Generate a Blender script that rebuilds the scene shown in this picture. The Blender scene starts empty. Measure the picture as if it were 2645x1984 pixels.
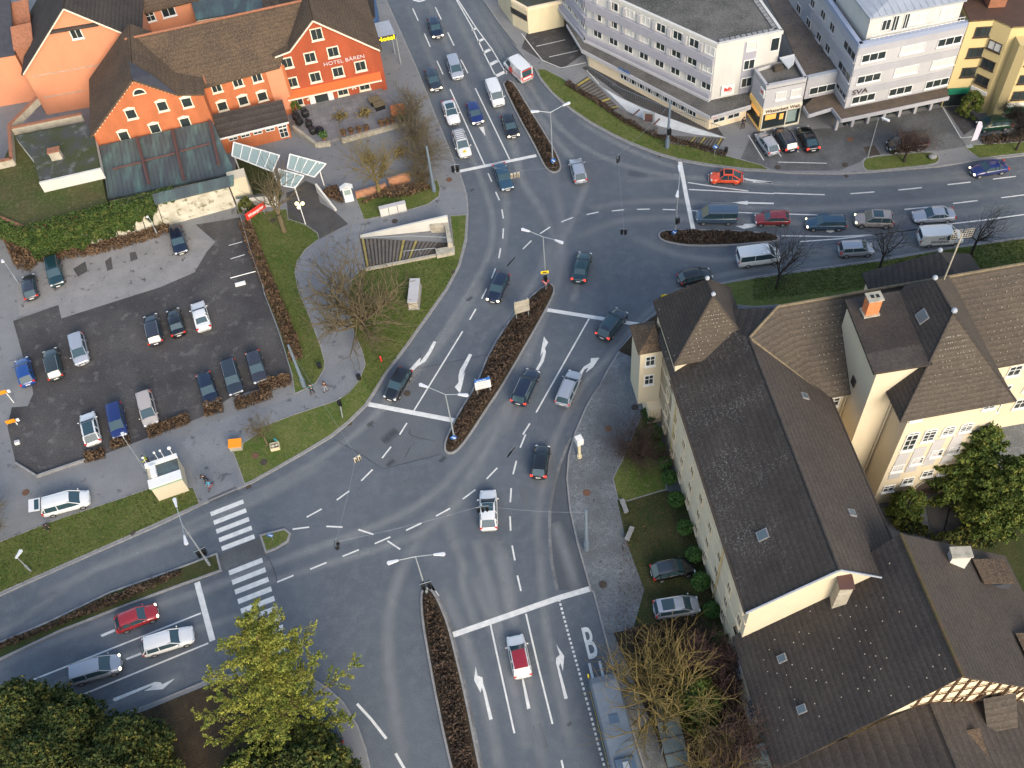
import bpy, bmesh, math, random
import numpy as np
from mathutils import Vector, Matrix
R = math.radians
random.seed(7); rng = np.random.default_rng(7)
SC = bpy.context.scene; COL = SC.collection
# ------------------------------------------------------------------ camera
FPX, PITCH, ROLL, CAMZ = 2697.0, R(54.2), R(-6.5), 91.0
cf = np.array([0, math.cos(PITCH), -math.sin(PITCH)]); _r = np.array([1., 0, 0]); _u = np.cross(_r, cf)
cr = math.cos(ROLL)*_r+math.sin(ROLL)*_u; cu = -math.sin(ROLL)*_r+math.cos(ROLL)*_u
CC = np.array([0, 0, CAMZ]); KT = 700/2212.
cam = bpy.data.cameras.new("camera"); cam.sensor_width = 36; cam.lens = FPX/2645*36; cam.clip_end = 3000; cam.clip_start = 1
co = bpy.data.objects.new("camera", cam); COL.objects.link(co)
co.matrix_world = Matrix(((cr[0], cu[0], -cf[0], 0), (cr[1], cu[1], -cf[1], 0), (cr[2], cu[2], -cf[2], CAMZ), (0, 0, 0, 1)))
SC.camera = co
# ------------------------------------------------------------------ light
SUN_EL, SUN_AZ = 30, 160     # azimuth clockwise from +Y (north): the sun stands to the south-east
w = bpy.data.worlds.new("World"); SC.world = w; w.use_nodes = True
nt = w.node_tree; bg = nt.nodes["Background"]
sky = nt.nodes.new("ShaderNodeTexSky"); sky.sky_type = 'NISHITA'; sky.sun_disc = False
sky.sun_elevation = R(SUN_EL); sky.sun_rotation = R(SUN_AZ); sky.air_density = 1.3; sky.dust_density = 3.0
nt.links.new(sky.outputs[0], bg.inputs[0]); bg.inputs[1].default_value = 0.125
sl = bpy.data.lights.new("sun", 'SUN'); sl.energy = 1.15; sl.angle = R(32); sl.color = (1.0, 0.89, 0.73)
so = bpy.data.objects.new("sun", sl); COL.objects.link(so)
sd = Vector((math.sin(R(SUN_AZ))*math.cos(R(SUN_EL)), math.cos(R(SUN_AZ))*math.cos(R(SUN_EL)), math.sin(R(SUN_EL))))
so.rotation_euler = sd.to_track_quat('Z', 'Y').to_euler()
vs = SC.view_settings; SC.display_settings.display_device = 'sRGB'
vs.view_transform = 'Standard'; vs.look = 'None'; vs.gamma = 1; vs.use_curve_mapping = False; vs.exposure = 1.2
SC.cycles.max_bounces = 6; SC.cycles.transparent_max_bounces = 8
# ------------------------------------------------------------------ photo sheet -> place
OFF = dict(A=(0, 0), B=(650, 0), C=(1300, 0), D=(1945, 0), E=(0, 500), F=(650, 500), G=(1300, 500), H=(1945, 500),
           I=(0, 1000), J=(650, 1000), K=(1300, 1000), L=(1945, 1000), M=(0, 1459), N=(650, 1459), O=(1300, 1459), Q=(1945, 1459))
def px(t, x, y):
    if t == 'S': return x, y
    o = OFF[t]; return o[0]+x*KT, o[1]+y*KT
def ray(t, x, y):
    a, b = px(t, x, y); return cf*FPX+cr*(a-1322.5)-cu*(b-992.)
def g(t, x, y, z=0.):
    d = ray(t, x, y); return CC+d*((z-CAMZ)/d[2])
def gv(t, x, y, z=0.): return Vector(g(t, x, y, z))
def proj(p):
    d = np.array(p, float)-CC; q = d@cf; return np.array((1322.5+FPX*(d@cr)/q, 992-FPX*(d@cu)/q))
def hgt(base, top):           # height of a thing whose foot and top are seen
    b = g(*base); T = np.array(px(*top))
    return min(np.arange(.5, 40, .1), key=lambda z: np.hypot(*(proj((b[0], b[1], z))-T)))
def P(t, *xy, z=0.):          # flat list of sheet coordinates -> ground points (2D)
    out = []; i = 0; xy = list(xy)
    while i < len(xy):
        if isinstance(xy[i], str): t = xy[i]; i += 1; continue
        p = g(t, xy[i], xy[i+1], z); out.append((float(p[0]), float(p[1]))); i += 2
    return out
# ------------------------------------------------------------------ tags and meshes
def tag(o, label=None, cat=None, group=None, kind=None):
    if label: o['label'] = label
    if cat: o['category'] = cat
    if group: o['group'] = group
    if kind: o['kind'] = kind
    return o
def thing(name, label, cat, loc=(0, 0, 0), rz=0., group=None):
    o = bpy.data.objects.new(name, None); COL.objects.link(o); o.empty_display_size = .2
    o.location = loc; o.rotation_euler = (0, 0, rz)
    return tag(o, label, cat, group)
class MB:
    def __init__(s): s.v = []; s.f = []; s.m = []; s.mi = 0
    def add(s, vs, fs, mi=None):
        n = len(s.v); s.v += [tuple(map(float, v)) for v in vs]; s.f += [tuple(i+n for i in f) for f in fs]
        s.m += [s.mi if mi is None else mi]*len(fs); return s
    def box(s, c, d, rz=0., mi=None):
        x, y, z = d[0]/2, d[1]/2, d[2]/2; ca, sa = math.cos(rz), math.sin(rz); vs = []
        for k in (-z, z):
            for a, b in ((-x, -y), (x, -y), (x, y), (-x, y)): vs.append((c[0]+a*ca-b*sa, c[1]+a*sa+b*ca, c[2]+k))
        return s.add(vs, [(3, 2, 1, 0), (4, 5, 6, 7), (0, 1, 5, 4), (1, 2, 6, 5), (2, 3, 7, 6), (3, 0, 4, 7)], mi)
    def obox(s, o, ex, ey, ez, mi=None):      # box spanned by three edge vectors from corner o
        o, ex, ey, ez = [np.array(q, float) for q in (o, ex, ey, ez)]
        vs = [o, o+ex, o+ex+ey, o+ey]; vs = vs+[q+ez for q in vs]
        return s.add(vs, [(3, 2, 1, 0), (4, 5, 6, 7), (0, 1, 5, 4), (1, 2, 6, 5), (2, 3, 7, 6), (3, 0, 4, 7)], mi)
    def poly(s, pts, mi=None): return s.add(pts, [tuple(range(len(pts)))], mi)
    def slab(s, pts, t, mi=None, d=(0, 0, -1)):   # polygon with thickness t along d
        pts = [np.array(p, float) for p in pts]; n = len(pts); q = [p+np.array(d)*t for p in pts]
        fs = [tuple(range(n)), tuple(range(2*n-1, n-1, -1))]+[(i, i+n, (i+1) % n+n, (i+1) % n) for i in range(n)]
        return s.add(pts+q, fs, mi)
    def prism(s, poly, z0, z1, mi=None): return s.slab([(a, b, z1) for a, b in poly], z1-z0, mi)
    def tube(s, p0, p1, r0, r1=None, n=8, cap=True, mi=None):
        r1 = r0 if r1 is None else r1; p0 = Vector(p0); p1 = Vector(p1); d = (p1-p0)
        if d.length < 1e-6: return s
        q = d.to_track_quat('Z', 'Y'); vs = []
        for p, r in ((p0, r0), (p1, r1)):
            for i in range(n):
                a = 2*math.pi*i/n; vs.append(p+q @ Vector((math.cos(a)*r, math.sin(a)*r, 0)))
        fs = [(i, (i+1) % n, (i+1) % n+n, i+n) for i in range(n)]
        if cap: fs += [tuple(range(n-1, -1, -1)), tuple(range(n, 2*n))]
        return s.add(vs, fs, mi)
    def path(s, pts, r, n=6, mi=None):
        for a, b in zip(pts, pts[1:]): s.tube(a, b, r, n=n, mi=mi)
        return s
    def ball(s, c, r, seg=10, rings=6, sz=1., mi=None, rx=1., ry=1.):
        vs = [(c[0], c[1], c[2]+r*sz)]
        for j in range(1, rings):
            t = math.pi*j/rings
            for i in range(seg):
                a = 2*math.pi*i/seg; vs.append((c[0]+r*rx*math.sin(t)*math.cos(a), c[1]+r*ry*math.sin(t)*math.sin(a), c[2]+r*sz*math.cos(t)))
        vs.append((c[0], c[1], c[2]-r*sz)); fs = [(0, 1+i, 1+(i+1) % seg) for i in range(seg)]
        for j in range(rings-2):
            for i in range(seg): fs.append((1+j*seg+i, 1+(j+1)*seg+i, 1+(j+1)*seg+(i+1) % seg, 1+j*seg+(i+1) % seg))
        l = len(vs)-1; b = 1+(rings-2)*seg; fs += [(l, b+(i+1) % seg, b+i) for i in range(seg)]
        return s.add(vs, fs, mi)
    def build(s, name, mats, parent=None, world=False, smooth=False, bevel=0, label=None):
        me = bpy.data.meshes.new(name); off = Vector(parent.location) if (world and parent) else Vector((0, 0, 0))
        me.from_pydata([tuple(Vector(v)-off) for v in s.v], [], s.f)
        if not isinstance(mats, (list, tuple)): mats = [mats]
        for m in mats: me.materials.append(m)
        if len(mats) > 1: me.polygons.foreach_set('material_index', s.m)
        bm = bmesh.new(); bm.from_mesh(me)
        bmesh.ops.recalc_face_normals(bm, faces=bm.faces)
        big = [f for f in bm.faces if len(f.verts) > 4]
        if big: bmesh.ops.triangulate(bm, faces=big)
        bm.to_mesh(me); bm.free()
        if smooth: me.polygons.foreach_set('use_smooth', [True]*len(me.polygons))
        o = bpy.data.objects.new(name, me); COL.objects.link(o)
        if parent: o.parent = parent
        if label: o['label'] = label
        if bevel:
            b = o.modifiers.new('bevel', 'BEVEL'); b.width = bevel; b.segments = 2; b.limit_method = 'ANGLE'; b.angle_limit = R(40)
        return o
def npmesh(name, v, f, mat, parent=None, smooth=False):   # arrays of verts and equal-sized faces
    me = bpy.data.meshes.new(name); k = f.shape[1]
    me.vertices.add(len(v)); me.vertices.foreach_set('co', v.astype(np.float32).ravel())
    me.loops.add(f.size); me.loops.foreach_set('vertex_index', f.astype(np.int32).ravel())
    me.polygons.add(len(f)); me.polygons.foreach_set('loop_start', np.arange(0, f.size, k, dtype=np.int32))
    me.polygons.foreach_set('loop_total', np.full(len(f), k, np.int32)); me.update(); me.validate()
    me.materials.append(mat)
    if smooth: me.polygons.foreach_set('use_smooth', [True]*len(me.polygons))
    o = bpy.data.objects.new(name, me); COL.objects.link(o)
    if parent: o.parent = parent
    return o
# ------------------------------------------------------------------ materials
def new(name):
    m = bpy.data.materials.new(name); m.use_nodes = True; n = m.node_tree
    return m, n, n.nodes["Principled BSDF"]
def mix(n, f, a, b, blend='MIX'):
    x = n.nodes.new("ShaderNodeMix"); x.data_type = 'RGBA'; x.blend_type = blend
    for i, q in ((0, f), (6, a), (7, b)):
        if hasattr(q, 'links'): n.links.new(q, x.inputs[i])
        elif i == 0: x.inputs[0].default_value = q
        else: x.inputs[i].default_value = (*q, 1)
    return x.outputs[2]
def noise(n, vec, scale, detail=4, rough=.6):
    x = n.nodes.new("ShaderNodeTexNoise"); x.inputs['Scale'].default_value = scale
    x.inputs['Detail'].default_value = detail; x.inputs['Roughness'].default_value = rough
    n.links.new(vec, x.inputs['Vector']); return x.outputs[0]
def ramp(n, f, a, b):
    x = n.nodes.new("ShaderNodeMapRange"); x.inputs[1].default_value = a; x.inputs[2].default_value = b
    n.links.new(f, x.inputs[0]); return x.outputs[0]
def coords(n): return n.nodes.new("ShaderNodeTexCoord").outputs['Object']
def M2(name, c1, c2=None, scale=.6, c3=None, s3=9., lo3=.55, hi3=.75, rough=.9, grain=.25, gs=14., bump=.0, spec=.3, stretch=None):
    """two-tone noise surface with a third colour in patches and fine grain"""
    m, n, b = new(name); v = coords(n); c2 = c2 or tuple(q*.7 for q in c1)
    if stretch:
        mp = n.nodes.new("ShaderNodeMapping"); mp.inputs['Scale'].default_value = stretch; n.links.new(v, mp.inputs[0]); v = mp.outputs[0]
    col = mix(n, ramp(n, noise(n, v, scale), .35, .65), c1, c2)
    if c3: col = mix(n, ramp(n, noise(n, v, s3, 3), lo3, hi3), col, c3)
    if grain:
        g1 = ramp(n, noise(n, v, gs, 2, .7), .25, .75)
        gc = n.nodes.new("ShaderNodeMapRange"); gc.inputs[3].default_value = 1-grain; gc.inputs[4].default_value = 1+grain; n.links.new(g1, gc.inputs[0])
        vm = n.nodes.new("ShaderNodeVectorMath"); vm.operation = 'SCALE'; n.links.new(col, vm.inputs[0]); n.links.new(gc.outputs[0], vm.inputs['Scale']); col = vm.outputs[0]
    n.links.new(col, b.inputs['Base Color']); b.inputs['Roughness'].default_value = rough; b.inputs['Specular IOR Level'].default_value = spec
    if bump:
        bp = n.nodes.new("ShaderNodeBump"); bp.inputs['Strength'].default_value = bump; bp.inputs['Distance'].default_value = .05
        n.links.new(noise(n, v, gs, 3), bp.inputs['Height']); n.links.new(bp.outputs[0], b.inputs['Normal'])
    return m
def flat(name, c, rough=.6, metal=0., spec=.5, coat=0., emit=None, es=1.):
    m, n, b = new(name); b.inputs['Base Color'].default_value = (*c, 1); b.inputs['Roughness'].default_value = rough
    b.inputs['Metallic'].default_value = metal; b.inputs['Specular IOR Level'].default_value = spec; b.inputs['Coat Weight'].default_value = coat
    b.inputs['Coat Roughness'].default_value = .08
    v = coords(n); c2 = mix(n, noise(n, v, 3.), c, tuple(q*.86 for q in c)); n.links.new(c2, b.inputs['Base Color'])
    if emit: b.inputs['Emission Color'].default_value = (*emit, 1); b.inputs['Emission Strength'].default_value = es
    return m
def roofmat(name, c1, c2, c3, sc3=5., lo=.55, hi=.7, row=.33, rowamt=.35, cluster=False):
    """tiled roof: rows follow the height up the slope, weathering in patches"""
    m, n, b = new(name); v = coords(n)
    col = mix(n, ramp(n, noise(n, v, .35, 5), .35, .65), c1, c2)
    fc = ramp(n, noise(n, v, sc3, 4, .75), lo, hi)
    if cluster:
        mm = n.nodes.new('ShaderNodeMath'); mm.operation = 'MULTIPLY'; n.links.new(fc, mm.inputs[0]); n.links.new(ramp(n, noise(n, v, .16, 4, .65), .44, .66), mm.inputs[1]); fc = mm.outputs[0]
    col = mix(n, fc, col, c3)
    wv = n.nodes.new("ShaderNodeTexWave"); wv.bands_direction = 'Z'; wv.wave_profile = 'SAW'; wv.inputs['Scale'].default_value = .314/row/1.0; wv.inputs['Distortion'].default_value = .25
    wv.inputs['Detail'].default_value = 1.; wv.inputs['Detail Scale'].default_value = 4
    n.links.new(v, wv.inputs[0]); sx = ramp(n, wv.outputs['Fac'], 0, 1)
    br = n.nodes.new("ShaderNodeTexVoronoi"); br.inputs['Scale'].default_value = 7.; n.links.new(v, br.inputs['Vector'])
    s1 = n.nodes.new("ShaderNodeMapRange"); s1.inputs[3].default_value = 1-rowamt; s1.inputs[4].default_value = 1.1; n.links.new(sx, s1.inputs[0])
    vm = n.nodes.new("ShaderNodeVectorMath"); vm.operation = 'SCALE'; n.links.new(col, vm.inputs[0]); n.links.new(s1.outputs[0], vm.inputs['Scale'])
    sep = n.nodes.new("ShaderNodeSeparateColor"); n.links.new(br.outputs['Color'], sep.inputs[0])
    s2 = n.nodes.new("ShaderNodeMapRange"); s2.inputs[3].default_value = .82; s2.inputs[4].default_value = 1.18; n.links.new(sep.outputs[0], s2.inputs[0])
    v2 = n.nodes.new("ShaderNodeVectorMath"); v2.operation = 'SCALE'; n.links.new(vm.outputs[0], v2.inputs[0]); n.links.new(s2.outputs[0], v2.inputs['Scale'])
    n.links.new(v2.outputs[0], b.inputs['Base Color']); b.inputs['Roughness'].default_value = .85; b.inputs['Specular IOR Level'].default_value = .25
    bp = n.nodes.new("ShaderNodeBump"); bp.inputs['Strength'].default_value = .5; bp.inputs['Distance'].default_value = .04
    n.links.new(wv.outputs['Fac'], bp.inputs['Height']); n.links.new(bp.outputs[0], b.inputs['Normal'])
    return m
def cobble(name, c1, c2, scale=6.):
    m, n, b = new(name); v = coords(n)
    vo = n.nodes.new("ShaderNodeTexVoronoi"); vo.inputs['Scale'].default_value = scale; vo.feature = 'DISTANCE_TO_EDGE'; n.links.new(v, vo.inputs['Vector'])
    vc = n.nodes.new("ShaderNodeTexVoronoi"); vc.inputs['Scale'].default_value = scale; n.links.new(v, vc.inputs['Vector'])
    sep = n.nodes.new("ShaderNodeSeparateColor"); n.links.new(vc.outputs['Color'], sep.inputs[0])
    col = mix(n, sep.outputs[0], c1, c2); big = ramp(n, noise(n, v, .25, 4), .4, .62)
    col = mix(n, big, col, tuple(q*.55 for q in c2))
    col = mix(n, ramp(n, vo.outputs[0], 0., .06), tuple(q*.35 for q in c1), col)
    n.links.new(col, b.inputs['Base Color']); b.inputs['Roughness'].default_value = .75
    bp = n.nodes.new("ShaderNodeBump"); bp.inputs['Strength'].default_value = .4; bp.inputs['Distance'].default_value = .02
    n.links.new(vo.outputs[0], bp.inputs['Height']); n.links.new(bp.outputs[0], b.inputs['Normal']); return m
def slabs(name, c1, c2, sx=1.2, sy=1.2, rot=0., mort=.02):
    m, n, b = new(name); v = coords(n); mp = n.nodes.new("ShaderNodeMapping"); mp.inputs['Rotation'].default_value = (0, 0, rot); n.links.new(v, mp.inputs[0])
    br = n.nodes.new("ShaderNodeTexBrick"); br.inputs['Scale'].default_value = 1; br.inputs['Brick Width'].default_value = sx; br.inputs['Row Height'].default_value = sy
    br.inputs['Mortar Size'].default_value = mort; br.offset = 0.; br.inputs['Color1'].default_value = (*c1, 1); br.inputs['Color2'].default_value = (*c2, 1)
    br.inputs['Mortar'].default_value = tuple(q*.4 for q in c1)+(1,); n.links.new(mp.outputs[0], br.inputs['Vector'])
    col = mix(n, ramp(n, noise(n, v, .6), .35, .7), br.outputs[0], tuple(q*.7 for q in c2)); n.links.new(col, b.inputs['Base Color']); b.inputs['Roughness'].default_value = .85
    return m
def wallmat(name, c, dirt=.82, grain=.05, sc=.5):
    return M2(name, c, tuple(q*dirt for q in c), scale=sc, grain=grain, gs=9, rough=.9, spec=.2, stretch=(1, 1, .35))
def road_mat():
    m, n, b = new('asphalt'); v = coords(n)
    col = mix(n, ramp(n, noise(n, v, .12, 6, .6), .35, .65), (.078, .091, .110), (.098, .113, .133))
    col = mix(n, ramp(n, noise(n, v, .9, 5, .7), .45, .8), col, (.122, .137, .154))
    gm = n.nodes.new("ShaderNodeMapRange"); gm.inputs[1].default_value = .3; gm.inputs[2].default_value = .7; gm.inputs[3].default_value = .72; gm.inputs[4].default_value = 1.28
    n.links.new(noise(n, v, 9, 3, .8), gm.inputs[0])
    vm = n.nodes.new("ShaderNodeVectorMath"); vm.operation = 'SCALE'; n.links.new(col, vm.inputs[0]); n.links.new(gm.outputs[0], vm.inputs['Scale'])
    n.links.new(vm.outputs[0], b.inputs['Base Color']); b.inputs['Roughness'].default_value = .7; b.inputs['Specular IOR Level'].default_value = .35
    bp = n.nodes.new("ShaderNodeBump"); bp.inputs['Strength'].default_value = .25; bp.inputs['Distance'].default_value = .02
    n.links.new(noise(n, v, 22, 3), bp.inputs['Height']); n.links.new(bp.outputs[0], b.inputs['Normal']); return m
def wear_mat(name, c, amt):
    """thin strip, strongest along its middle (UV x) and broken up by noise"""
    m, n, b = new(name); uv = n.nodes.new("ShaderNodeUVMap"); sp = n.nodes.new("ShaderNodeSeparateXYZ"); n.links.new(uv.outputs[0], sp.inputs[0])
    def mth(op, a, q):
        x = n.nodes.new("ShaderNodeMath"); x.operation = op
        for i, s in enumerate((a, q)):
            if hasattr(s, 'links'): n.links.new(s, x.inputs[i])
            elif s is not None: x.inputs[i].default_value = s
        return x.outputs[0]
    f = mth('SINE', mth('MULTIPLY', sp.outputs[0], math.pi), None); f = mth('POWER', f, 1.7)
    e = mth('POWER', mth('SINE', mth('MULTIPLY', sp.outputs[1], math.pi), None), .35)
    f = mth('MULTIPLY', mth('MULTIPLY', f, e), ramp(n, noise(n, coords(n), .9, 4, .6), -.35, .6)); f = mth('MULTIPLY', f, amt)
    b.inputs['Base Color'].default_value = (*c, 1); b.inputs['Roughness'].default_value = .8
    tr = n.nodes.new("ShaderNodeBsdfTransparent"); ms = n.nodes.new("ShaderNodeMixShader")
    n.links.new(f, ms.inputs[0]); n.links.new(tr.outputs[0], ms.inputs[1]); n.links.new(b.outputs[0], ms.inputs[2])
    n.links.new(ms.outputs[0], n.nodes["Material Output"].inputs[0]); return m
MAT = {}
def mk():
    m = MAT
    m['road'] = road_mat(); m['wear'] = wear_mat('worn_asphalt', (.25, .265, .28), .56); m['stain'] = wear_mat('tar_stain', (.035, .038, .044), .5)
    m['white_paint'] = M2('road_paint', (.66, .66, .64), (.52, .53, .53), scale=1.5, c3=(.3, .31, .33), s3=7, lo3=.62, hi3=.8, grain=.1)
    m['patch'] = M2('asphalt_repair', (.105, .117, .133), (.09, .10, .116), .5, grain=.25, gs=9); m['patch_dark'] = M2('dark_asphalt_repair', (.068, .077, .092), (.08, .09, .105), .6, grain=.25, gs=9); m['gutter'] = cobble('gutter_setts', (.21, .215, .22), (.15, .155, .16), 4.)
    m['pave'] = M2('grey_pavement', (.195, .20, .208), (.158, .165, .175), scale=.25, c3=(.09, .095, .105), s3=1.1, lo3=.62, hi3=.72, grain=.16, gs=10)
    m['path'] = M2('path_asphalt', (.19, .20, .215), (.145, .157, .175), scale=.3, c3=(.075, .08, .09), s3=.8, lo3=.6, hi3=.7, grain=.2, gs=10)
    m['lot'] = M2('old_dark_asphalt', (.042, .040, .043), (.075, .072, .072), scale=.16, c3=(.14, .138, .135), s3=.9, lo3=.56, hi3=.85, grain=.55, gs=8, bump=.3)
    m['lotlight'] = M2('light_gravel', (.235, .23, .23), (.19, .188, .19), scale=.4, c3=(.07, .07, .075), s3=1.2, lo3=.62, hi3=.7, grain=.2, gs=10)
    m['tarpath'] = M2('dark_tar_path', (.075, .072, .07), (.058, .056, .056), scale=.6, grain=.2)
    m['grass'] = M2('winter_grass', (.055, .090, .014), (.095, .112, .028), scale=.28, c3=(.135, .125, .050), s3=2.6, lo3=.5, hi3=.75, grain=.5, gs=9, bump=.6)
    m['grassdark'] = M2('dark_grass', (.028, .042, .010), (.050, .050, .018), scale=.4, c3=(.055, .05, .02), s3=2.6, lo3=.55, hi3=.8, grain=.5, gs=9, bump=.6)  # darker, browner grass tone for the yards and west island
    m['soil'] = M2('leafy_soil', (.030, .022, .014), (.045, .034, .020), scale=.7, c3=(.07, .05, .022), s3=3., lo3=.55, hi3=.75, grain=.5, gs=8, bump=.7)
    m['kerb'] = M2('granite_kerb', (.26, .26, .265), (.2, .2, .205), scale=2., grain=.25, gs=8)
    m['cobble'] = cobble('granite_setts', (.12, .13, .14), (.18, .195, .21), 4.)
    m['cobble_s'] = cobble('small_setts', (.10, .105, .11), (.14, .145, .15), 6.)
    m['slabs'] = slabs('terrace_slabs', (.22, .22, .23), (.17, .17, .18), .9, .9, R(-9))
    m['iron'] = M2('cast_iron', (.05, .042, .036), (.07, .055, .045), scale=4, grain=.3)
    m['rust'] = M2('rusty_iron', (.16, .085, .055), (.11, .06, .04), scale=4, grain=.3)
    m['roof_brown'] = roofmat('old_brown_tiles', (.080, .058, .040), (.052, .040, .031), (.185, .125, .08), 9., .50, .66, rowamt=.15)
    m['roof_dark'] = roofmat('dark_tiles', (.060, .051, .046), (.044, .038, .036), (.10, .085, .072), 6., .6, .75, rowamt=.3)  # also the school's one roofing, toned dark for slopes turned from the sun
    m['roof_mid'] = roofmat('half_lit_tiles', (.066, .056, .050), (.054, .046, .042), (.085, .072, .06), 4., .6, .8, rowamt=.22)  # same school roofing, toned down for the less sunny east slopes
    m['roof_slate'] = M2('slate', (.05, .055, .07), (.04, .043, .055), scale=1.5, grain=.2)
    m['roof_church'] = roofmat('sunlit_roof_tiles', (.080, .067, .054), (.062, .053, .045), (.110, .09, .07), 4., .55, .75, rowamt=.25)  # same school roofing, lightened for slopes that face the sun
    m['roof_lichen'] = roofmat('lichened_roof_tiles', (.058, .049, .043), (.043, .037, .034), (.23, .22, .21), 6.5, .53, .63, rowamt=.2, cluster=True)  # real lichen over the school roofing's tone for the shaded west slope
    m['copper'] = M2('patinated_copper', (.055, .065, .075), (.075, .10, .10), scale=.3, c3=(.10, .17, .155), s3=.5, lo3=.5, hi3=.72, grain=.12, gs=5, rough=.55, stretch=(1.6, .35, 1))
    m['copper_b'] = flat('brown_copper', (.10, .05, .045), .6)
    m['gravel_roof'] = M2('gravel_roof', (.12, .115, .11), (.045, .047, .042), scale=.22, c3=(.16, .155, .15), s3=5, lo3=.5, hi3=.7, grain=.4, gs=8)
    m['moss_roof'] = M2('mossy_roof', (.055, .06, .06), (.045, .055, .018), scale=.4, c3=(.14, .145, .15), s3=.6, lo3=.55, hi3=.75, grain=.4, gs=7)
    m['zinc'] = M2('zinc_sheet', (.33, .36, .41), (.28, .31, .36), scale=.6, grain=.04, rough=.45)
    m['orange'] = wallmat('orange_render', (.45, .150, .068), .78, .12)
    m['red'] = wallmat('red_render', (.345, .082, .040), .80, .12)
    m['salmon'] = wallmat('salmon_render', (.58, .25, .145), .92, .05)
    m['cream'] = wallmat('cream_render', (.57, .505, .38), .93, .05)
    m['creamw'] = wallmat('pale_render', (.76, .64, .46), .9, .05)  # on the school, render lifted and warmed to offset west-side shade
    m['white'] = wallmat('white_render', (.54, .535, .51), .9, .04)
    m['lavender'] = wallmat('lavender_panel', (.33, .33, .38), .92, .05)
    m['bluegrey'] = wallmat('blue_grey_panel', (.36, .365, .40), .92, .05)
    m['panel'] = wallmat('pale_panel', (.43, .43, .45), .92, .05)
    m['yellow'] = wallmat('yellow_render', (.56, .45, .23), .93, .05)
    m['beige'] = wallmat('beige_render', (.62, .55, .38), .88, .06)
    m['brick'] = M2('brick', (.30, .13, .08), (.22, .10, .06), scale=3, grain=.3)
    m['chim'] = M2('chimney_brick', (.62, .20, .08), (.5, .16, .07), scale=3, grain=.2)
    m['stonew'] = M2('pale_stone', (.40, .37, .31), (.29, .27, .22), scale=1., c3=(.25, .23, .19), s3=2, grain=.15)
    m['trim'] = flat('window_trim', (.70, .66, .54), .6)
    m['trimw'] = flat('white_frame', (.72, .73, .72), .5)
    m['trimd'] = flat('dark_frame', (.055, .042, .035), .5)
    m['glass'] = flat('window_glass', (.025, .035, .038), .08, spec=.8)
    m['blind'] = flat('window_blind', (.55, .55, .54), .7)
    m['glassb'] = flat('pale_glass', (.27, .35, .34), .15, spec=.6)
    m['skyglass'] = flat('skylight_glass', (.09, .12, .14), .25, spec=.6)
    m['tuft'] = M2('grass_blades', (.075, .095, .022), (.05, .075, .016), .5, c3=(.13, .12, .05), s3=2.2, lo3=.5, hi3=.7, grain=.4, gs=6)
    m['steel'] = flat('galvanised_steel', (.34, .38, .41), .45, .3)
    m['bluesteel'] = flat('blue_grey_mast', (.16, .21, .27), .5, .2)
    m['lampw'] = flat('lamp_housing', (.62, .64, .68), .35)
    m['black'] = flat('black_plastic', (.012, .013, .015), .5)
    m['rubber'] = flat('tyre_rubber', (.015, .015, .016), .85)
    m['rim'] = flat('alloy', (.38, .39, .41), .35, .6)
    m['carglass'] = flat('car_glass', (.030, .062, .078), .05, spec=.9)
    m['headlit'] = flat('lit_headlight', (.8, .75, .6), .2, emit=(1, .82, .5), es=2.2)
    m['head'] = flat('headlight', (.55, .58, .62), .12, spec=.9)
    m['tail'] = flat('tail_light', (.55, .03, .02), .25, coat=.6)
    m['taillit'] = flat('lit_tail_light', (.7, .04, .03), .25, emit=(1, .06, .03), es=.8)
    m['plate'] = flat('number_plate', (.70, .70, .70), .5)
    m['wood'] = M2('bark', (.15, .12, .07), (.10, .08, .05), scale=2, c3=(.14, .12, .04), s3=3, grain=.3)
    m['wood_y'] = M2('lichened_bark', (.20, .155, .055), (.13, .10, .04), scale=1.2, grain=.3)
    m['wood_d'] = M2('dark_bark', (.045, .038, .03), (.03, .026, .022), scale=2, grain=.3)
    m['wood_c'] = M2('conifer_bark', (.16, .10, .06), (.10, .065, .04), scale=2, grain=.3)
    def leaf(name, a, b2, c, sc=.9): return M2(name, a, b2, scale=sc, c3=c, s3=sc*3, lo3=.5, hi3=.72, grain=.4, gs=3.5, rough=.8)
    m['leafy'] = leaf('yellow_green_needles', (.21, .22, .035), (.10, .14, .025), (.33, .31, .06), .5)
    m['leafd'] = leaf('dark_green_needles', (.060, .080, .018), (.022, .042, .010), (.20, .17, .035), .55)
    m['leafm'] = leaf('mid_green_leaves', (.10, .135, .025), (.045, .08, .016), (.20, .20, .04), .5)
    m['ivy'] = leaf('ivy_leaves', (.05, .09, .018), (.022, .045, .010), (.11, .12, .03), .6)
    m['box'] = leaf('boxwood_leaves', (.06, .14, .03), (.035, .085, .02), (.10, .18, .045), 1.5)
    m['hedge'] = leaf('dry_beech_leaves', (.125, .078, .045), (.075, .048, .03), (.18, .115, .065), 1.2)
    m['hedged'] = leaf('dark_dry_hedge', (.075, .050, .036), (.042, .030, .022), (.12, .08, .05), 1.2)
    m['twig'] = leaf('purple_twigs', (.085, .05, .045), (.05, .035, .03), (.11, .07, .05), 1.2)
    m['orangep'] = flat('orange_plastic', (.80, .27, .01), .5)
    m['signblue'] = flat('sign_blue', (.02, .13, .45), .4)
    m['signwhite'] = flat('sign_white', (.75, .75, .73), .5)
    m['signred'] = flat('sign_red', (.62, .04, .03), .4)
    m['signyel'] = flat('sign_yellow', (.85, .62, .02), .4)
    m['amber'] = flat('lit_shop', (.55, .30, .08), .5, emit=(1, .45, .1), es=.3)
    m['globe'] = flat('lit_globe', (.9, .8, .5), .4, emit=(1, .82, .42), es=1.6)
    m['greenglass'] = flat('green_glass', (.02, .16, .10), .15)
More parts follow.
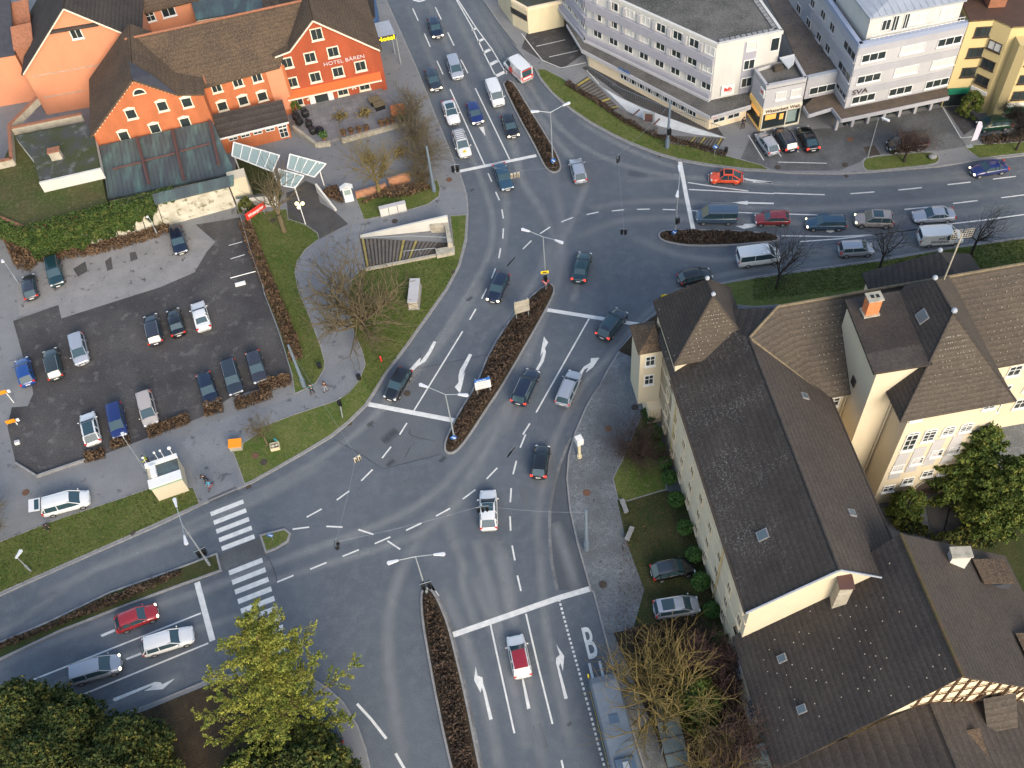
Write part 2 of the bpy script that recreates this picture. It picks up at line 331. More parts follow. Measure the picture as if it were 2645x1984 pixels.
    m['greenp'] = flat('pale_green_paint', (.22, .38, .26), .5)
    m['busblue'] = M2('bus_roof_paint', (.12, .15, .19), (.095, .12, .155), .6, grain=.15, rough=.55)
    m['shelter'] = M2('shelter_roof', (.085, .12, .13), (.06, .07, .075), scale=.5, grain=.15)
    m['skin'] = flat('skin', (.42, .26, .19), .6); m['hair'] = flat('hair', (.03, .02, .015), .7)
    for k, c in dict(cnavy=(.007, .012, .032), cblack=(.007, .007, .009), csilver=(.36, .39, .45), cgrey=(.030, .040, .055), cwhite=(.68, .69, .70),
                     cblue=(.010, .055, .24), csteel=(.022, .060, .105), cdblue=(.008, .02, .12), cred=(.30, .015, .02), corange=(.75, .08, .02), cdgreen=(.008, .045, .03),
                     cgreyg=(.025, .035, .035), cbeige=(.40, .36, .34), cvan=(.07, .11, .165), cbronze=(.30, .27, .26), cdkred=(.22, .02, .025), cteal=(.010, .035, .045),
                     cviolet=(.028, .030, .042), croofred=(.26, .012, .02), croofdark=(.014, .02, .045)).items():
        m[k] = flat('paint_'+k[1:], c, .28, .25 if k in ('csilver', 'cgrey', 'cvan') else 0., .5, 1.)
mk()
# ================================================================== ground
def sheet(name, poly, z, mat, kind='structure', thick=None):
    mb = MB()
    if thick: mb.prism(poly, z-thick, z)
    else: mb.poly([(a, b, z) for a, b in poly])
    return tag(mb.build(name, mat), kind=kind)
def smooth_poly(pts, n=2, closed=True):
    for _ in range(n):
        out = []; N = len(pts)
        for i in range(N if closed else N-1):
            a, b = pts[i], pts[(i+1) % N]
            out += [(a[0]*.75+b[0]*.25, a[1]*.75+b[1]*.25), (a[0]*.25+b[0]*.75, a[1]*.25+b[1]*.75)]
        if not closed: out = [pts[0]]+out+[pts[-1]]
        pts = out
    return pts
def offs(pts, d, closed):
    out = []; N = len(pts)
    for i in range(N):
        a = pts[i-1] if (i > 0 or closed) else None; c = pts[(i+1) % N] if (i < N-1 or closed) else None; p = Vector(pts[i])
        t1 = (p-Vector(a)).normalized() if a else None; t2 = (Vector(c)-p).normalized() if c else None
        t = ((t1 or t2)+(t2 or t1)); t = t.normalized() if t.length > 1e-6 else (t1 or t2)
        nrm = Vector((-t.y, t.x)); k = 1/max(.5, (nrm.dot(Vector((-(t1 or t2).y, (t1 or t2).x)))))
        out.append((p.x+nrm.x*d*k, p.y+nrm.y*d*k))
    return out
def strip(mb, pts, w, z0, z1, closed=False):
    a = offs(pts, w/2, closed); b = offs(pts, -w/2, closed); N = len(pts)
    for i in range(N if closed else N-1):
        j = (i+1) % N
        if z1-z0 < .02: mb.poly([(*a[i], z1), (*b[i], z1), (*b[j], z1), (*a[j], z1)])
        else:
            mb.add([(*a[i], z1), (*b[i], z1), (*b[j], z1), (*a[j], z1), (*a[i], z0), (*b[i], z0), (*b[j], z0), (*a[j], z0)],
                   [(0, 1, 2, 3), (0, 3, 7, 4), (1, 5, 6, 2), (0, 4, 5, 1), (3, 2, 6, 7)])
KERB = MB()
sheet('road', [(-900, -700), (900, -700), (900, 1200), (-900, 1200)], 0, MAT['road'])
# raised blocks -----------------------------------------------------
kW = P('B', 1040, -150, 1095, 0, 1150, 120, 1245, 330, 1342, 550, 1420, 740, 1500, 950, 1560, 1090, 1640, 1290, 1700, 1420, 1740, 1540, 1762, 1659,
       'F', 1765, 160, 1755, 380, 1700, 590, 1600, 780, 1450, 995, 1250, 1275, 1100, 1475, 985, 1659,
       'J', 940, 150, 800, 290, 650, 410, 400, 560, 150, 700, 0, 785, 'I', 2000, 808, 1640, 965, 1300, 1130, 1000, 1260, 500, 1480, 100, 1659, 'M', 0, 255, -1500, 930)
sheet('west_pavement', kW+[(-260, 60), (-260, 420), (10, 420)], .12, MAT['pave'], thick=.2)
strip(KERB, kW, .16, 0, .14)
kN = P('B', 1830, -150, 1890, 0, 2020, 190, 2180, 400, 'C', 60, 335, 140, 430, 262, 572, 300, 650, 400, 770, 550, 900, 700, 1005, 900, 1115, 1050, 1185, 1250, 1262, 1430, 1315,
       1700, 1362, 2000, 1398, 2170, 1405, 'D', 300, 1418, 700, 1425, 940, 1412, 1500, 1365, 1840, 1312, 2212, 1270, 3300, 1120)
sheet('north_pavement', kN+[(300, 130), (300, 420), (40, 420)], .12, MAT['pave'], thick=.2)
strip(KERB, kN, .16, 0, .14)
kE = P('H', 3600, 190, 2212, 362, 1640, 440, 1000, 550, 0, 685, 'G', 1745, 742, 1640, 775, 1400, 860, 1262, 962, 1110, 1078, 960, 1270, 850, 1450, 742, 1659,
       'K', 770, 0, 680, 160, 590, 370, 535, 560, 520, 750, 545, 1000, 610, 1290, 715, 1659, 'O', 735, 220, 830, 580, 930, 950, 1020, 1250, 1150, 1659, 1450, 2600)
sheet('east_pavement', kE+[(60, -100), (300, -100), (300, 130)], .12, MAT['cobble'], thick=.2)
strip(KERB, kE, .16, 0, .14)
kS = P('M', -1500, 1900, -600, 1600, 300, 1480, 1190, 1158, 1690, 950, 'N', -40, 870, 200, 870, 500, 935, 620, 1010, 750, 1130, 860, 1310, 930, 1500, 965, 1659, 1050, 2300)
sheet('south_pavement', kS+[(10, -100), (-150, -100), (-150, 30)], .12, MAT['pave'], thick=.2)
strip(KERB, kS, .16, 0, .14)
# islands -----------------------------------------------------------
def island(name, poly, mat, hi=.14, sm=1, inner=.12):
    poly = smooth_poly(poly, sm) if sm else poly
    sheet(name, poly, hi, MAT[mat], thick=.2); strip(KERB, poly, .2, 0, hi+.03, closed=True); return poly
isl_c = island('central_island', P('G', 395, 742, 420, 780, 405, 840, 330, 985, 200, 1215, 0, 1560, -14, 1580, 'J', 1900, 210, 1750, 440, 1660, 538, 1600, 545, 1575, 510, 1590, 420, 1700, 200, 1830, 0,
                       'G', -104, 1280, 96, 980, 200, 870, 330, 760), 'soil')
isl_n = island('north_island', P('C', 0, 700, 10, 675, 50, 662, 92, 690, 200, 870, 330, 1080, 420, 1230, 470, 1350, 465, 1392, 420, 1415, 370, 1400, 330, 1350, 250, 1180, 130, 970), 'soil')
isl_e = island('east_island', P('G', 1265, 345, 1290, 312, 1400, 303, 1700, 305, 2000, 318, 2200, 335, 2255, 365, 2230, 395, 2050, 408, 1900, 425, 1550, 432, 1400, 415, 1290, 385), 'soil')
isl_s = island('south_island', P('N', 1385, 260, 1400, 205, 1430, 190, 1475, 215, 1520, 290, 1600, 480, 1680, 800, 1750, 1100, 1860, 1659, 2000, 2300, 1800, 2300, 1630, 1659, 1530, 1200, 1450, 780, 1395, 450), 'soil')
isl_w = island('west_island', P('I', 1770, 1365, 1805, 1500, 1400, 1645, 'M', 1000, 345, 500, 540, 0, 775, -900, 1150, -900, 1050, 0, 640, 400, 470, 900, 230, 1300, 90, 1560, -5), 'grassdark', sm=0)
isl_t = island('crossing_island', P('J', 75, 1215, 170, 1190, 270, 1165, 315, 1200, 295, 1262, 200, 1320, 120, 1352), 'grass', sm=0)
isl_p = island('verge_island', P('D', 890, 1330, 930, 1288, 1180, 1265, 1430, 1243, 1500, 1262, 1525, 1305, 1490, 1350, 1200, 1380, 940, 1408, 900, 1380), 'grass')
sheet('refuge_paving', P('I', 1790, 1372, 2130, 1222, 2185, 1362, 1812, 1502), .05, MAT['cobble_s'], thick=.1)
# lawns, paths, lot on the raised blocks -----------------------------
Z = .12
def lawn(name, poly, z=.15, mat='grass', kerb=True, sm=0):
    poly = smooth_poly(poly, sm) if sm else poly
    sheet(name, poly, z, MAT[mat], thick=.04)
    if kerb: strip(KERB, poly, .1, .1, z+.02, closed=True)
lawn('triangle_lawn', P('F', 1620, 190, 1755, 180, 1742, 380, 1690, 590, 1590, 775, 1440, 990, 1240, 1270, 1090, 1470, 972, 1659, 'J', 928, 145, 790, 282, 640, 402, 392, 552, 145, 692, 0, 772,
     'I', 2000, 795, 1900, 515, 2120, 380, 'J', 0, 365, 350, 230, 700, 115, 800, 50, 'F', 790, 1640, 880, 1530, 930, 1400, 900, 1280, 840, 1150, 800, 1000, 795, 850, 815, 720, 870, 650, 930, 612, 1500, 510, 1655, 480))
lawn('path_lawn', P('F', -60, 180, 120, 150, 290, 130, 300, 215, 440, 260, 540, 330, 552, 378, 440, 465, 375, 560, 355, 650, 385, 800, 470, 1000, 560, 1240, 598, 1380, 592, 1440, 530, 1550, 440, 1600, 355, 1640, 335, 1500, 230, 1140, 100, 800, 25, 530))
lawn('corner_lawn', P('F', 850, 40, 'F', 920, 222, 1200, 165, 1440, 95, 1530, 30, 'B', 1540, 1545, 1515, 1470, 1390, 1540, 1050, 1605))
lawn('west_lawn', P('I', 1225, 832, 1580, 825, 1632, 955, 1300, 1108, 1000, 1243, 500, 1462, 100, 1640, 'M', 0, 235, -900, 650, 'I', -900, 1680, 0, 1270, 400, 1112, 760, 990, 1000, 912))
lawn('north_lawn', P('C', 275, 572, 340, 572, 490, 650, 560, 712, 700, 800, 950, 940, 1150, 1062, 1340, 1132, 1700, 1252, 1830, 1282, 2100, 1352, 2168, 1392, 2000, 1385, 1700, 1350, 1430, 1303, 1250, 1250, 1050, 1172, 900, 1102, 700, 992, 550, 888, 400, 758, 305, 640))
lawn('far_east_lawn', P('D', 1720, 1210, 1845, 1300, 2212, 1256, 3000, 1150, 3000, 1020, 2212, 1165, 1800, 1190))
lawn('school_lawn', P('G', 1750, 750, 'H', 0, 700, 1000, 563, 1640, 452, 2212, 374, 3600, 200, 3600, 700, 0, 930, 'G', 1750, 900))
lawn('setts_lawn', P('K', 895, 750, 965, 615, 1050, 420, 1130, 230, 1230, 200, 1310, 500, 1330, 840, 1010, 935, 935, 920))
sheet('leafy_yard', P('K', 930, 925, 1330, 850, 1500, 900, 1900, 1659, 'O', 2100, 1200, 2300, 2300, 1500, 2300, 1350, 1659, 1130, 1000, 1040, 600, 'K', 1150, 1659, 1000, 1250), .135, MAT['grassdark'])
sheet('leaf_litter', P('O', 900, 560, 1600, 420, 1950, 900, 2300, 1700, 2300, 2300, 1550, 2300, 1250, 1400), .145, MAT['soil'])
sheet('corner_bed', P('G', 1262, 985, 1500, 860, 1500, 1400, 1200, 1420, 1120, 1370, 940, 1290, 1110, 1095), .15, MAT['soil'], thick=.05)
lawn('court_lawn', P('L', 1600, 1000, 3000, 700, 3000, 2000, 1900, 1900, 1500, 1400), mat='grassdark')
sheet('court_path', P('L', 1400, 940, 1600, 890, 1640, 1000, 1750, 1240, 1500, 1300, 1440, 1150), .17, MAT['tarpath'])
sheet('tree_bed', P('M', -900, 1700, -300, 1540, 300, 1510, 1200, 1190, 1690, 990, 'N', 0, 900, 350, 960, 440, 1160, 560, 1300, 680, 1480, 740, 1659, 900, 2500, 'M', -900, 2800), .15, MAT['soil'], thick=.05)
strip(KERB, P('N', 440, 1150, 560, 1300, 680, 1480, 740, 1659, 800, 2000), .12, .1, .3)
lot = P('E', 110, 1045, 480, 915, 505, 1025, 915, 895, 1310, 770, 1590, 650, 1690, 480, 1760, 400, 1600, 260, 1960, 200, 2060, 510, 2200, 900, 'F', 100, 800, 230, 1140, 350, 1530,
        'E', 1900, 1659, 'I', 1650, 250, 700, 612, 310, 745, 135, 640, 65, 330, 100, 170, 230, 160, 275, 60, 'E', 270, 1600, 190, 1330)
sheet('parking_lot', lot, .126, MAT['lot'])
sheet('lot_light_patch', P('E', 165, 1000, 130, 780, 190, 700, 560, 560, 900, 450, 1350, 350, 1600, 370, 1760, 400, 1690, 480, 1590, 650, 1310, 770, 915, 895, 505, 1025, 480, 915), .130, MAT['lotlight'])
sheet('lot_patch', P('E', 600, 620, 700, 560, 720, 640, 640, 685), .134, MAT['lot']); sheet('lot_patch', P('E', 860, 560, 910, 520, 925, 620, 880, 640), .134, MAT['lot'])
sheet('lot_patch', P('E', 1060, 490, 1110, 480, 1130, 540, 1070, 560), .134, MAT['lot'])
sheet('brown_path', P('B', 440, 1480, 530, 1520, 560, 1659, 'F', 680, 150, 790, 255, 552, 378, 440, 262, 300, 212, 285, 0, 'B', 345, 1560), .132, MAT['tarpath'])
sheet('park_path', P('F', 1765, 0, 1765, 172, 1600, 185, 1630, 230, 900, 350, 915, 615, 850, 650, 805, 720, 788, 850, 792, 1000, 835, 1155, 890, 1280, 920, 1400, 870, 1530, 780, 1640,
      'J', 690, 105, 350, 222, 0, 355, 'I', 2115, 372, 1890, 510, 1960, 800, 1640, 940, 1580, 820, 'I', 1560, 560, 1480, 460, 1700, 300, 2180, 160, 'F', 370, 1655, 450, 1610, 540, 1560, 605, 1440, 612, 1375, 575, 1240,
      485, 1000, 400, 800, 370, 650, 388, 565, 455, 475, 560, 385, 800, 270, 1000, 225, 1440, 110, 1545, 30, 1545, -60), .128, MAT['path'])
sheet('terrace_paving', P('B', 330, 905, 1065, 745, 1290, 1000, 740, 1150, 540, 1190, 350, 1045), .5, MAT['slabs'], thick=.5)
sheet('beige_yard', P('C', 200, 255, 560, 200, 680, 430, 480, 570, 350, 520, 150, 400), .126, MAT['lot'])
sheet('shop_front_asphalt', P('C', 640, 560, 700, 540, 1100, 700, 1700, 980, 1800, 1120, 1300, 950, 1000, 820, 760, 640), .126, MAT['lot'])
sheet('shop_forecourt', P('D', 0, 1080, 700, 1050, 1540, 880, 1700, 1140, 1740, 1200, 1500, 1240, 1430, 1230, 930, 1275, 870, 1330, 700, 1400, 200, 1400, -100, 1300), .124, MAT['cobble_s'])
sheet('dark_forecourt', P('D', 1560, 880, 1740, 870, 1860, 1010, 1720, 1110), .128, MAT['lot'])
sheet('metal_grid', P('D', 900, 1205, 990, 1193, 1040, 1270, 935, 1290), .13, MAT['iron'])
sheet('setts_band', P('I', 1690, 905, 1920, 800, 1945, 850, 1710, 950), .124, MAT['cobble_s'])
tag(KERB.build('kerb', MAT['kerb']), kind='structure')
# gutter of setts beside the bus lane ---------------------------------
mb = MB(); strip(mb, P('K', 555, 415, 520, 480, 455, 650, 405, 850, 380, 1000, 378, 1200, 395, 1430, 440, 1659), .3, 0, .018)
strip(mb, P('N', 1440, 330, 1420, 330), .1, 0, .012)
for e in (P('N', 1385, 300, 1400, 450, 1455, 780, 1535, 1200, 1635, 1659, 1810, 2300), P('N', 1480, 215, 1530, 290, 1612, 480, 1695, 800, 1765, 1100, 1875, 1659)):
    strip(mb, e, .35, 0, .014)
tag(mb.build('sett_gutter', MAT['gutter']), kind='structure')
# manholes: countable, flat iron lids --------------------------------
def manhole(t, x, y, z, label, r=.38, mat='iron'):
    p = gv(t, x, y, z); o = MB().tube((0, 0, 0), (0, 0, .02), r, n=20).build('manhole_cover', MAT[mat]); o.location = p; MB().tube((0, 0, .02), (0, 0, .026), r*.8, n=20).build('lid', MAT[mat], o)
    tag(o, label, 'manhole cover', 'round manhole covers')
for a in (('F', 1168, 225, .14, 'round drain cover in the path above the subway stairs'), ('F', 175, 218, .17, 'dark manhole cover in grass beside the trunk near the red sign'), ('J', 100, 612, .165, 'black manhole cover in grass near the tree planter'),
          ('J', 30, 560, .165, 'brown manhole cover in grass, left of the black one'), ('K', 1073, 165, .14, 'dark manhole cover in setts close to the cream school corner'), ('K', 858, 338, .14, 'rusty manhole cover in setts left of the bare shrub'),
          ('K', 680, 862, .14, 'pale brown manhole cover in setts between the two grey posts'), ('O', 813, 160, .14, 'dark manhole cover in setts near the end of the bus lane line'), ('I', 210, 860, .14, 'reddish manhole cover beside the white minivan'),
          ('D', 792, 1138, .14, 'yellowish manhole cover in front of the dark parked car'), ('D', 750, 1345, .14, 'black manhole cover on the forecourt by the road'), ('D', 200, 1365, .14, 'grey manhole cover near the silver parked car'),
          ('B', 1612, 1467, .14, 'brown manhole cover on the pavement by the traffic light'), ('J', 1270, 50, .01, 'grey manhole cover in the lane beside the dark car')):
    manhole(*a, mat='rust' if 'rust' in a[4] or 'brown' in a[4] or 'reddish' in a[4] or 'yellow' in a[4] else 'iron')
for i, (t, x, y, l) in enumerate([('J', 798, 300, 'square gully grate at the kerb below the triangle lawn'), ('I', 2030, 815, 'gully grate at the kerb beside the zebra crossing'), ('I', 1085, 1190, 'gully grate at the edge of the long west lawn'),
                         ('F', 1645, 640, 'gully grate at the kerb beside the white cabinets lawn'), ('C', 1275, 1272, 'gully grate at the kerb of the curved north lawn'), ('D', 760, 1437, 'gully grate at the kerb before the oval verge')]):
    p = gv(t, x, y, .15 if t == 'F' or (t == 'I' and x < 1500) else .006); o = MB().box((0, 0, .01), (.55, .4, .03), .4*i).build('drain_grate', MAT['iron']); o.location = p
    tag(o, l, 'drain grate', 'square drain grates')
# ------------------------------------------------------------------ markings
MK = MB(); MZ = .012
def line(t, *xy, w=.16):
    strip(MK, P(t, *xy), w, 0, MZ)
for s in ['B 1315 70 1360 170', 'B 1500 60 1548 160', 'B 1410 275 1458 383', 'B 1600 265 1652 372', 'B 1512 497 1563 608', 'B 1708 488 1765 598', 'B 1620 728 1900 1345', 'B 1825 720 2105 1300',
          'B 1930 1415 1960 1483', 'B 1992 1567 2022 1635', 'B 1660 -20 1795 215 1900 440 1985 610', 'B 1672 -20 1830 225 1960 400 2082 605', 'F 2042 130 2055 205', 'F 2055 285 2050 368', 'F 2032 447 2018 528',
          'F 2150 520 2087 592', 'F 1990 612 1958 693', 'F 1920 775 1877 860', 'F 1830 943 1780 1030', 'J 1268 293 1208 388', 'J 1138 487 1065 580', 'J 987 673 895 765', 'J 797 848 695 922', 'J 572 995 450 1062',
          'J 470 1143 335 1160', 'J 742 1143 610 1137', 'J 872 1163 995 1203', 'J 1108 1255 1213 1325', 'J 2155 480 2085 575', 'J 2005 660 1918 750', 'J 1827 837 1723 915', 'J 1620 990 1505 1053', 'J 1387 1110 1260 1170',
          'J 1133 1223 1005 1278', 'J 875 1328 742 1382', 'J 612 1432 478 1487', 'J 342 1537 208 1592', 'K 217 297 160 387', 'K 182 387 138 495', 'K 103 480 30 575', 'K 107 602 80 712', 'K 65 825 57 940', 'K 55 1055 60 1173',
          'K 72 1293 95 1415', 'K 115 1538 145 1665', 'G 97 520 33 592', 'G 230 385 160 453', 'G 383 273 300 328', 'G 570 195 473 233', 'G 777 152 680 172', 'G 985 133 885 143', 'G 1195 127 1090 130', 'G 1405 133 1302 131',
          'C 1505 1490 1700 1520 2000 1560', 'C 1515 1547 2212 1582', 'D 170 1577 585 1590', 'D 795 1582 990 1567', 'D 1185 1552 1378 1532', 'D 1588 1508 1775 1487', 'D 1958 1463 2145 1440', 'H 1235 130 1430 112', 'H 1632 82 1832 58',
          'H 2025 35 2300 0', 'G 1540 140 2050 160', 'H 0 160 530 175', 'H 845 165 910 163', 'H 230 345 700 352 1000 335 1370 290 1640 245 1900 215 2212 172 3300 20', 'H 385 393 700 370 1090 325 1370 290', 'N 1950 490 2000 720 2145 1375',
          'O 185 400 290 850 402 1300', 'O 475 1595 560 2000', 'M 165 980 1640 395', 'M 565 1105 1700 640', 'J 1290 270 1290 270']:
    q = s.split(); n = [float(a) for a in q[1:]]
    if len(n) > 3 and n[:2] != n[2:4]: line(q[0], *n)
line('F', 1722, 1125, 'J', 1325, 192)
strip(MK, P('G', 700, 1022, 'K', 268, 207), .16, 0, MZ)
line('N', 860, 1135, 975, 1260, 1100, 1420, w=.24); line('N', 1175, 1540, 1250, 1670, w=.24); line('J', 1455, 1605, 1495, 1665, w=.2); line('N', 1455, 155, 1525, 258, w=.2)
line('B', 1700, 1398, 'C', 270, 1270, w=.5); line('J', 955, 140, 1663, 275, w=.55); line('G', 360, 950, 1110, 1070, w=.5); line('C', 1442, 1320, 'G', 1490, 0, 1553, 305, w=.5)
strip(MK, P('N', 1645, 572, 'O', 455, 270, 710, 195), .55, 0, MZ+.003); line('M', 1608, 142, 1735, 620, w=.55)
for x, y, l, h in ((1815, 240, 30, .4), (1870, 330, 40, .5), (1920, 418, 48, .55), (1978, 512, 56, .6), (2040, 600, 75, .6)):
    line('B', x-l*.55, y+l*.28, x+l*.55, y-l*.28, w=h)
line('B', 1320, 0, 1372, 12, 1425, -5, w=.35)
for c in [(1720, 1038, 1988, 933), (1745, 1108, 2010, 1006), (1766, 1180, 2033, 1077), (1788, 1250, 2055, 1148), (1810, 1320, 2077, 1219)]: line('I', *c, w=.52)
for i in range(10):
    line('I', 1870+i*24.2, 1518+i*78, 2143+i*24.2, 1412+i*78, w=.54)
for c in ['C 270 385 505 332', 'C 375 472 610 420', 'C 470 562 675 518', 'C 150 280 240 400 320 500 470 562', 'C 2000 1110 2125 1315', 'D 205 1330 600 1340', 'D 180 1220 230 1285', 'D 355 1230 372 1250', 'D 1545 880 1695 1133 1830 1120',
          'E 1870 430 1980 400', 'E 1885 540 2000 505', 'D 2070 990 2100 1040', 'C 680 580 780 690']:
    q = c.split(); strip(MK, P(q[0], *[float(a) for a in q[1:]]), .12, .13, .142)
def shape(t, *xy, z=MZ): MK.poly([(a, b, z) for a, b in P(t, *xy)])
shape('G', 332, 1168, 367, 1217, 340, 1262, 349, 1295, 330, 1370, 285, 1445, 262, 1440, 300, 1375, 320, 1312, 322, 1290, 302, 1332, 317, 1240)
shape('G', 785, 1340, 735, 1415, 672, 1465, 695, 1420, 665, 1435, 640, 1475, 622, 1465, 655, 1415, 712, 1380, 715, 1345)
shape('F', 1485, 1205, 1508, 1212, 1470, 1290, 1420, 1370, 1355, 1410, 1305, 1460, 1283, 1440, 1370, 1345, 1383, 1345, 1370, 1385, 1400, 1345, 1440, 1290)
shape('F', 1775, 1308, 1800, 1315, 1745, 1430, 1722, 1490, 1742, 1455, 1720, 1560, 1700, 1630, 1658, 1580, 1690, 1540, 1688, 1490, 1700, 1440, 1735, 1380)
shape('N', 1828, 830, 1845, 905, 1885, 920, 1890, 970, 1910, 1030, 1968, 1258, 1940, 1268, 1888, 1030, 1878, 1000, 1870, 1045, 1815, 940)
shape('O', 148, 920, 165, 925, 222, 1170, 195, 1180)
shape('O', 433, 650, 497, 745, 487, 868, 466, 800, 455, 830, 527, 1090, 500, 1097, 430, 800, 432, 760, 460, 735)
shape('G', 1865, 75, 1995, 60, 1995, 70, 'H', 170, 75, 170, 88, 'G', 1995, 83, 1995, 92)
shape('G', 1893, 265, 1955, 262, 1970, 248, 2010, 246, 'H', 185, 252, 185, 266, 'G', 2010, 265, 2060, 270, 1965, 288)
shape('M', 920, 1105, 925, 1090, 1235, 968, 1270, 955, 1310, 960, 1325, 975, 1432, 925, 1330, 1015, 1175, 1030, 1245, 992, 1230, 990, 940, 1115)
shape('B', 1855, 1040, 1895, 1035, 1908, 1112)
shape('C', 1945, 1450, 2030, 1465, 2190, 1485, 2190, 1498, 'C', 1990, 1475)
shape('D', 0, 1480, 155, 1488, 155, 1498, 0, 1490)
shape('M', 820, 572, 935, 525, 945, 542, 832, 590); shape('M', 1025, 765, 1150, 715, 1158, 732, 1035, 778)
MK.poly([(a, b, MZ) for a, b in [(q[0]+.0, q[1]) for q in P('H', 590, 290, 600, 312, 630, 320, 660, 312, 667, 290)]])
# dotted line of the bus lane
dots = P('O', 455, 280, 530, 560, 620, 880, 730, 1290, 770, 1450, 830, 1659, 960, 2100)
for a, b in zip(dots, dots[1:]):
    L = math.dist(a, b); n = int(L/.42)
    for i in range(n):
        t0, t1 = i/n, (i+.58)/n; strip(MK, [(a[0]+(b[0]-a[0])*q, a[1]+(b[1]-a[1])*q) for q in (t0, t1)], .2, 0, MZ)
sheet('asphalt_patch', P('J', 665, 415, 870, 540, 1075, 668, 1300, 610, 1572, 546, 1590, 420, 1690, 215, 'F', 1900, 1340, 1600, 1390, 1310, 1450, 'J', 950, 160, 800, 300), .0022, MAT['patch'])
sheet('asphalt_patch', P('J', 130, 1380, 190, 1500, 210, 1600, 0, 1660, 'I', 1900, 1659, 1850, 1510, 2150, 1380), .0022, MAT['patch'])
sheet('asphalt_patch', P('K', 555, 430, 590, 380, 540, 560, 525, 750, 550, 1000, 615, 1290, 715, 1640, 450, 1659, 400, 1430, 382, 1200, 385, 1000, 410, 850, 460, 650), .0022, MAT['patch_dark'])
for i_, (t_, x_, y_, a_, b_, r_2) in enumerate((('J', 1250, 800, 2.2, 1.1, .5), ('C', 1100, 1420, 2.4, .9, -.3), ('K', 180, 900, .9, 2.6, .1), ('M', 700, 900, 3.0, 1.0, .35), ('H', 1100, 60, 2.5, .8, .1), ('B', 1500, 1200, .9, 2.0, .4), ('D', 1200, 1600, 2.2, .9, .08), ('O', 300, 1400, .8, 2.2, .2), ('G', 900, 700, 1.8, 1.2, .5))):
    c_ = g(t_, x_, y_); ca, sa = math.cos(r_2), math.sin(r_2); sheet('asphalt_patch', [(c_[0]+u*ca-v*sa, c_[1]+u*sa+v*ca) for u, v in ((-a_/2, -b_/2), (a_/2, -b_/2), (a_/2, b_/2), (-a_/2, b_/2))], .0024+.0001*i_, MAT['patch_dark' if i_ % 2 else 'patch'])
tag(MK.build('road_marking', MAT['white_paint']), kind='structure')
def textmesh(name, s, size, o, ex, ey, mat, parent=None, th=.0, kind=None, bold=.0):
    """letters as a mesh: ex along the line, ey up the letters, both world vectors"""
    cu_ = bpy.data.curves.new('t', 'FONT'); cu_.body = s; cu_.size = size; cu_.extrude = th; cu_.offset = bold; cu_.align_x = 'CENTER'; cu_.align_y = 'CENTER'; cu_.resolution_u = 3
    ob = bpy.data.objects.new('t', cu_); COL.objects.link(ob); bpy.context.view_layer.update()
    me = bpy.data.meshes.new_from_object(ob.evaluated_get(bpy.context.evaluated_depsgraph_get())); bpy.data.objects.remove(ob); bpy.data.curves.remove(cu_)
    X = Vector(ex).normalized(); Y = Vector(ey).normalized(); Zv = X.cross(Y).normalized(); Y = Zv.cross(X)
    o = Vector(o)-(Vector(parent.location) if parent else Vector())
    me.transform(Matrix(((X.x*Vector(ex).length, Y.x*Vector(ey).length, Zv.x, o.x), (X.y*Vector(ex).length, Y.y*Vector(ey).length, Zv.y, o.y), (X.z*Vector(ex).length, Y.z*Vector(ey).length, Zv.z, o.z), (0, 0, 0, 1))))
    me.materials.clear(); me.materials.append(mat); ob = bpy.data.objects.new(name, me); COL.objects.link(ob)
    if parent: ob.parent = parent
    if kind: ob['kind'] = kind
    return ob
b0, b1 = gv('O', 728, 780, MZ), gv('O', 665, 525, MZ); up = (b1-b0); side = Vector((up.y, -up.x, 0)).normalized()
textmesh('bus_lane_letter', 'B', 1.42, (b0+b1)/2+side*.12, side*1.35, up.normalized()*(up.length/1.0), MAT['white_paint'], kind='structure', bold=.015)
c = (b0+b1)/2-up*1.12+side*.12
textmesh('bus_lane_letter', 'U', 1.42, c, side*1.35, up.normalized()*(up.length/1.0), MAT['white_paint'], kind='structure', bold=.015)
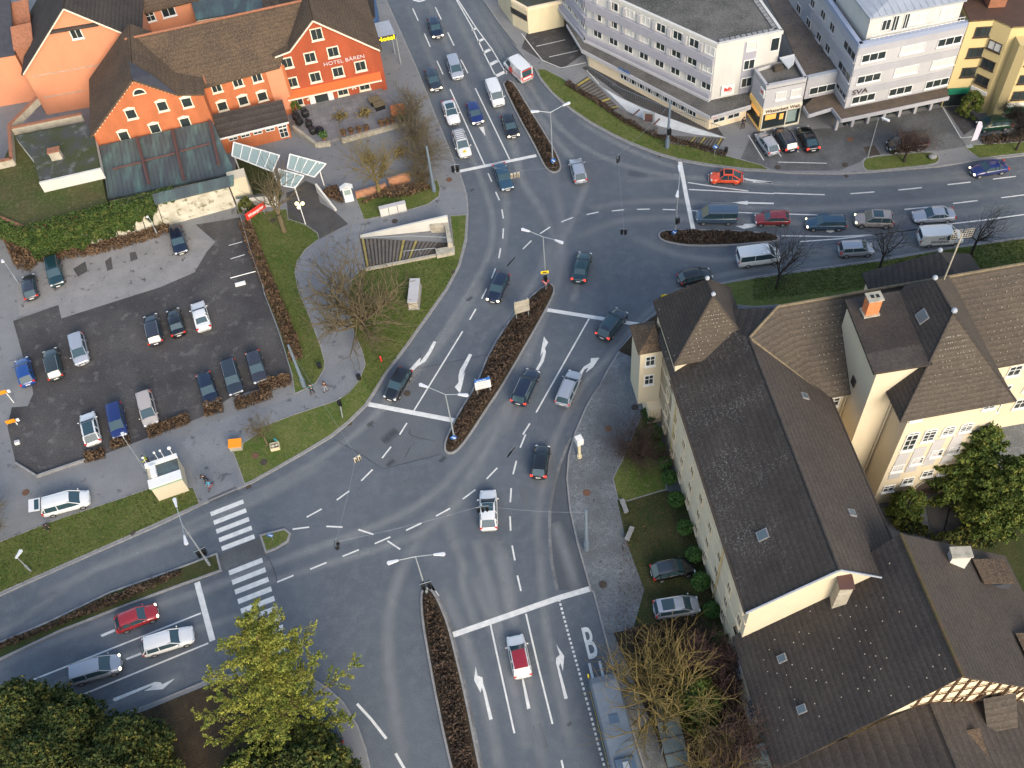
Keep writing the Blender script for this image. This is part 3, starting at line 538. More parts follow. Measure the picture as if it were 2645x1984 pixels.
# wear: pale tyre tracks and dark tar ---------------------------------
def wearstrip(pts, w, mat, z, name):
    pts = smooth_poly([tuple(p) for p in pts], 2, False); a = offs(pts, w/2, False); b = offs(pts, -w/2, False); N = len(pts)
    v = []; f = []; uv = []
    for i in range(N):
        v += [(*a[i], z), (*b[i], z)]; uv += [(0, i/(N-1)), (1, i/(N-1))]
    for i in range(N-1): f.append((2*i, 2*i+1, 2*i+3, 2*i+2))
    me = bpy.data.meshes.new(name); me.from_pydata(v, [], f); l = me.uv_layers.new(name='UVMap')
    for k, lp in enumerate(me.loops): l.data[k].uv = uv[lp.vertex_index]
    me.materials.append(mat); o = bpy.data.objects.new(name, me); COL.objects.link(o); o['kind'] = 'structure'
tracks = ['B 1250 0 1420 380 1600 800 1720 1100 1890 1500 F 1980 200 1960 480 1780 800 1560 1150 1300 1500 J 1000 250 700 500 300 740 I 2000 900 1400 1180 700 1500 M 200 450 -300 700',
          'B 1430 0 1600 380 1790 800 1960 1200 2070 1500 F 2080 300 2030 560', 'B 1590 -50 1800 380 1990 800 2150 1200 C 150 1500 G 300 100 520 600',
          'B 1850 0 2050 330 C 90 480 300 850 560 1150 900 1330 1300 1430 1900 1480 D 400 1500 1100 1480 2212 1350', 'B 1760 -40 1960 300 2130 600 C 160 760 450 1180 700 1420 G 600 150 420 500 300 900 100 1300 K 160 100 0 400',
          'J 1700 1300 1560 1100 1800 700 2100 200 G 300 1050 450 750 500 300 C 400 1400', 'K 330 1659 270 1200 300 900 400 450 620 0 G 900 1300 1130 1000 1400 800 1700 680 H 0 620 700 560 1500 420 2212 280',
          'N 1560 200 1700 480 1800 750 1920 1150 2080 1900', 'N 1800 100 1950 400 2100 900 2250 1500', 'O 300 -100 330 400 400 800 560 1500', 'K 0 1300 60 1659 O 60 400 200 900 330 1659', 'J 1500 1000 1300 1350 1150 1659 N 1100 600 1150 1100 1250 1659',
          'J 1640 1250 1750 1500 N 1700 100 1830 500', 'J 1830 1250 1950 1659 N 2000 400 2150 900', 'J 2000 1250 2080 1659 N 2150 500', 'C 1000 1480 1500 1440 2100 1500 D 1000 1520 2212 1400', 'G 700 120 1100 60 1500 60 2000 120 H 400 130 1200 90 2212 -20',
          'G 600 350 1000 200 1400 200 2000 220 H 400 250 1200 220 2212 90', 'M -200 1250 400 1000 1000 760 1600 520 I 2212 1800', 'M -200 900 500 600 1100 390 1700 200 J 0 1500 500 1320 1000 1150 1500 900 1900 400 2200 0',
          'M -200 1400 900 1180 1500 900', 'J 0 1640 500 1480 1100 1300 1500 1150 1900 700', 'J 900 350 1200 0 F 1500 1300 1900 700', 'I 1000 1400 1500 1200 2000 950 J 200 850 600 600', 'I 300 1700 1000 1400 1700 1130 J 100 900', 'K 420 1100 520 1400 600 1659',
          'G 0 1100 250 750 400 400', 'G 560 900 620 700', 'H 0 560 800 480 1500 390 2212 260', 'G 1050 350 1350 480 1700 560 H 200 500 1000 420 2212 230', 'C 600 980 900 1160 1200 1300 1430 1370']
for i, s in enumerate(tracks):
    a = []
    for q in s.split(): a.append(q if q.isalpha() else float(q))
    pts = P(a[0], *a[1:]); wearstrip(pts, 1.5+.6*((i*7) % 3)/2, MAT['wear'], .003+.0002*i, 'wear_track')
for i, s in enumerate(['J 660 420 860 530 1070 665', 'J 1070 668 1300 610 1560 545', 'J 1290 345 1285 400 1500 440', 'J 1300 480 1250 580', 'J 130 1380 190 1500 210 1600', 'J 950 290 1000 330', 'H 600 420 1300 330', 'F 2050 1290 1600 1380 1300 1440']):
    a = s.split(); wearstrip(P(a[0], *[float(q) for q in a[1:]]), .16, MAT['stain'], .0098+.0001*i, 'tar_seam')
for i, (t, x, y, r) in enumerate([('J', 1130, 400, 1.6), ('J', 1135, 620, .8), ('J', 1560, 590, .7), ('B', 1800, 1550, .5), ('J', 970, 300, .7), ('F', 1780, 860, .7), ('O', 540, 1300, .4), ('D', 300, 1580, .4)]):
    p = P(t, x, y)[0]; wearstrip([(p[0]-r*.5, p[1]-r*.4), (p[0], p[1]), (p[0]+r*.5, p[1]+r*.4)], r, MAT['stain'], .0098+.0001*i, 'oil_stain')
# ================================================================== buildings
class Fac:
    """vertical wall plane through two seen points; u metres along it, z up, o metres proud of it"""
    def __init__(s, a, b):
        s.a = np.array(a, float); d = np.array(b, float)-s.a; d[2] = 0; s.L = float(np.linalg.norm(d)); s.d = d/s.L; s.n = np.array([s.d[1], -s.d[0], 0])
    def hit(s, t, x, y):
        d = ray(t, x, y); q = ((s.a-CC)@s.n)/(d@s.n); p = CC+d*q; return float((p-s.a)@s.d), float(p[2])
    def pt(s, u, z, o=0.): p = s.a+s.d*u+s.n*o; return np.array((p[0], p[1], z))
    def box(s, mb, u0, u1, z0, z1, o0, o1, mi=None):
        return mb.obox(s.pt(u0, z0, o0), s.d*(u1-u0), s.n*(o1-o0), (0, 0, z1-z0), mi)
def window(root, fac, u, z, w, h, frame='trim', style='cross', pane='glass', o=0., sill=True, fw=.12, label=None):
    """frame with glazing bars and a sill; the pane is a sub-part"""
    mb = MB(); a, b, c, d = u-w/2, u+w/2, z-h/2, z+h/2
    fac.box(mb, a, a+fw, c, d, o, o+.09); fac.box(mb, b-fw, b, c, d, o, o+.09); fac.box(mb, a+fw, b-fw, d-fw, d, o, o+.09); fac.box(mb, a+fw, b-fw, c, c+fw, o, o+.09)
    if sill: fac.box(mb, a-.08, b+.08, c-.1, c-.005, o, o+.2)
    if style == 'plain': fac.box(mb, u-.016, u+.016, c+fw, d-fw, o+.03, o+.05)
    if style in ('cross', 'mull'): fac.box(mb, u-.03, u+.03, c+fw, d-fw, o+.03, o+.075)
    if style == 'cross': fac.box(mb, a+fw, u-.03, z+.1, z+.15, o+.03, o+.075); fac.box(mb, u+.03, b-fw, z+.1, z+.15, o+.03, o+.075)
    if style == 'three':
        for k in (1, 2): fac.box(mb, a+w*k/3-.035, a+w*k/3+.035, c+fw, d-fw, o+.03, o+.075)
    if style == 'pediment': mb.slab([fac.pt(a-.1, d+.005, o+.1), fac.pt(b+.1, d+.005, o+.1), fac.pt(b+.05, d+.12, o+.1), fac.pt(u, d+.34, o+.1), fac.pt(a-.05, d+.12, o+.1)], .1, d=-fac.n)
    if style == 'arch':
        n = 8; ar = [(u+math.cos(math.pi*k/n)*w/2, d+math.sin(math.pi*k/n)*w/2*.6) for k in range(n+1)]
        for (p, q), (p2, q2) in zip(ar, ar[1:]): mb.tube(fac.pt(p, q, o+.05), fac.pt(p2, q2, o+.05), .06, n=5)
        fac.box(mb, u-.03, u+.03, c+fw, d+w*.28, o+.03, o+.07)
        for k in (.33, .66): fac.box(mb, a+fw, u-.035, c+h*k-.02, c+h*k+.02, o+.03, o+.07); fac.box(mb, u+.035, b-fw, c+h*k-.02, c+h*k+.02, o+.03, o+.07)
    f = mb.build('window', MAT[frame], root, True, label=label); m2 = MB()
    if style == 'arch': m2.poly([fac.pt(a+.02, c+.02, o+.02), fac.pt(b-.02, c+.02, o+.02)]+[fac.pt(p, q, o+.02) for p, q in ar])
    else: fac.box(m2, a+fw, b-fw, c+fw, d-fw, o+.004, o+.025)
    pn = m2.build('pane', MAT[pane], f); off = Vector(root.location)
    pn.data.transform(Matrix.Translation(-off)); return f
def wins(root, fac, lst, w, h, **k):
    for q in lst:
        u, z = fac.hit(*q[:3]); window(root, fac, u, z, w, h, **k)
def strokes(root, fac, u0, u1, z, h, mat, o):
    """a line of writing too small to read: narrow letter-high strokes"""
    mb = MB(); u = u0
    while u < u1: w_ = h*(.18+.3*random.random()); hh = h*(.5+.5*random.random()); fac.box(mb, u, min(u+w_, u1), z-h/2, z-h/2+hh, o, o+.015); u += w_+h*(.16+.2*random.random())
    q = mb.build('lettering', MAT[mat], root, True); q['kind'] = 'stuff'; return q
def wallring(mb, poly, z0, tops, mi=None):
    n = len(poly); tops = tops if isinstance(tops, (list, tuple)) else [tops]*n
    for i in range(n):
        j = (i+1) % n; mb.poly([(*poly[i], z0), (*poly[j], z0), (*poly[j], tops[j]), (*poly[i], tops[i])], mi)
def gabled(root, fac, prof, depth, wall, roof, z0=0., over=.3, th=.22, names=('wall', 'roof'), side=.25, back=True, trim=None, under=.0):
    """profile [(u,z)..] of the front gable pushed back by depth"""
    mb = MB(); us = [p[0] for p in prof]; a, b = us[0], us[-1]; n = len(prof)
    mb.poly([fac.pt(a, z0), fac.pt(b, z0)]+[fac.pt(u, z-.02) for u, z in reversed(prof)])
    if back: mb.poly([fac.pt(a, z0, -depth), fac.pt(b, z0, -depth)]+[fac.pt(u, z-.02, -depth) for u, z in reversed(prof)])
    for u, z in (prof[0], prof[-1]): mb.poly([fac.pt(u, z0), fac.pt(u, z-.02), fac.pt(u, z-.02, -depth), fac.pt(u, z0, -depth)])
    w_ = mb.build(names[0], MAT[wall], root, True); r_ = MB()
    for i in range(n-1):
        (u0, z0_), (u1, z1_) = prof[i], prof[i+1]
        if i == 0: k = side/max(.3, math.hypot(u1-u0, z1_-z0_)); u0, z0_ = u0-(u1-u0)*k, z0_-(z1_-z0_)*k
        if i == n-2: k = side/max(.3, math.hypot(u1-u0, z1_-z0_)); u1, z1_ = u1+(u1-u0)*k, z1_+(z1_-z0_)*k
        nn = np.array([-(z1_-z0_), u1-u0]); nn = nn/np.linalg.norm(nn); dv = fac.d*nn[0]+np.array([0, 0, 1])*nn[1]
        q = [fac.pt(u0, z0_, over), fac.pt(u1, z1_, over), fac.pt(u1, z1_, -depth-.1), fac.pt(u0, z0_, -depth-.1)]
        r_.slab([p+dv*th for p in q], th, d=-dv)
    ro = r_.build(names[1], MAT[roof], root, True)
    if trim:
        t_ = MB()
        for (u0, z0_), (u1, z1_) in zip(prof, prof[1:]): t_.tube(fac.pt(u0, z0_+.02, over+.03), fac.pt(u1, z1_+.02, over+.03), .1, n=5)
        t_.build('barge_board', MAT[trim], root, True)
    return w_, ro
def prismwall(root, poly, z0, z1, mat, name='wall'):
    mb = MB(); wallring(mb, poly, z0, z1); mb.poly([(*p, z1) for p in poly]); return mb.build(name, MAT[mat], root, True)
def slabpart(root, name, pts, th, mat, **k): return MB().slab(pts, th).build(name, MAT[mat], root, True, **k)
def xy(*p): return [(float(q[0]), float(q[1])) for q in p]
# ---- red hotel with lettering -------------------------------------
fh = Fac(g('B', 330, 905), g('B', 1065, 745))
hotel = thing('hotel', 'red gabled hotel with white lettering and an orange awning above its terrace', 'hotel', fh.pt(6, 0))
gabled(hotel, fh, [(-.1, 8.9), (1.9, 9.25), (5.7, 12.9), (13.2, 6.6)], 12.5, 'red', 'roof_brown', trim='trim', over=.35)
fh2 = fh
for q in [('B', 530, 278)]: wins(hotel, fh, [q], 1.55, 1.75, style='plain')
wins(hotel, fh, [('B', 287, 512), ('B', 477, 467), ('B', 665, 422), ('B', 330, 672), ('B', 520, 628), ('B', 705, 585), ('B', 888, 537)], 1.55, 1.6, style='plain', fw=.14)
wins(hotel, fh, [('B', 375, 825), ('B', 743, 740), ('B', 920, 697)], 1.5, 1.5, style='plain')
u0, z0 = fh.hit('B', 590, 527); u1, z1 = fh.hit('B', 918, 457)
textmesh('lettering', 'HOTEL BÄREN', .78, fh.pt((u0+u1)/2, (z0+z1)/2, .06), fh.d*((u1-u0)/4.95), (0, 0, 1), flat('lilac_letters', (.58, .52, .54), .6), hotel, th=.02)
mb = MB(); ua, za = fh.hit('B', 285, 762); ub, zb = fh.hit('B', 1045, 580)
mb.slab([fh.pt(ua, za+.25, .02), fh.pt(ub, za+.25, .02), fh.pt(ub, za-.25, 1.1), fh.pt(ua, za-.25, 1.1)], .06); aw = mb.build('awning', flat('awning_cloth', (.78, .13, .03), .7), hotel, True)
mb = MB(); mb.slab([fh.pt(ua, za-.26, 1.1), fh.pt(ub, za-.26, 1.1), fh.pt(ub, za-.26, 1.18), fh.pt(ua, za-.26, 1.18)], .2); mb.build('valance', MAT['trim'], hotel, True)
du, dz = fh.hit('B', 572, 800); mb = MB(); fh.box(mb, du-.85, du+.85, .5, 2.5, .01, .06); d_ = mb.build('door', MAT['glass'], hotel, True)
for s in (-1, 1):
    mb = MB(); fh.box(mb, du+s*1.25-.36, du+s*1.25+.36, .5, 2.6, .07, .14); fh.box(mb, du+s*1.25-.22, du+s*1.25+.22, 1.4, 2.3, .145, .16); mb.build('shutter', MAT['trimw'], hotel, True)
for x, y in ((470, 808), (835, 718)):
    uu, zz = fh.hit('B', x, y); mb = MB()
    for a, b in ((-.2, 0), (.2, 0), (0, .18)): mb.ball(fh.pt(uu+a, zz+b, .12), .13, 8, 5)
    mb.build('wall_emblem', MAT['trim'], hotel, True)
# eaves roof sign "Hotel" on its flat box east of the hotel
c = gv('B', 1060, 225, 5.2); sgn = thing('hotel_sign_box', 'white flat canopy box with yellow Hotel lettering east of the red hotel', 'sign', (c.x, c.y, 0))
q = [g('B', 950, 200, 5.4), g('B', 1120, 165, 5.4), g('B', 1170, 275, 5.4), g('B', 1010, 310, 5.4)]
MB().slab(q, .75).build('canopy', MAT['zinc'], sgn, True); fs = Fac(q[3], q[2])
mb = MB(); fs.box(mb, -.02, fs.L+.02, 4.6, 5.38, .01, .08); mb.build('sign_board', MAT['trimd'], sgn, True)
textmesh('lettering', 'Hotel', .8, fs.pt(fs.L*.5, 5.0, .13), fs.d*1.35, (0, 0, 1.1), flat('lit_letters', (.9, .75, .02), .5, emit=(1, .8, .02), es=.5), sgn, th=.02, bold=.02)
mb = MB(); mb.tube((q[2][0], q[2][1]+.4, 0), (q[2][0], q[2][1]+.4, 4.65), .09); mb.tube((q[1][0], q[1][1]-.2, 0), (q[1][0], q[1][1]-.2, 4.65), .09); mb.build('post', MAT['steel'], sgn, True)
# ---- long orange wing ----------------------------------------------
ez = 7.9; el, er = g('A', 1640, 705, ez), g('B', 200, 540, ez); fm = Fac(el, er)
wing = thing('hotel_wing', 'orange middle wing with mossy brown tiled roof joining the hotel', 'building', fm.pt(4, 0))
D_ = 9.5; rz_ = 12.4
rl = g('A', 1020, 325, rz_); rr_ = g('B', 410, 10, rz_)
mb = MB(); wl = fm.pt(-.2, 0); mb.poly([fm.pt(-9, 0), fm.pt(fm.L+1, 0), fm.pt(fm.L+1, ez-.1), fm.pt(-9, ez-.1)]); mb.build('wall', MAT['orange'], wing, True)
e0 = fm.pt(-6.5, ez, .35); e1 = fm.pt(fm.L+.3, ez, .35)
MB().slab([e0+(0, 0, .0), e1, rr_, rl], .25).build('roof', MAT['roof_brown'], wing, True)
bk = np.array([-fm.n[0], -fm.n[1], 0])*7
MB().slab([rl, rr_, rr_+bk-(0, 0, 4.5), rl+bk-(0, 0, 4.5)], .25).build('roof', MAT['roof_brown'], wing, True)
mb = MB(); mb.tube(rl+(0, 0, .08), rr_+(0, 0, .08), .16, n=6); a_, b_ = g('A', 1520, 190, rz_-.1), g('A', 1680, 680, ez+.3); mb.tube(a_, b_, .13, n=5)
mb.build('ridge_tiles', MAT['brick'], wing, True)
wins(wing, fm, [('A', 1767, 715), ('A', 1940, 670), ('A', 2097, 630)], 1.35, 1.45, style='mull')
wins(wing, fm, [('A', 1815, 865), ('A', 1985, 820), ('A', 2141, 785)], 1.35, 1.45, style='pediment')
mb = MB(); u0, _ = fm.hit('A', 2170, 600); fm.box(mb, u0, fm.L+.6, 1, ez-.3, .02, .06); mb.build('pink_wall', MAT['salmon'], wing, True)
# annex with monopitch roof
az = 4.2
ax = [g('A', 1735, 935, az), g('B', 250, 812, az), g('B', 300, 990, 3.0), g('A', 1760, 1135, 3.0)]
annex = thing('low_annex', 'low annex with sloping dark brown roof below the orange wing', 'building', (*ax[3][:2], 0))
MB().slab(ax, .2).build('roof', MAT['roof_dark'], annex, True); fa = Fac(ax[3], ax[2])
mb = MB(); wallring(mb, xy(fa.pt(.2, 0, -.3), fa.pt(fa.L-.2, 0, -.3), ax[1], ax[0]), 0, [2.85, 2.85, 4.0, 4.0]); mb.build('wall', MAT['orange'], annex, True)
mb = MB(); fa.box(mb, 0, fa.L, 2.72, 2.95, .02, .1); mb.build('gutter', MAT['trimw'], annex, True)
for i in range(5): window(annex, fa, fa.L*(.22+.17*i), 2.2, 1.2, .5, 'trimw', 'mull', o=-.3, sill=False, fw=.08)
fa2 = Fac(fa.pt(fa.L-.2, 0, -.3), fa.pt(fa.L-.2, 0, -4)); window(annex, fa, fa.L-1.0, 1.2, 1.1, 1.5, 'trimw', 'cross', o=-.29, sill=False, fw=.07)
# ---- left orange gable ----------------------------------------------
cz = 4.4
fl = Fac(g('A', 810, 1185, cz), g('A', 1725, 985, cz)); lg = thing('gabled_hotel_wing', 'orange gabled wing with half-moon attic window above the copper roofs', 'building', fl.pt(7, 0))
pz = [fl.hit('A', 765, 1100), fl.hit('A', 1085, 655), fl.hit('A', 1450, 775), fl.hit('A', 1655, 770)]
gabled(lg, fl, [(pz[0][0]-.1, pz[0][1]), pz[1], pz[2], (pz[3][0], pz[3][1])], 11.5, 'orange', 'roof_brown', over=.25)
wins(lg, fl, [('A', 1325, 865), ('A', 1070, 930), ('A', 1525, 835), ('A', 1265, 1048), ('A', 1012, 1108), ('A', 1512, 998)], 1.35, 1.5, style='pediment')
uu, zz = fl.hit('A', 1140, 765); mb = MB(); n = 10
for k in range(n): mb.tube(fl.pt(uu+math.cos(math.pi*k/n)*.75, zz+math.sin(math.pi*k/n)*.75, .06), fl.pt(uu+math.cos(math.pi*(k+1)/n)*.75, zz+math.sin(math.pi*(k+1)/n)*.75, .06), .09, n=5)
fl.box(mb, uu-.85, uu+.85, zz-.12, zz, 0, .12); f = mb.build('window', MAT['trim'], lg, True, label='half-moon attic window')
m2 = MB(); m2.poly([fl.pt(uu+math.cos(math.pi*k/n)*.7, zz+math.sin(math.pi*k/n)*.7, .03) for k in range(n+1)]); p_ = m2.build('pane', MAT['glass'], f); p_.data.transform(Matrix.Translation(-Vector(lg.location)))
mb = MB()
for (ua, za), (ub, zb), n in ((pz[0], pz[1], 16), (pz[1], pz[2], 12)):
    for k in range(n): t = (k+.5)/n; mb.ball(fl.pt(ua+(ub-ua)*t, za+(zb-za)*t-.12, .06), .09, 6, 4)
mb.build('eaves_studs', MAT['trim'], lg, True)
sa0, sa1 = fl.pt(pz[1][0], pz[1][1]+.32, .2), fl.pt(pz[2][0], pz[2][1]+.32, .2)
MB().slab([sa0, sa1, g('A', 1240, 610, pz[2][1]+2.6), g('A', 1050, 500, pz[1][1]+.45)], .1).build('slate_valley', MAT['roof_slate'], lg, True)
# ---- copper roofs and glasshouse ------------------------------------
cb = thing('copper_roofed_hall', 'low hall with patinated copper standing-seam roof above the ivy wall', 'building', (*g('A', 1300, 1400, 0)[:2], 0))
c0, c1, c2, c3 = g('A', 812, 1190, cz+.3), g('A', 1730, 985, cz+.3), g('A', 1850, 1420, 3.7), g('A', 880, 1620, 3.7)
MB().slab([c0, c1, c2, c3], .3).build('roof', MAT['copper'], cb, True)
c4, c5 = g('A', 1790, 1130, 3.9), g('A', 1920, 1415, 3.3); MB().slab([c1+(0, 0, -.1), c4, c5, c2+(0, 0, -.1)], .2).build('roof', MAT['copper'], cb, True)
c6, c7 = g('A', 1240, 1585, 5.5), g('A', 1905, 1425, 5.5); c8 = g('A', 1905, 1510, 5.1); c9 = g('A', 1265, 1665, 5.1)
MB().slab([c6, c7, c8, c9], .2).build('roof', MAT['copper'], cb, True)
mb = MB(); wallring(mb, xy(c0, c1, c5, c2, c3), 0, [cz, cz, 3, 3.3, 3.3]); mb.build('wall', MAT['stonew'], cb, True)
mb = MB()
for (xa, ya), (xb, yb) in (((1115, 1125), (1215, 1500)), ((1405, 1060), (1500, 1465)), ((1710, 985), (1785, 1340))):
    ff = lambda x, y: g('A', x, y, 4.95 if y < 1200 else 4.3); mb.tube(ff(xa, ya), ff(xb, yb), .2, n=5)
for (xa, ya), (xb, yb) in (((920, 1380), (1150, 1322)), ((1175, 1312), (1430, 1250)), ((1470, 1235), (1720, 1170))): mb.tube(g('A', xa, ya, 4.45), g('A', xb, yb, 4.45), .12, n=5)
mb.build('ridge_capping', MAT['copper_b'], cb, True)
mb = MB(); 
for k in range(26):
    t = (k+.5)/26; a = c0*(1-t)+c1*t; b = c3*(1-t)+c2*t; mb.tube(a+(0, 0, .02), b+(0, 0, .02), .035, n=4)
mb.build('standing_seam', MAT['copper'], cb, True)['kind'] = 'stuff'
# ---- garden terrace, ivy wall, white wall ---------------------------
gz = 4.6
gt = P('E', -500, 60, 0, 205, 205, 288, 880, 105, 'A', 835, 1480, 820, 1380, 760, 1120, 700, 1000, 110, 1100, 0, 1390, -500, 1500, z=gz)
tag(MB().prism(gt, 0, gz).build('garden_terrace', M2('rough_garden_grass', (.04, .06, .012), (.065, .06, .022), .3, c3=(.10, .095, .04), s3=2., lo3=.5, hi3=.75, grain=.5, gs=8, bump=.5)), kind='structure')
wv = Fac(g('E', 350, 545), g('E', 1930, 115)); wt = thing('retaining_wall', 'pale retaining wall behind the parking lot, half covered in ivy', 'wall', wv.pt(12, 0))
mb = MB(); wv.box(mb, -.2, wv.L, 0, 4.9, -.35, 0); mb.build('wall', M2('stained_whitewash', (.52, .50, .43), (.38, .36, .29), .8, c3=(.16, .15, .09), s3=1.3, lo3=.55, hi3=.7, grain=.15), wt, True)
gl, gr2 = g('E', 205, 290, 4.9), g('E', 0, 205, 4.9)
mb = MB(); f2 = Fac((gr2[0], gr2[1], 0), (gl[0], gl[1], 0)); f2.box(mb, -8, f2.L+.1, 0, 4.9, -.3, 0); mb.build('side_wall', MAT['stonew'], wt, True)
mb = MB(); wv.box(mb, -.2, 11, 4.9, 5.0, -.4, .06); f2.box(mb, -8, f2.L, 4.9, 5.0, -.35, .06); mb.build('coping', MAT['brick'], wt, True)
fr = thing('roof_garden_hut', 'flat mossy roofed hut with white front wall beside the copper roofs', 'building', (*g('A', 500, 1300, 0)[:2], 0))
r0 = P('A', 120, 1110, 700, 1000, 770, 1120, 820, 1375, 330, 1488, 270, 1300, z=6.0)
mb = MB(); wallring(mb, r0, gz, 5.75); mb.build('wall', MAT['white'], fr, True); MB().prism(r0, 5.75, 6.0).build('roof', MAT['moss_roof'], fr, True)
fw_ = Fac((*r0[4], 0), (*r0[3], 0)); mb = MB(); fw_.box(mb, -.1, fw_.L+.1, 4.6, 6.15, .02, .3); mb.build('parapet', MAT['white'], fr, True)
mb = MB(); p = gv('A', 470, 1290, 6.0); mb.box((p.x, p.y, 6.6), (1.3, .8, 1.3), .15); ch = mb.build('chimney', MAT['stonew'], fr, True)
MB().box((p.x-fr.location.x, p.y-fr.location.y, 7.3), (1.5, 1.0, .12), .15).build('cap', MAT['brick'], ch)
# low walls at the very left
lw = thing('garden_wall', 'low brick-capped garden wall at the left of the salmon house', 'wall', (*g('A', 60, 1200, 0)[:2], 0))
for a, b in (((330, 850), (105, 1075)), ((105, 1075), (125, 1350)), ((125, 1350), (-200, 1420)), ((120, 1100), (690, 985))):
    f = Fac(g('A', *a, gz), g('A', *b, gz)); mb = MB(); f.box(mb, 0, f.L, gz, gz+1.0, -.12, .12); mb.build('wall', MAT['stonew'], lw, True); mb = MB(); f.box(mb, 0, f.L, gz+1.1, gz+1.2, -.22, .22); mb.build('coping', MAT['brick'], lw, True)
# ---- salmon house -----------------------------------------------------
fp = Fac(g('A', 400, 940), g('A', 690, 890)); ph = thing('salmon_house', 'big salmon-pink gabled house at the left edge behind the garden', 'house', fp.pt(7, 0))
a0, a1, a2 = fp.hit('A', 195, 590), fp.hit('A', 522, 58), fp.hit('A', 1065, 292)
gabled(ph, fp, [(a0[0], a0[1]), a1, (a2[0]+1., a2[1]-.6)], 14, 'salmon', 'roof_dark', trim='trim', over=.5)
wins(ph, fp, [('A', 620, 268)], 1.5, 1.7, frame='trimw', style='mull')
mb = MB(); uu, zz = fp.hit('A', 400, 245); uv, _ = fp.hit('A', 800, 180); mb.slab([fp.pt(uu, zz, .02), fp.pt(uv, zz, .02), fp.pt(uv, zz-.22, .5), fp.pt(uu, zz-.22, .5)], .1); mb.build('ledge_roof', MAT['roof_dark'], ph, True)
mb = MB()
for (xa, ya), (xb, yb) in (((265, 622), (850, 498)), ((360, 795), (670, 720))):
    ua, za = fp.hit('A', xa, ya); ub, zb = fp.hit('A', xb, yb); fp.box(mb, ua, ub, za-.05, za+.05, .01, .07)
mb.build('string_course', MAT['stonew'], ph, True)
for (x, y, sz) in ((160, 190, 1), (180, 385, 1)):
    f = Fac(g('A', x-70, y+20, 8.6), g('A', x+60, y-10, 8.6)); mb = MB(); mb.slab([f.pt(0, 8.6), f.pt(2.6, 8.6), f.pt(3.1, 10.4, -2.4), f.pt(.4, 10.4, -2.4)], .2); f.box(mb, .1, 2.4, 6, 8.5, -3, -.1); mb.build('dormer', MAT['brick'], ph, True)
rw = thing('rear_wing', 'salmon rear wing with three white windows under a brown tiled roof', 'building', (*g('A', 1300, 250, 0)[:2], 0))
fr2 = Fac(g('A', 880, 165, 8.2), g('A', 1545, 0, 8.2)); gabz = 8.2
mb = MB(); mb.poly([fr2.pt(-3, 0), fr2.pt(fr2.L+1, 0), fr2.pt(fr2.L+1, gabz), fr2.pt(-3, gabz)]); mb.poly([fr2.pt(fr2.L+1, 0), fr2.pt(fr2.L+1, gabz), fr2.pt(fr2.L+1, gabz, -10), fr2.pt(fr2.L+1, 0, -10)]); mb.build('wall', MAT['salmon'], rw, True)
MB().slab([fr2.pt(-4, gabz, .4), fr2.pt(fr2.L+1.3, gabz, .4), fr2.pt(fr2.L+1.3, gabz+4.5, -6), fr2.pt(-4, gabz+4.5, -6)], .25).build('roof', MAT['roof_brown'], rw, True)
wins(rw, fr2, [('A', 1090, 165), ('A', 1225, 135)], 1.35, 1.5, frame='trimw', style='cross'); wins(rw, fr2, [('A', 1375, 95)], 1.9, 1.5, frame='trimw', style='mull')
ls = thing('salmon_side_building', 'narrow salmon building cut by the left edge, dark roof behind', 'building', (*g('A', 0, 600, 0)[:2], 0))
q = [g('A', -300, 500, 8), g('A', 110, 430, 8)]; f = Fac(q[0], q[1]); mb = MB(); mb.poly([f.pt(0, 0), f.pt(f.L, 0), f.pt(f.L, 8), f.pt(0, 8)]); mb.poly([f.pt(f.L, 0), f.pt(f.L, 8), f.pt(f.L, 8, -9), f.pt(f.L, 0, -9)]); mb.build('wall', MAT['salmon'], ls, True)
MB().slab([f.pt(-1, 8, .3), f.pt(f.L+.2, 8, .3), f.pt(f.L+.2, 12, -10), f.pt(-1, 12, -10)], .25).build('roof', MAT['roof_slate'], ls, True)
bb = thing('rear_flat_building', 'flat blue-green roofed building behind the hotel ridge', 'building', (*g('A', 1850, 60, 0)[:2], 0))
q = P('A', 1560, 20, 2100, -90, 2400, -160, 2500, -10, 2200, 60, 1600, 160, z=8); mb = MB(); wallring(mb, q, 0, 7.8); mb.build('wall', MAT['creamw'], bb, True); MB().prism(q, 7.8, 8).build('roof', MAT['copper'], bb, True)
eb = thing('blue_house', 'blue-walled house behind the east end of the hotel', 'building', (*g('B', 960, 60, 0)[:2], 0))
q = P('B', 700, -60, 990, -120, 1010, 150, 960, 170, z=5); mb = MB(); wallring(mb, q, 0, 5); mb.build('wall', flat('blue_wall', (.05, .13, .3), .6), eb, True); MB().prism(q, 5, 5.3).build('roof', MAT['roof_dark'], eb, True)
# ---- glass canopy walkway -------------------------------------------
gc = thing('glass_canopy', 'white-framed sloping glass canopy leading to the hotel entrance', 'canopy', (*g('A', 2100, 1300, 0)[:2], 0))
def glz(t, pts, nz, rows=1):
    a, b, c, d = [g(t, x, y, z) for x, y, z in pts]; mb = MB(); mb.slab([a, b, c, d], .04); mb.build('glazing', MAT['glassb'], gc, True)
    mb = MB(); up = np.array([0, 0, .05])
    for p, q_ in ((a, b), (b, c), (c, d), (d, a)): mb.tube(p+up, q_+up, .09, n=5)
    for k in range(1, nz): t_ = k/nz; mb.tube(a*(1-t_)+b*t_+up, d*(1-t_)+c*t_+up, .06, n=5)
    mb.build('frame', MAT['trimw'], gc, True)
glz('S', [(604, 368, 3.6), (722, 402, 3.6), (704, 444, 2.9), (599, 403, 2.9)], 5)
glz('S', [(749, 399, 3.6), (842, 424, 3.6), (812, 458, 2.9), (742, 436, 2.9)], 4)
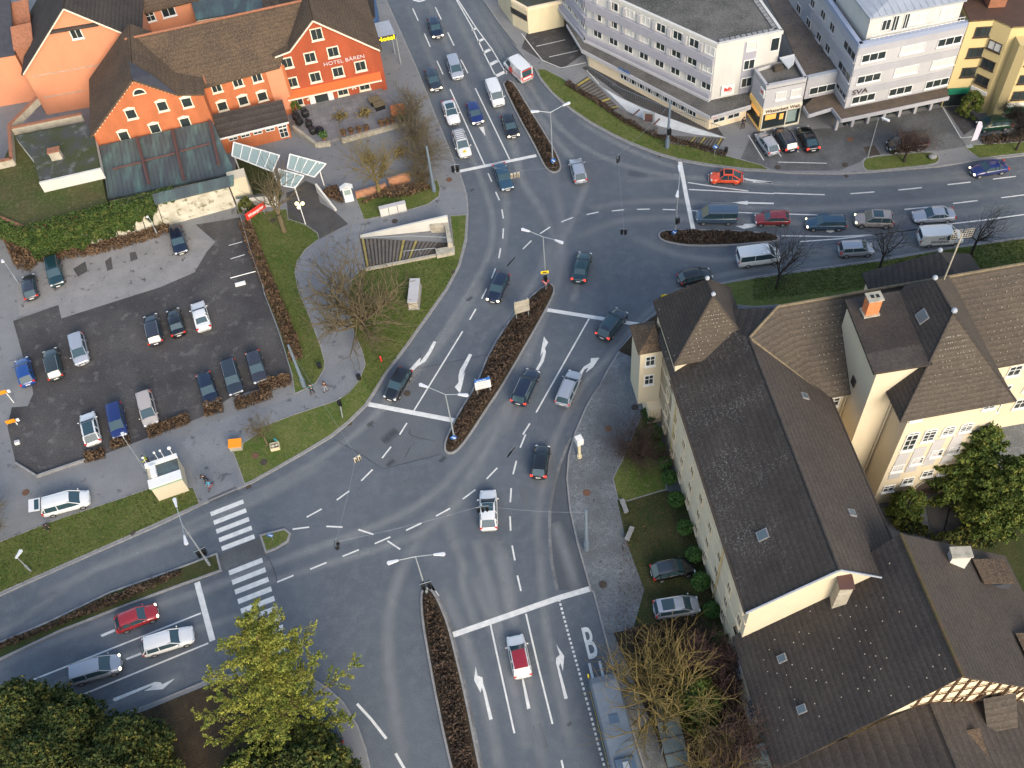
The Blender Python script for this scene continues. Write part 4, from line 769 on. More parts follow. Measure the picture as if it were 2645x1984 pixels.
glz('S', [(720, 437, 3.0), (785, 455, 3.0), (762, 486, 2.4), (728, 480, 2.4)], 3)
mb = MB(); a, b, c = g('S', 824, 423, 3.5), g('S', 841, 423, 3.5), g('S', 826, 441, 2.8)
for p, q_ in ((a, b), (b, c), (c, a)): mb.tube(p, q_, .08, n=5)
for s in ((826, 441), (604, 400), (706, 440), (760, 480)): p = g('S', *s, 2.7); mb.tube(p, (p[0], p[1], 0), .08, n=6)
mb.build('post', MAT['trimw'], gc, True)
# walls around entrance
ew = thing('white_boundary_wall', 'white wall stub between the copper hall and the red garden sign', 'wall', (*g('S', 680, 500, 0)[:2], 0))
f = Fac(g('S', 652, 541), g('S', 722, 533)); mb = MB(); f.box(mb, -1.5, f.L, 0, 2.0, -.25, 0); mb.build('wall', MAT['white'], ew, True); mb = MB(); f.box(mb, -1.5, f.L, 2.0, 2.1, -.3, .05); mb.build('coping', MAT['copper'], ew, True)
mb = MB(); p = g('S', 620, 480, 2.5); mb.box((p[0], p[1], 2.2), (2.2, 1.6, 4.4), .2); mb.build('pier', MAT['cream'], ew, True)
# planted courtyard lawn by canopy
sheet('courtyard_green', P('S', 610, 405, 700, 445, 730, 500, 720, 530, 640, 520, 610, 440), .15, MAT['grassdark'])
cw = thing('curved_wall', 'tapering white wall beside the dark entrance path', 'wall', (*g('S', 840, 520, 0)[:2], 0))
f = Fac(g('S', 820, 500), g('S', 866, 548)); mb = MB(); mb.slab([f.pt(0, .1), f.pt(f.L, .1), f.pt(f.L, .5), f.pt(f.L*.5, 1.0), f.pt(0, 1.6)], .25, d=-f.n); mb.build('wall', MAT['white'], cw, True)
# ---- white office block (top centre-right) ----------------------------
wz = 11.3
p0, p1, p2, p3 = g('C', 680, -118, wz), g('C', 1745, 365, wz), g('C', 2278, 255, wz), g('C', 2090, -10, wz)
f1 = Fac(p0, p1); f2w = Fac(p1, p2); ob = thing('white_office_block', 'long white office block with lavender bands and gravel roof, red logo sign', 'building', (p1[0], p1[1], 0))
pN = g('C', 420, -420, wz); far = p2+(p3-p2)*3.2; farl = pN+(far-pN)*.0+np.array([8, 14, 0])
poly = xy(pN, p0, p1, p2, far, farl)
mb = MB(); wallring(mb, poly, 2.9, wz-.1); mb.build('wall', MAT['white'], ob, True)
MB().prism([(x, y) for x, y in poly], wz-.3, wz-.1).build('roof', MAT['gravel_roof'], ob, True)
fN = Fac(pN, p0)
mb = MB(); f1.box(mb, -.1, f1.L+.1, wz-.35, wz+.12, -.25, .12); f2w.box(mb, .1, f2w.L+.1, wz-.35, wz+.12, -.25, .12); fN.box(mb, 0, fN.L-.1, wz-.35, wz+.12, -.25, .12)
f3 = Fac(p2, far); f3.box(mb, .1, f3.L, wz-.35, wz+.12, -.25, .1); mb.build('parapet', MAT['white'], ob, True)
mb = MB()
for fc, a, b in ((f2w, .5, f2w.L-.3), (f3, .6, f3.L-1)):
    k = a
    while k < b: fc.box(mb, k, k+.55, wz+.0, wz+.05, -.85, -.35); k += .7
mb.build('roof_slabs', MAT['kerb'], ob, True)
zr = [f1.hit('C', 1290, 230)[1], f1.hit('C', 1285, 375)[1], f1.hit('C', 1277, 515)[1]]
mb = MB(); h_ = (zr[0]-zr[2])/2
for z_ in (zr[0]-h_/2, zr[1]-h_/2, zr[2]-h_/2-.15):
    for fc in (f1, fN): fc.box(mb, .0, fc.L-.12, z_-.62, z_+.5, .01, .42)
mb.build('spandrel_band', MAT['lavender'], ob, True)
mb = MB()
for k in range(8):
    for z_ in (zr[0], zr[1]): f1.box(mb, 1.4+k*2.35, 1.9+k*2.35, z_-.55, z_+.6, .01, .3)
mb.build('sun_screen', MAT['panel'], ob, True)['kind'] = 'stuff'
mb = MB(); f1.box(mb, -.3, f1.L+.02, 2.85, 3.35, .01, .55); fN.box(mb, 0, fN.L+.3, 2.85, 3.35, .01, .55); mb.build('lower_fascia', MAT['panel'], ob, True)
rows = [[(905, 50), (1033, 108), (1160, 170), (1290, 230), (1425, 290), (1560, 350), (1690, 400)], [(770, 140), (900, 200), (1025, 255), (1150, 318), (1285, 375), (1415, 425), (1545, 490), (1672, 545)],
        [(773, 285), (903, 345), (1023, 400), (1150, 460), (1277, 515), (1407, 575), (1538, 635), (1658, 695)]]
for r_i, r in enumerate(rows):
    for k, (x, y) in enumerate(r):
        u, z = f1.hit('C', x, y); bl = (r_i*7+k*3) % 5 in (1, 3) and r_i < 2
        window(ob, f1, u, zr[r_i]+.05, 1.5, 1.3, 'trimw', 'mull', o=.02, pane='blind' if bl else 'glass', sill=False, fw=.1)
for fc, n in ((fN, 9),):
    for r_i in range(3):
        for k in range(n): window(ob, fc, fc.L-1.2-k*2.0, zr[r_i]+.1, 1.25, 1.15, 'trimw', 'mull', o=.02, sill=False, fw=.1)
wins(ob, f2w, [('C', 2005, 525), ('C', 1985, 670)], 1.5, 1.5, frame='trimw', style='mull', sill=False, fw=.1); wins(ob, f2w, [('C', 2030, 375)], 1.4, 1.5, frame='trimw', style='none', pane='blind', sill=False, fw=.1)
wins(ob, f2w, [('D', 178, 360)], 1.2, 2.0, frame='trimw', style='none', sill=False, fw=.1)
u, _ = f2w.hit('C', 2010, 450); mb = MB(); f2w.box(mb, u-.85, u+.85, 3.0, wz-.5, .004, .012); mb.build('window_strip', MAT['lavender'], ob, True)
u, z = f2w.hit('C', 1828, 728); mb = MB(); f2w.box(mb, u-.85, u+.85, z-.75, z+.75, .05, .22); sb = mb.build('logo_sign', MAT['signwhite'], ob, True)
textmesh('lettering', 'faih', .75, f2w.pt(u, z+.15, .25), f2w.d, (0, 0, 1), MAT['signred'], ob, th=.01, bold=.03); textmesh('lettering', 'I c T', .26, f2w.pt(u+.2, z-.32, .25), f2w.d, (0, 0, 1), MAT['iron'], ob, th=.01)
# ground floor, canopy roof
s0, s1, s2 = g('C', 640, 405, 3.0), g('C', 1690, 955, 3.0), g('C', 2020, 860, 3.0); sN = g('C', 520, 205, 3.0)
can = [sN, s0, s1, s2, f2w.pt(f2w.L*.62, 3.0, .0), f2w.pt(0, 3, .0), f1.pt(0, 3, .0), fN.pt(fN.L*.4, 3, 0)]
MB().slab(can, .22).build('canopy', MAT['gravel_roof'], ob, True)
fa_, fb_ = Fac(s0, s1), Fac(s1, s2); mb = MB(); fa_.box(mb, 0, fa_.L-.02, 2.55, 3.12, .01, .12); fb_.box(mb, .1, fb_.L, 2.45, 3.12, .01, .12); fc_ = Fac(sN, s0); fc_.box(mb, 0, fc_.L-.1, 2.75, 3.12, .01, .12); mb.build('canopy_edge', MAT['panel'], ob, True)
gp = xy(fc_.pt(0, 0, -2.0), fa_.pt(.5, 0, -.8), fa_.pt(fa_.L-.6, 0, -.8), fb_.pt(fb_.L, 0, -.8), f2w.pt(f2w.L*.5, 0, -3), f1.pt(0, 0, -3)); mb = MB(); wallring(mb, gp, 0, 2.78); mb.build('ground_floor', MAT['creamw'], ob, True)
fg = Fac((*gp[1], 0), (*gp[2], 0)); fg2 = Fac((*gp[2], 0), (*gp[3], 0))
for k in range(9): window(ob, fg, 6.5+k*(fg.L-8)/9, 1.55, 1.7, 1.2, 'trimw', 'three', o=.02, sill=False, fw=.1)
for k in range(2): window(ob, fg2, 1.3+k*2.0, 1.55, 1.7, 1.2, 'trimw', 'mull', o=.02, sill=False, fw=.1)
textmesh('lettering', 'IcT', .42, fb_.pt(1.3, 2.8, .15), fb_.d, (0, 0, 1), MAT['steel'], ob, th=.01); strokes(ob, fb_, 2.1, fb_.L-.6, 2.8, .16, 'steel', .14); strokes(ob, fb_, .35, .85, 2.8, .22, 'signred', .14)
u, z = fa_.hit('C', 990, 575); strokes(ob, fa_, u-1.0, u+1.0, 3.35, .55, 'signblue', .12)
# beige box building
bz = 4.2; q = [g('C', -60, -170, bz), g('C', 65, 0, bz), g('C', 195, 72, bz), g('C', 490, 8, bz), g('C', 560, -260, bz)]
bx_ = thing('beige_kiosk_building', 'small beige flat-roofed building at the top beside the road', 'building', (q[2][0], q[2][1], 0))
mb = MB(); wallring(mb, xy(*q), 0, bz); mb.build('wall', MAT['beige'], bx_, True); MB().prism(xy(*q), bz-.05, bz+.02).build('roof', MAT['moss_roof'], bx_, True)
mb = MB(); f_1, f_2 = Fac(q[1], q[2]), Fac(q[2], q[3]); f_1.box(mb, 0, f_1.L-.1, bz-.3, bz+.15, -.2, .12); f_2.box(mb, 0, f_2.L, bz-.3, bz+.15, -.2, .12); mb.build('parapet', MAT['creamw'], bx_, True)
window(bx_, f_1, f_1.L*.45, 2.6, 3.2, .9, 'trimd', 'three', sill=False)
# ---- shop with lit windows (Wasserbett Welt) --------------------------
tz = 7.1
q = [g('C', 2050, 568, tz), g('D', 112, 705, tz), g('D', 440, 640, tz), g('D', 340, 465, tz)]; sh = thing('bed_shop', 'grey corner shop with orange lit windows and brown script lettering', 'shop', (q[1][0], q[1][1], 0))
mb = MB(); wallring(mb, xy(*q), 3.55, tz); mb.build('wall', MAT['panel'], sh, True); MB().prism(xy(*q), tz-.6, tz-.5).build('roof', MAT['gravel_roof'], sh, True)
fa3, fb3, fc3 = Fac(q[0], q[1]), Fac(q[1], q[2]), Fac(q[2], q[3]); mb = MB()
for f_ in (fa3, fb3, fc3): f_.box(mb, .08, f_.L-.02, tz-.12, tz+.12, -.3, .06)
mb.build('parapet', MAT['bluegrey'], sh, True)
wins(sh, fb3, [('D', 228, 780), ('D', 350, 758)], 1.35, 1.2, frame='trimw', style='none', pane='blind', sill=True, fw=.08)
mb = MB(); fb3.box(mb, 0, fb3.L, 2.75, 3.6, .01, .14); fb3.box(mb, 0, fb3.L, 0, .35, .01, .12); fb3.box(mb, .0, .14, .35, 2.75, .01, .12); fb3.box(mb, fb3.L*.62, fb3.L*.62+.12, .35, 2.75, .01, .12); fb3.box(mb, fb3.L-.14, fb3.L, .35, 2.75, .01, .12)
mb.build('shopfront_frame', MAT['trim'], sh, True)
mb = MB(); fa3.box(mb, 0, fa3.L-.02, 2.75, 3.6, .01, .14); fa3.box(mb, 0, fa3.L-.02, 0, .35, .01, .12); fa3.box(mb, fa3.L-.16, fa3.L-.02, .35, 2.75, .01, .12); mb.build('shopfront_frame', flat('lit_fascia', (.62, .42, .15), .5, emit=(1, .6, .2), es=.1), sh, True)
mb = MB(); fb3.box(mb, .14, fb3.L-.14, .35, 2.75, -.05, -.02); fa3.box(mb, .14, fa3.L-.16, .35, 2.75, -.05, -.02); mb.build('shop_window', MAT['glass'], sh, True)
mb = MB(); fb3.box(mb, .5, 1.9, 1.7, 2.5, -.015, .0); fa3.box(mb, .5, fa3.L-.6, 1.9, 2.5, -.015, 0); fb3.box(mb, 2.4, 2.9, 1.4, 2.3, -.015, 0); mb.build('lit_display', MAT['amber'], sh, True)
mb = MB(); fb3.box(mb, fb3.L*.66, fb3.L*.9, .7, 2.5, -.015, 0); mb.build('window_poster', MAT['glassb'], sh, True)
textmesh('lettering', 'Wasserbett Welt', .62, fb3.pt(fb3.L/2, 3.18, .17), fb3.d*(fb3.L/5.0), (0, .0, 1.15), MAT['copper_b'], sh, th=.01, bold=.012)
u, z = fa3.hit('D', 30, 745); mb = MB(); fa3.box(mb, fa3.L-1.2, fa3.L-.1, 5.2, 6.3, .02, .15); mb.build('logo_sign', MAT['signwhite'], sh, True); textmesh('lettering', 'faih', .5, fa3.pt(fa3.L-.65, 5.85, .17), fa3.d, (0, 0, 1), MAT['signred'], sh, th=.01, bold=.02)
p = g('D', 200, 575, tz-.5); MB().box((p[0], p[1], tz-.1), (1.1, .6, .7), .2).build('roof_unit', MAT['iron'], sh, True)
p = g('D', 290, 500, tz+.6); MB().slab([g('D', 215, 470, 8.0), g('D', 340, 440, 8.0), g('D', 335, 520, 7.1), g('D', 290, 560, 7.1)], .12).build('roof_hatch', MAT['zinc'], sh, True)
# low link roof
lz = 6.4; q = [g('D', -60, -330, lz), g('D', 250, 250, lz), g('D', 345, 460, lz), g('D', 450, 640, lz), g('D', 705, 585, lz), g('D', 300, 20, lz), g('D', 200, -250, lz)]
lk = thing('link_building', 'low link with brown gravel roof between the two office blocks', 'building', (q[3][0], q[3][1], 0)); fl_ = Fac(q[3], q[4])
mb = MB(); wallring(mb, xy(*q), 3.2, lz-.05); mb.build('wall', MAT['bluegrey'], lk, True); MB().prism(xy(*q), lz-.15, lz).build('roof', M2('brown_gravel', (.105, .09, .08), (.075, .065, .06), .5, c3=(.04, .036, .034), s3=2.2, lo3=.6, hi3=.68, grain=.4, gs=8), lk, True)
mb = MB(); fl_.box(mb, 0, fl_.L, lz-.35, lz+.15, -.45, .06); mb.build('parapet', MAT['zinc'], lk, True)
u, z = fl_.hit('D', 565, 725); window(lk, fl_, u, z, fl_.L*.85, 1.1, 'trimw', 'three', sill=False, fw=.07)
# ---- grey office (SVA) ---------------------------------------------------
vz = 12.5; q = [g('D', 520, -130, vz), g('D', 870, 367, vz), g('D', 1757, 185, vz)]; q.append(q[2]+(q[0]-q[1])*.9)
sv = thing('grey_office_block', 'pale grey five-storey office with roof terrace and dark SVA letters', 'building', (q[1][0], q[1][1], 0)); fw1, fs1 = Fac(q[0], q[1]), Fac(q[1], q[2])
mb = MB(); wallring(mb, xy(*q), 3.0, vz-.1); mb.build('wall', MAT['panel'], sv, True); MB().prism(xy(*q), vz-.8, vz-.7).build('terrace_deck', MAT['moss_roof'], sv, True)
mb = MB(); fw1.box(mb, 0, fw1.L-.02, vz-.5, vz+.1, -.45, .08); fs1.box(mb, .05, fs1.L, vz-.5, vz+.1, -.45, .08); mb.build('parapet', flat('blue_zinc', (.28, .33, .46), .5), sv, True)
mb = MB(); zs = [fs1.hit('D', 985, 462)[1], fs1.hit('D', 945, 637)[1], fs1.hit('D', 900, 802)[1]]
for z_ in zs+[zs[2]-2.6]:
    fs1.box(mb, .02, fs1.L, z_+.72, z_+1.75, .01, .07); fw1.box(mb, 0, fw1.L-.0, z_+.72, z_+1.75, .01, .07)
mb.build('cladding_band', MAT['bluegrey'], sv, True)
for (x, y), zi, pn, st in (((985, 462), 0, 'glass', 'three'), ((1300, 400), 0, 'blind', 'three'), ((1605, 332), 0, 'glass', 'three'), ((945, 637), 1, 'glass', 'three'), ((1250, 568), 1, 'blind', 'three'), ((1555, 502), 1, 'blind', 'three'),
                           ((900, 802), 2, 'glass', 'three'), ((1205, 730), 2, 'glass', 'three'), ((1505, 662), 2, 'glass', 'three')):
    u, z = fs1.hit('D', x, y); window(sv, fs1, u, zs[zi], 3.05, 1.15, 'trimw', st, pane=pn, o=.0, fw=.08)
for x, y, w_ in ((490, 25, 1.2), (575, 120, 1.3), (650, 225, 1.3), (375, 70, 1.3), (455, 185, 1.3), (540, 300, 1.3), (612, 395, 1.3), (800, 425, 3.2), (755, 590, 3.4), (725, 735, 2.8)):
    u, z = fw1.hit('D', x, y); u = min(u, fw1.L-w_/2-.15); window(sv, fw1, u, z, w_, 1.15, 'panel', 'three' if w_ > 2 else 'mull', fw=.06)
u, z = fs1.hit('D', 870, 745); textmesh('lettering', 'SVA', .95, fs1.pt(u, z, .1), fs1.d*1.25, (0, 0, 1), MAT['iron'], sv, th=.02, bold=.02)
cp = [g('D', x, y, 3.2) for x, y in ((415, 870), (455, 937), (645, 880), (720, 977), (1600, 790))]+[fs1.pt(fs1.L, 3.2), fs1.pt(0, 3.2), fw1.pt(fw1.L-5, 3.2)]
MB().slab(cp, .35).build('canopy', M2('canopy_gravel', (.12, .09, .07), (.08, .065, .05), .8, grain=.4), sv, True)
mb = MB()
for a, b in zip(cp[:4], cp[1:5]): f_ = Fac(a, b); f_.box(mb, 0, f_.L, 2.75, 3.3, .01, .1)
mb.build('canopy_edge', MAT['bluegrey'], sv, True)
gp = xy(fw1.pt(fw1.L-6, 0, -.6), fw1.pt(fw1.L, 0, -.8), fs1.pt(.6, 0, -.5), fs1.pt(fs1.L, 0, -.5), fs1.pt(fs1.L, 0, -6)); mb = MB(); wallring(mb, gp, 0, 2.9); mb.build('ground_floor', flat('dark_glazing', (.02, .035, .035), .15), sv, True)
mb = MB(); fgd = Fac(cp[3], cp[4])
for k in range(7): fgd.box(mb, .4+k*2.1, .75+k*2.1, 0, 2.8, -1.9, -1.5)
mb.build('column', MAT['bluegrey'], sv, True)
# penthouse
hz = 15.4; q = [g('D', 700, -180, hz), g('D', 955, 152, hz), g('D', 1750, 0, hz)]; q.append(q[2]+(q[0]-q[1])*.8); fpA, fpB = Fac(q[0], q[1]), Fac(q[1], q[2])
mb = MB(); wallring(mb, xy(fpA.pt(0, 0, -.25), fpB.pt(.25, 0, -.25), fpB.pt(fpB.L-.2, 0, -.25), q[3]), vz-.7, hz-.1); mb.build('penthouse_wall', MAT['white'], sv, True)
cen = sum(q)/4+np.array([0, 0, .9]); mb = MB(); mb.slab(q, .2); mb.build('penthouse_roof', MAT['zinc'], sv, True)
mb = MB(); 
for a, b in zip(q, q[1:]+q[:1]): mb.poly([a+(0, 0, .01), b+(0, 0, .01), cen])
for k in range(14): a = q[1]+(q[2]-q[1])*(k+.5)/14; t = .75; mb.tube(a+(0, 0, .05), a+(q[0]-q[1])*.45+(0, 0, .85), .03, n=4)
mb.build('penthouse_roof', MAT['zinc'], sv, True)
for x, y, w_, pn in ((1095, 205, 1.1, 'glass'), (1165, 205, .8, 'glass'), (1255, 185, .7, 'glass'), (1360, 160, 2.3, 'blind'), (1600, 110, 2.0, 'blind')):
    u, z = fpB.hit('D', x, y); window(sv, fpB, u, hz-1.5, w_, 1.5 if w_ > .9 else 2.1, 'trimw', 'mull', pane=pn, sill=False, fw=.07, o=-.25)
mb = MB(); 
for zz_ in (.35, .75): mb.tube(fs1.pt(1.4, vz+zz_, -.2), fs1.pt(fs1.L-.5, vz+zz_, -.2), .035, n=5)
for k in range(22): u = 1.4+k*(fs1.L-1.9)/21; mb.tube(fs1.pt(u, vz, -.2), fs1.pt(u, vz+.75, -.2), .025, n=4)
mb.build('railing', MAT['trimw'], sv, True)
# ---- yellow building -------------------------------------------------------
yz = 12.9; q = [g('D', 1772, 163, yz), g('D', 1972, 150, yz)]; fy = Fac(q[0], (q[0][0]+10, q[0][1]+(q[1][1]-q[0][1])/(q[1][0]-q[0][0])*10, yz)); U = (q[1][0]-q[0][0])
yb = thing('yellow_block', 'yellow apartment block with dark corner windows and green shop fronts', 'building', (q[0][0], q[0][1], 0))
pl = xy(fy.pt(0, 0), fy.pt(U, 0), fy.pt(U+1.6, 0, 1.7), fy.pt(U+1.6, 0, 1.7), fy.pt(U+12, 0, 1.7), fy.pt(U+12, 0, -9), fy.pt(0, 0, -9)); pl = pl[:3]+pl[4:]
mb = MB(); wallring(mb, pl, 0, yz-.1); mb.build('wall', MAT['yellow'], yb, True); MB().prism(pl, yz-.3, yz-.05).build('roof_terrace', M2('terrace_brown', (.09, .05, .04), (.07, .045, .035), .8, grain=.3), yb, True)
b1 = xy(fy.pt(U+2.4, 0, 1.7), fy.pt(U+2.4, 0, 3.3), fy.pt(U+3.2, 0, 4.0), fy.pt(U+6.6, 0, 4.0), fy.pt(U+7.4, 0, 3.2), fy.pt(U+7.4, 0, 1.7)); mb = MB(); wallring(mb, b1, 0, yz-1.4); mb.poly([(*p, yz-1.4) for p in b1]); mb.build('bay', MAT['yellow'], yb, True)
mb = MB(); b2 = xy(fy.pt(.4, 0, -1), fy.pt(1.9, 0, -1), fy.pt(5, 0, -1), fy.pt(5, 0, -8), fy.pt(.4, 0, -8)); mb.slab([(*p, 15.6) for p in b2], .3); wallring(mb, xy(fy.pt(2.6, 0, -2), fy.pt(4.6, 0, -2), fy.pt(4.6, 0, -7), fy.pt(2.6, 0, -7)), yz, 15.4); mb.build('roof_storey', MAT['brick'], yb, True)
wins(yb, fy, [('D', 1880, 258), ('D', 1818, 428), ('D', 1766, 588)], 2.0, 1.4, frame='trimd', style='three', fw=.1)
fb_1 = Fac(fy.pt(U+3.2, 0, 4.0), fy.pt(U+6.6, 0, 4.0)); fb_2 = Fac(fy.pt(U, 0, 0), fy.pt(U+1.6, 0, 1.7)); fb_3 = Fac(fy.pt(U+2.4, 0, 1.7), fy.pt(U+2.4, 0, 3.3))
for zz_ in (9.6, 7.0, 4.6): window(yb, fb_1, 1.7, zz_, 2.8, 1.25, 'trimd', 'three', fw=.1); window(yb, fb_2, fb_2.L/2, zz_, 1.7, 1.25, 'trimd', 'mull', fw=.1, pane='blind' if zz_ > 9 else 'glass')
mb = MB(); fy.box(mb, .1, U-.1, 2.2, 3.0, .02, .3); fb_1.box(mb, 0, 3.4, 2.2, 3.0, .02, .3); mb.build('shop_glazing', MAT['greenglass'], yb, True)
mb = MB(); fy.box(mb, .1, U-.1, .2, 2.1, .01, .05); fb_1.box(mb, 0, 3.4, .2, 2.1, .01, .05); mb.build('shop_window', MAT['glass'], yb, True)
mb = MB(); fb_1.box(mb, .0, 3.4, 3.02, 3.5, .02, .2); fb_2.box(mb, .2, fb_2.L, 2.9, 3.4, .05, .25); mb.build('shop_sign', MAT['signwhite'], yb, True)
# ---- school complex (bottom right) ----------------------------------------
CO = np.array([14.354, 60.198, 0]); CD = np.array([.07518, -.99717, 0]); CE = np.array([.99717, .07518, 0])
def U(u, v, z=0.): p = CO+CD*u+CE*v; return np.array((p[0], p[1], z))
def fac_u(v, u0, u1): return Fac(U(u0, v), U(u1, v))                # wall facing west (u grows south)
def fac_v(u, v0, v1): return Fac(U(u, v0), U(u, v1))                # wall facing south (v grows east)
def ubox(mb, u0, u1, v0, v1, z0, z1, mi=None): return mb.obox(U(u0, v0, z0), CD*(u1-u0), CE*(v1-v0), (0, 0, z1-z0), mi)
def dots(root, a, b, c, d, nu, nv, name='snow_guard', mat='stonew', r=.045, keep=1.):
    mb = MB(); a, b, c, d = [np.array(q, float) for q in (a, b, c, d)]
    nn = np.cross(b-a, d-a); nn /= np.linalg.norm(nn); nn *= np.sign(nn[2])
    for i in range(nu):
        for j in range(nv):
            if random.random() > keep: continue
            s = (i+.5+.5*(j % 2))/(nu+.5); t = (j+.5)/nv; p = (a*(1-s)+b*s)*(1-t)+(d*(1-s)+c*s)*t+nn*.03; mb.box(p, (r*1.6, r*1.6, r*1.2))
    o = mb.build(name, MAT[mat], root, True); o['kind'] = 'stuff'
wg = thing('school_wing', 'long cream school wing with lichened dark roof along the setts lane', 'school building', U(16, 6))
EZ, RZ, RV = 12.3, 17.3, 6.5
mb = MB(); wallring(mb, xy(U(-1, .35), U(27.9, .35), U(27.9, 12.8), U(8, 12.8)), 0, [EZ]*4)
mb.poly([U(27.9, .35, EZ-.05), U(27.9, RV, RZ-.1), U(27.9, 12.8, EZ-.05)]); mb.build('wall', MAT['creamw'], wg, True)
mb = MB(); mb.poly([U(27.905, .35, 0), U(27.905, 12.8, 0), U(27.905, 12.8, EZ), U(27.905, RV, RZ-.1), U(27.905, .35, EZ)]); mb.build('gable_wall', MAT['cream'], wg, True)  # same render as the side walls, toned down for the sunny south
MB().slab([U(-1, -.1, EZ), U(28.25, -.1, EZ), U(28.25, RV, RZ), U(5.5, RV, RZ), U(-1, 3, EZ+2.3)], .22).build('roof', MAT['roof_lichen'], wg, True)
MB().slab([U(9.5, 13.2, EZ), U(28.25, 13.2, EZ), U(28.25, RV, RZ), U(5.5, RV, RZ)], .22).build('roof', MAT['roof_mid'], wg, True)
mb = MB(); mb.tube(U(5.5, RV, RZ+.05), U(28.3, RV, RZ+.05), .13, n=6); mb.build('ridge_tiles', MAT['roof_dark'], wg, True)
mb = MB(); mb.tube(U(5, -.2, EZ-.05), U(28.3, -.2, EZ-.05), .1, n=6); mb.tube(U(10, 13.3, EZ-.05), U(28.3, 13.3, EZ-.05), .1, n=6); mb.build('gutter', MAT['iron'], wg, True)
mb = MB(); mb.tube(U(28.3, -.15, EZ+.05), U(28.3, RV, RZ+.05), .09, n=5); mb.tube(U(28.3, 13.2, EZ+.05), U(28.3, RV, RZ+.05), .09, n=5); mb.build('verge_trim', MAT['zinc'], wg, True)
wf = fac_u(.35, 0, 27.9)
for z_, us in ((10.3, range(9)), (7.3, range(9)), (4.4, range(9)), (1.7, range(9))):
    for k in us:
        u = 3.2+k*2.95
        if u < 27.3: window(wg, wf, u, z_, .95, 1.35, 'creamw', 'mull', fw=.08)
mb = MB()
for z_ in (5.9, 8.85, 3.0): wf.box(mb, -1, 27.88, z_-.07, z_+.07, .01, .1)
mb.build('string_course', MAT['creamw'], wg, True)
for u in (6.0, 21.5): mb = MB(); mb.tube(wf.pt(u, 0, .14), wf.pt(u, EZ-.2, .14), .07, n=6); mb.build('downpipe', MAT['yellow'], wg, True)
def skylight(root, t, x, y, plane_pts, w=.65, h=.8):
    a, b, c = [np.array(q, float) for q in plane_pts]; nn = np.cross(b-a, c-a); nn /= np.linalg.norm(nn); nn *= np.sign(nn[2])
    d = ray(t, x, y); p = CC+d*(((a-CC)@nn)/(d@nn)); e = (b-a)/np.linalg.norm(b-a); f_ = np.cross(nn, e); p = p+nn*.02
    mb = MB(); mb.obox(p-e*w/2-f_*h/2, e*w, f_*h, nn*.1); f0 = mb.build('skylight', MAT['kerb'], root, True)
    mb = MB(); mb.obox(p-e*(w/2-.08)-f_*(h/2-.08)+nn*.102, e*(w-.16), f_*(h-.16), nn*.012); q = mb.build('pane', MAT['skyglass'], f0, False); q.data.transform(Matrix.Translation(-Vector(root.location)))
Wp = [U(10, -.1, EZ), U(28, -.1, EZ), U(10, RV, RZ)]; Ep = [U(10, 13.2, EZ), U(28, 13.2, EZ), U(10, RV, RZ)]
skylight(wg, 'L', 82, 1208, Wp, .85, 1.0); skylight(wg, 'L', 805, 1028, Ep); skylight(wg, 'L', 420, 75, Ep)
# oriel
mb = MB(); ubox(mb, -2.6, .6, -1.9, .3, 2.6, 11.3); orl = mb.build('oriel', MAT['cream'], wg, True); mb = MB(); ubox(mb, -2.2, 1.6, -1.0, .3, 0, 2.6); mb.build('oriel_base', MAT['creamw'], wg, True)
apx = U(-1.0, -.2, 13.1); mb = MB(); e_ = [U(-2.9, -2.2, 11.3), U(.9, -2.2, 11.3), U(.9, .3, 11.3), U(-2.9, .3, 11.3)]
for a, b in zip(e_, e_[1:]+e_[:1]): mb.poly([a, b, apx])
mb.poly(e_); mb.build('oriel_roof', MAT['roof_brown'], wg, True)
fo = fac_v(.6, -1.9, .3)
for z_ in (9.7, 6.6): window(wg, fo, 1.0, z_, 1.0, 1.6, 'trimw', 'cross', fw=.1)
# turret
tt = thing('corner_tower', 'cream corner tower with steep pyramid roof facing the crossing', 'tower', U(1, 4)); tz_ = 14.5
mb = MB(); q = [U(-2.1, .35), U(4.4, .35), U(4.4, 7.0), U(-2.1, 7.0)]; wallring(mb, xy(*q), 0, tz_); mb.build('wall', MAT['creamw'], tt, True)
mb = MB(); f_ = fac_v(4.41, .35, 7.); mb.poly([f_.pt(0, 10), f_.pt(f_.L, 10), f_.pt(f_.L, tz_), f_.pt(0, tz_)]); mb.build('south_wall', MAT['cream'], tt, True)  # same render again, in the tone for the sunny side
def hip(root, u0, u1, v0, v1, ez, ra, rb, mats, th=.18, kick=None):
    """four roof planes between an eaves rectangle and a ridge ra-rb"""
    A, B, C_, D2 = U(u0, v0, ez), U(u1, v0, ez), U(u1, v1, ez), U(u0, v1, ez); ra, rb = np.array(ra), np.array(rb)
    for pts, m_ in (([A, B, rb, ra], mats[0]), ([B, C_, rb], mats[1]), ([C_, D2, ra, rb], mats[2]), ([D2, A, ra], mats[3])):
        pts = [p for i, p in enumerate(pts) if np.linalg.norm(p-pts[i-1]) > .05]; MB().slab(pts, th).build('roof', MAT[m_], root, True)
    mb = MB()
    for a, b in ((A, ra), (B, rb), (C_, rb), (D2, ra), (ra, rb)):
        if np.linalg.norm(a-b) > .1: mb.tube(a, b, .09, n=5)
    mb.build('hip_tiles', MAT['roof_dark'], root, True)
hip(tt, -2.7, 5.0, 0.0, 7.5, tz_, U(.5, 3.85, 20.2), U(2.4, 3.85, 20.2), ['roof_dark', 'roof_church', 'roof_dark', 'roof_dark'])  # one roofing, sun and shade put into each slope's tone
mb = MB(); [mb.ball(U(u, 3.85, 20.4), .22, 8, 5) for u in (.5, 2.4)]; mb.build('finial', MAT['zinc'], tt, True)
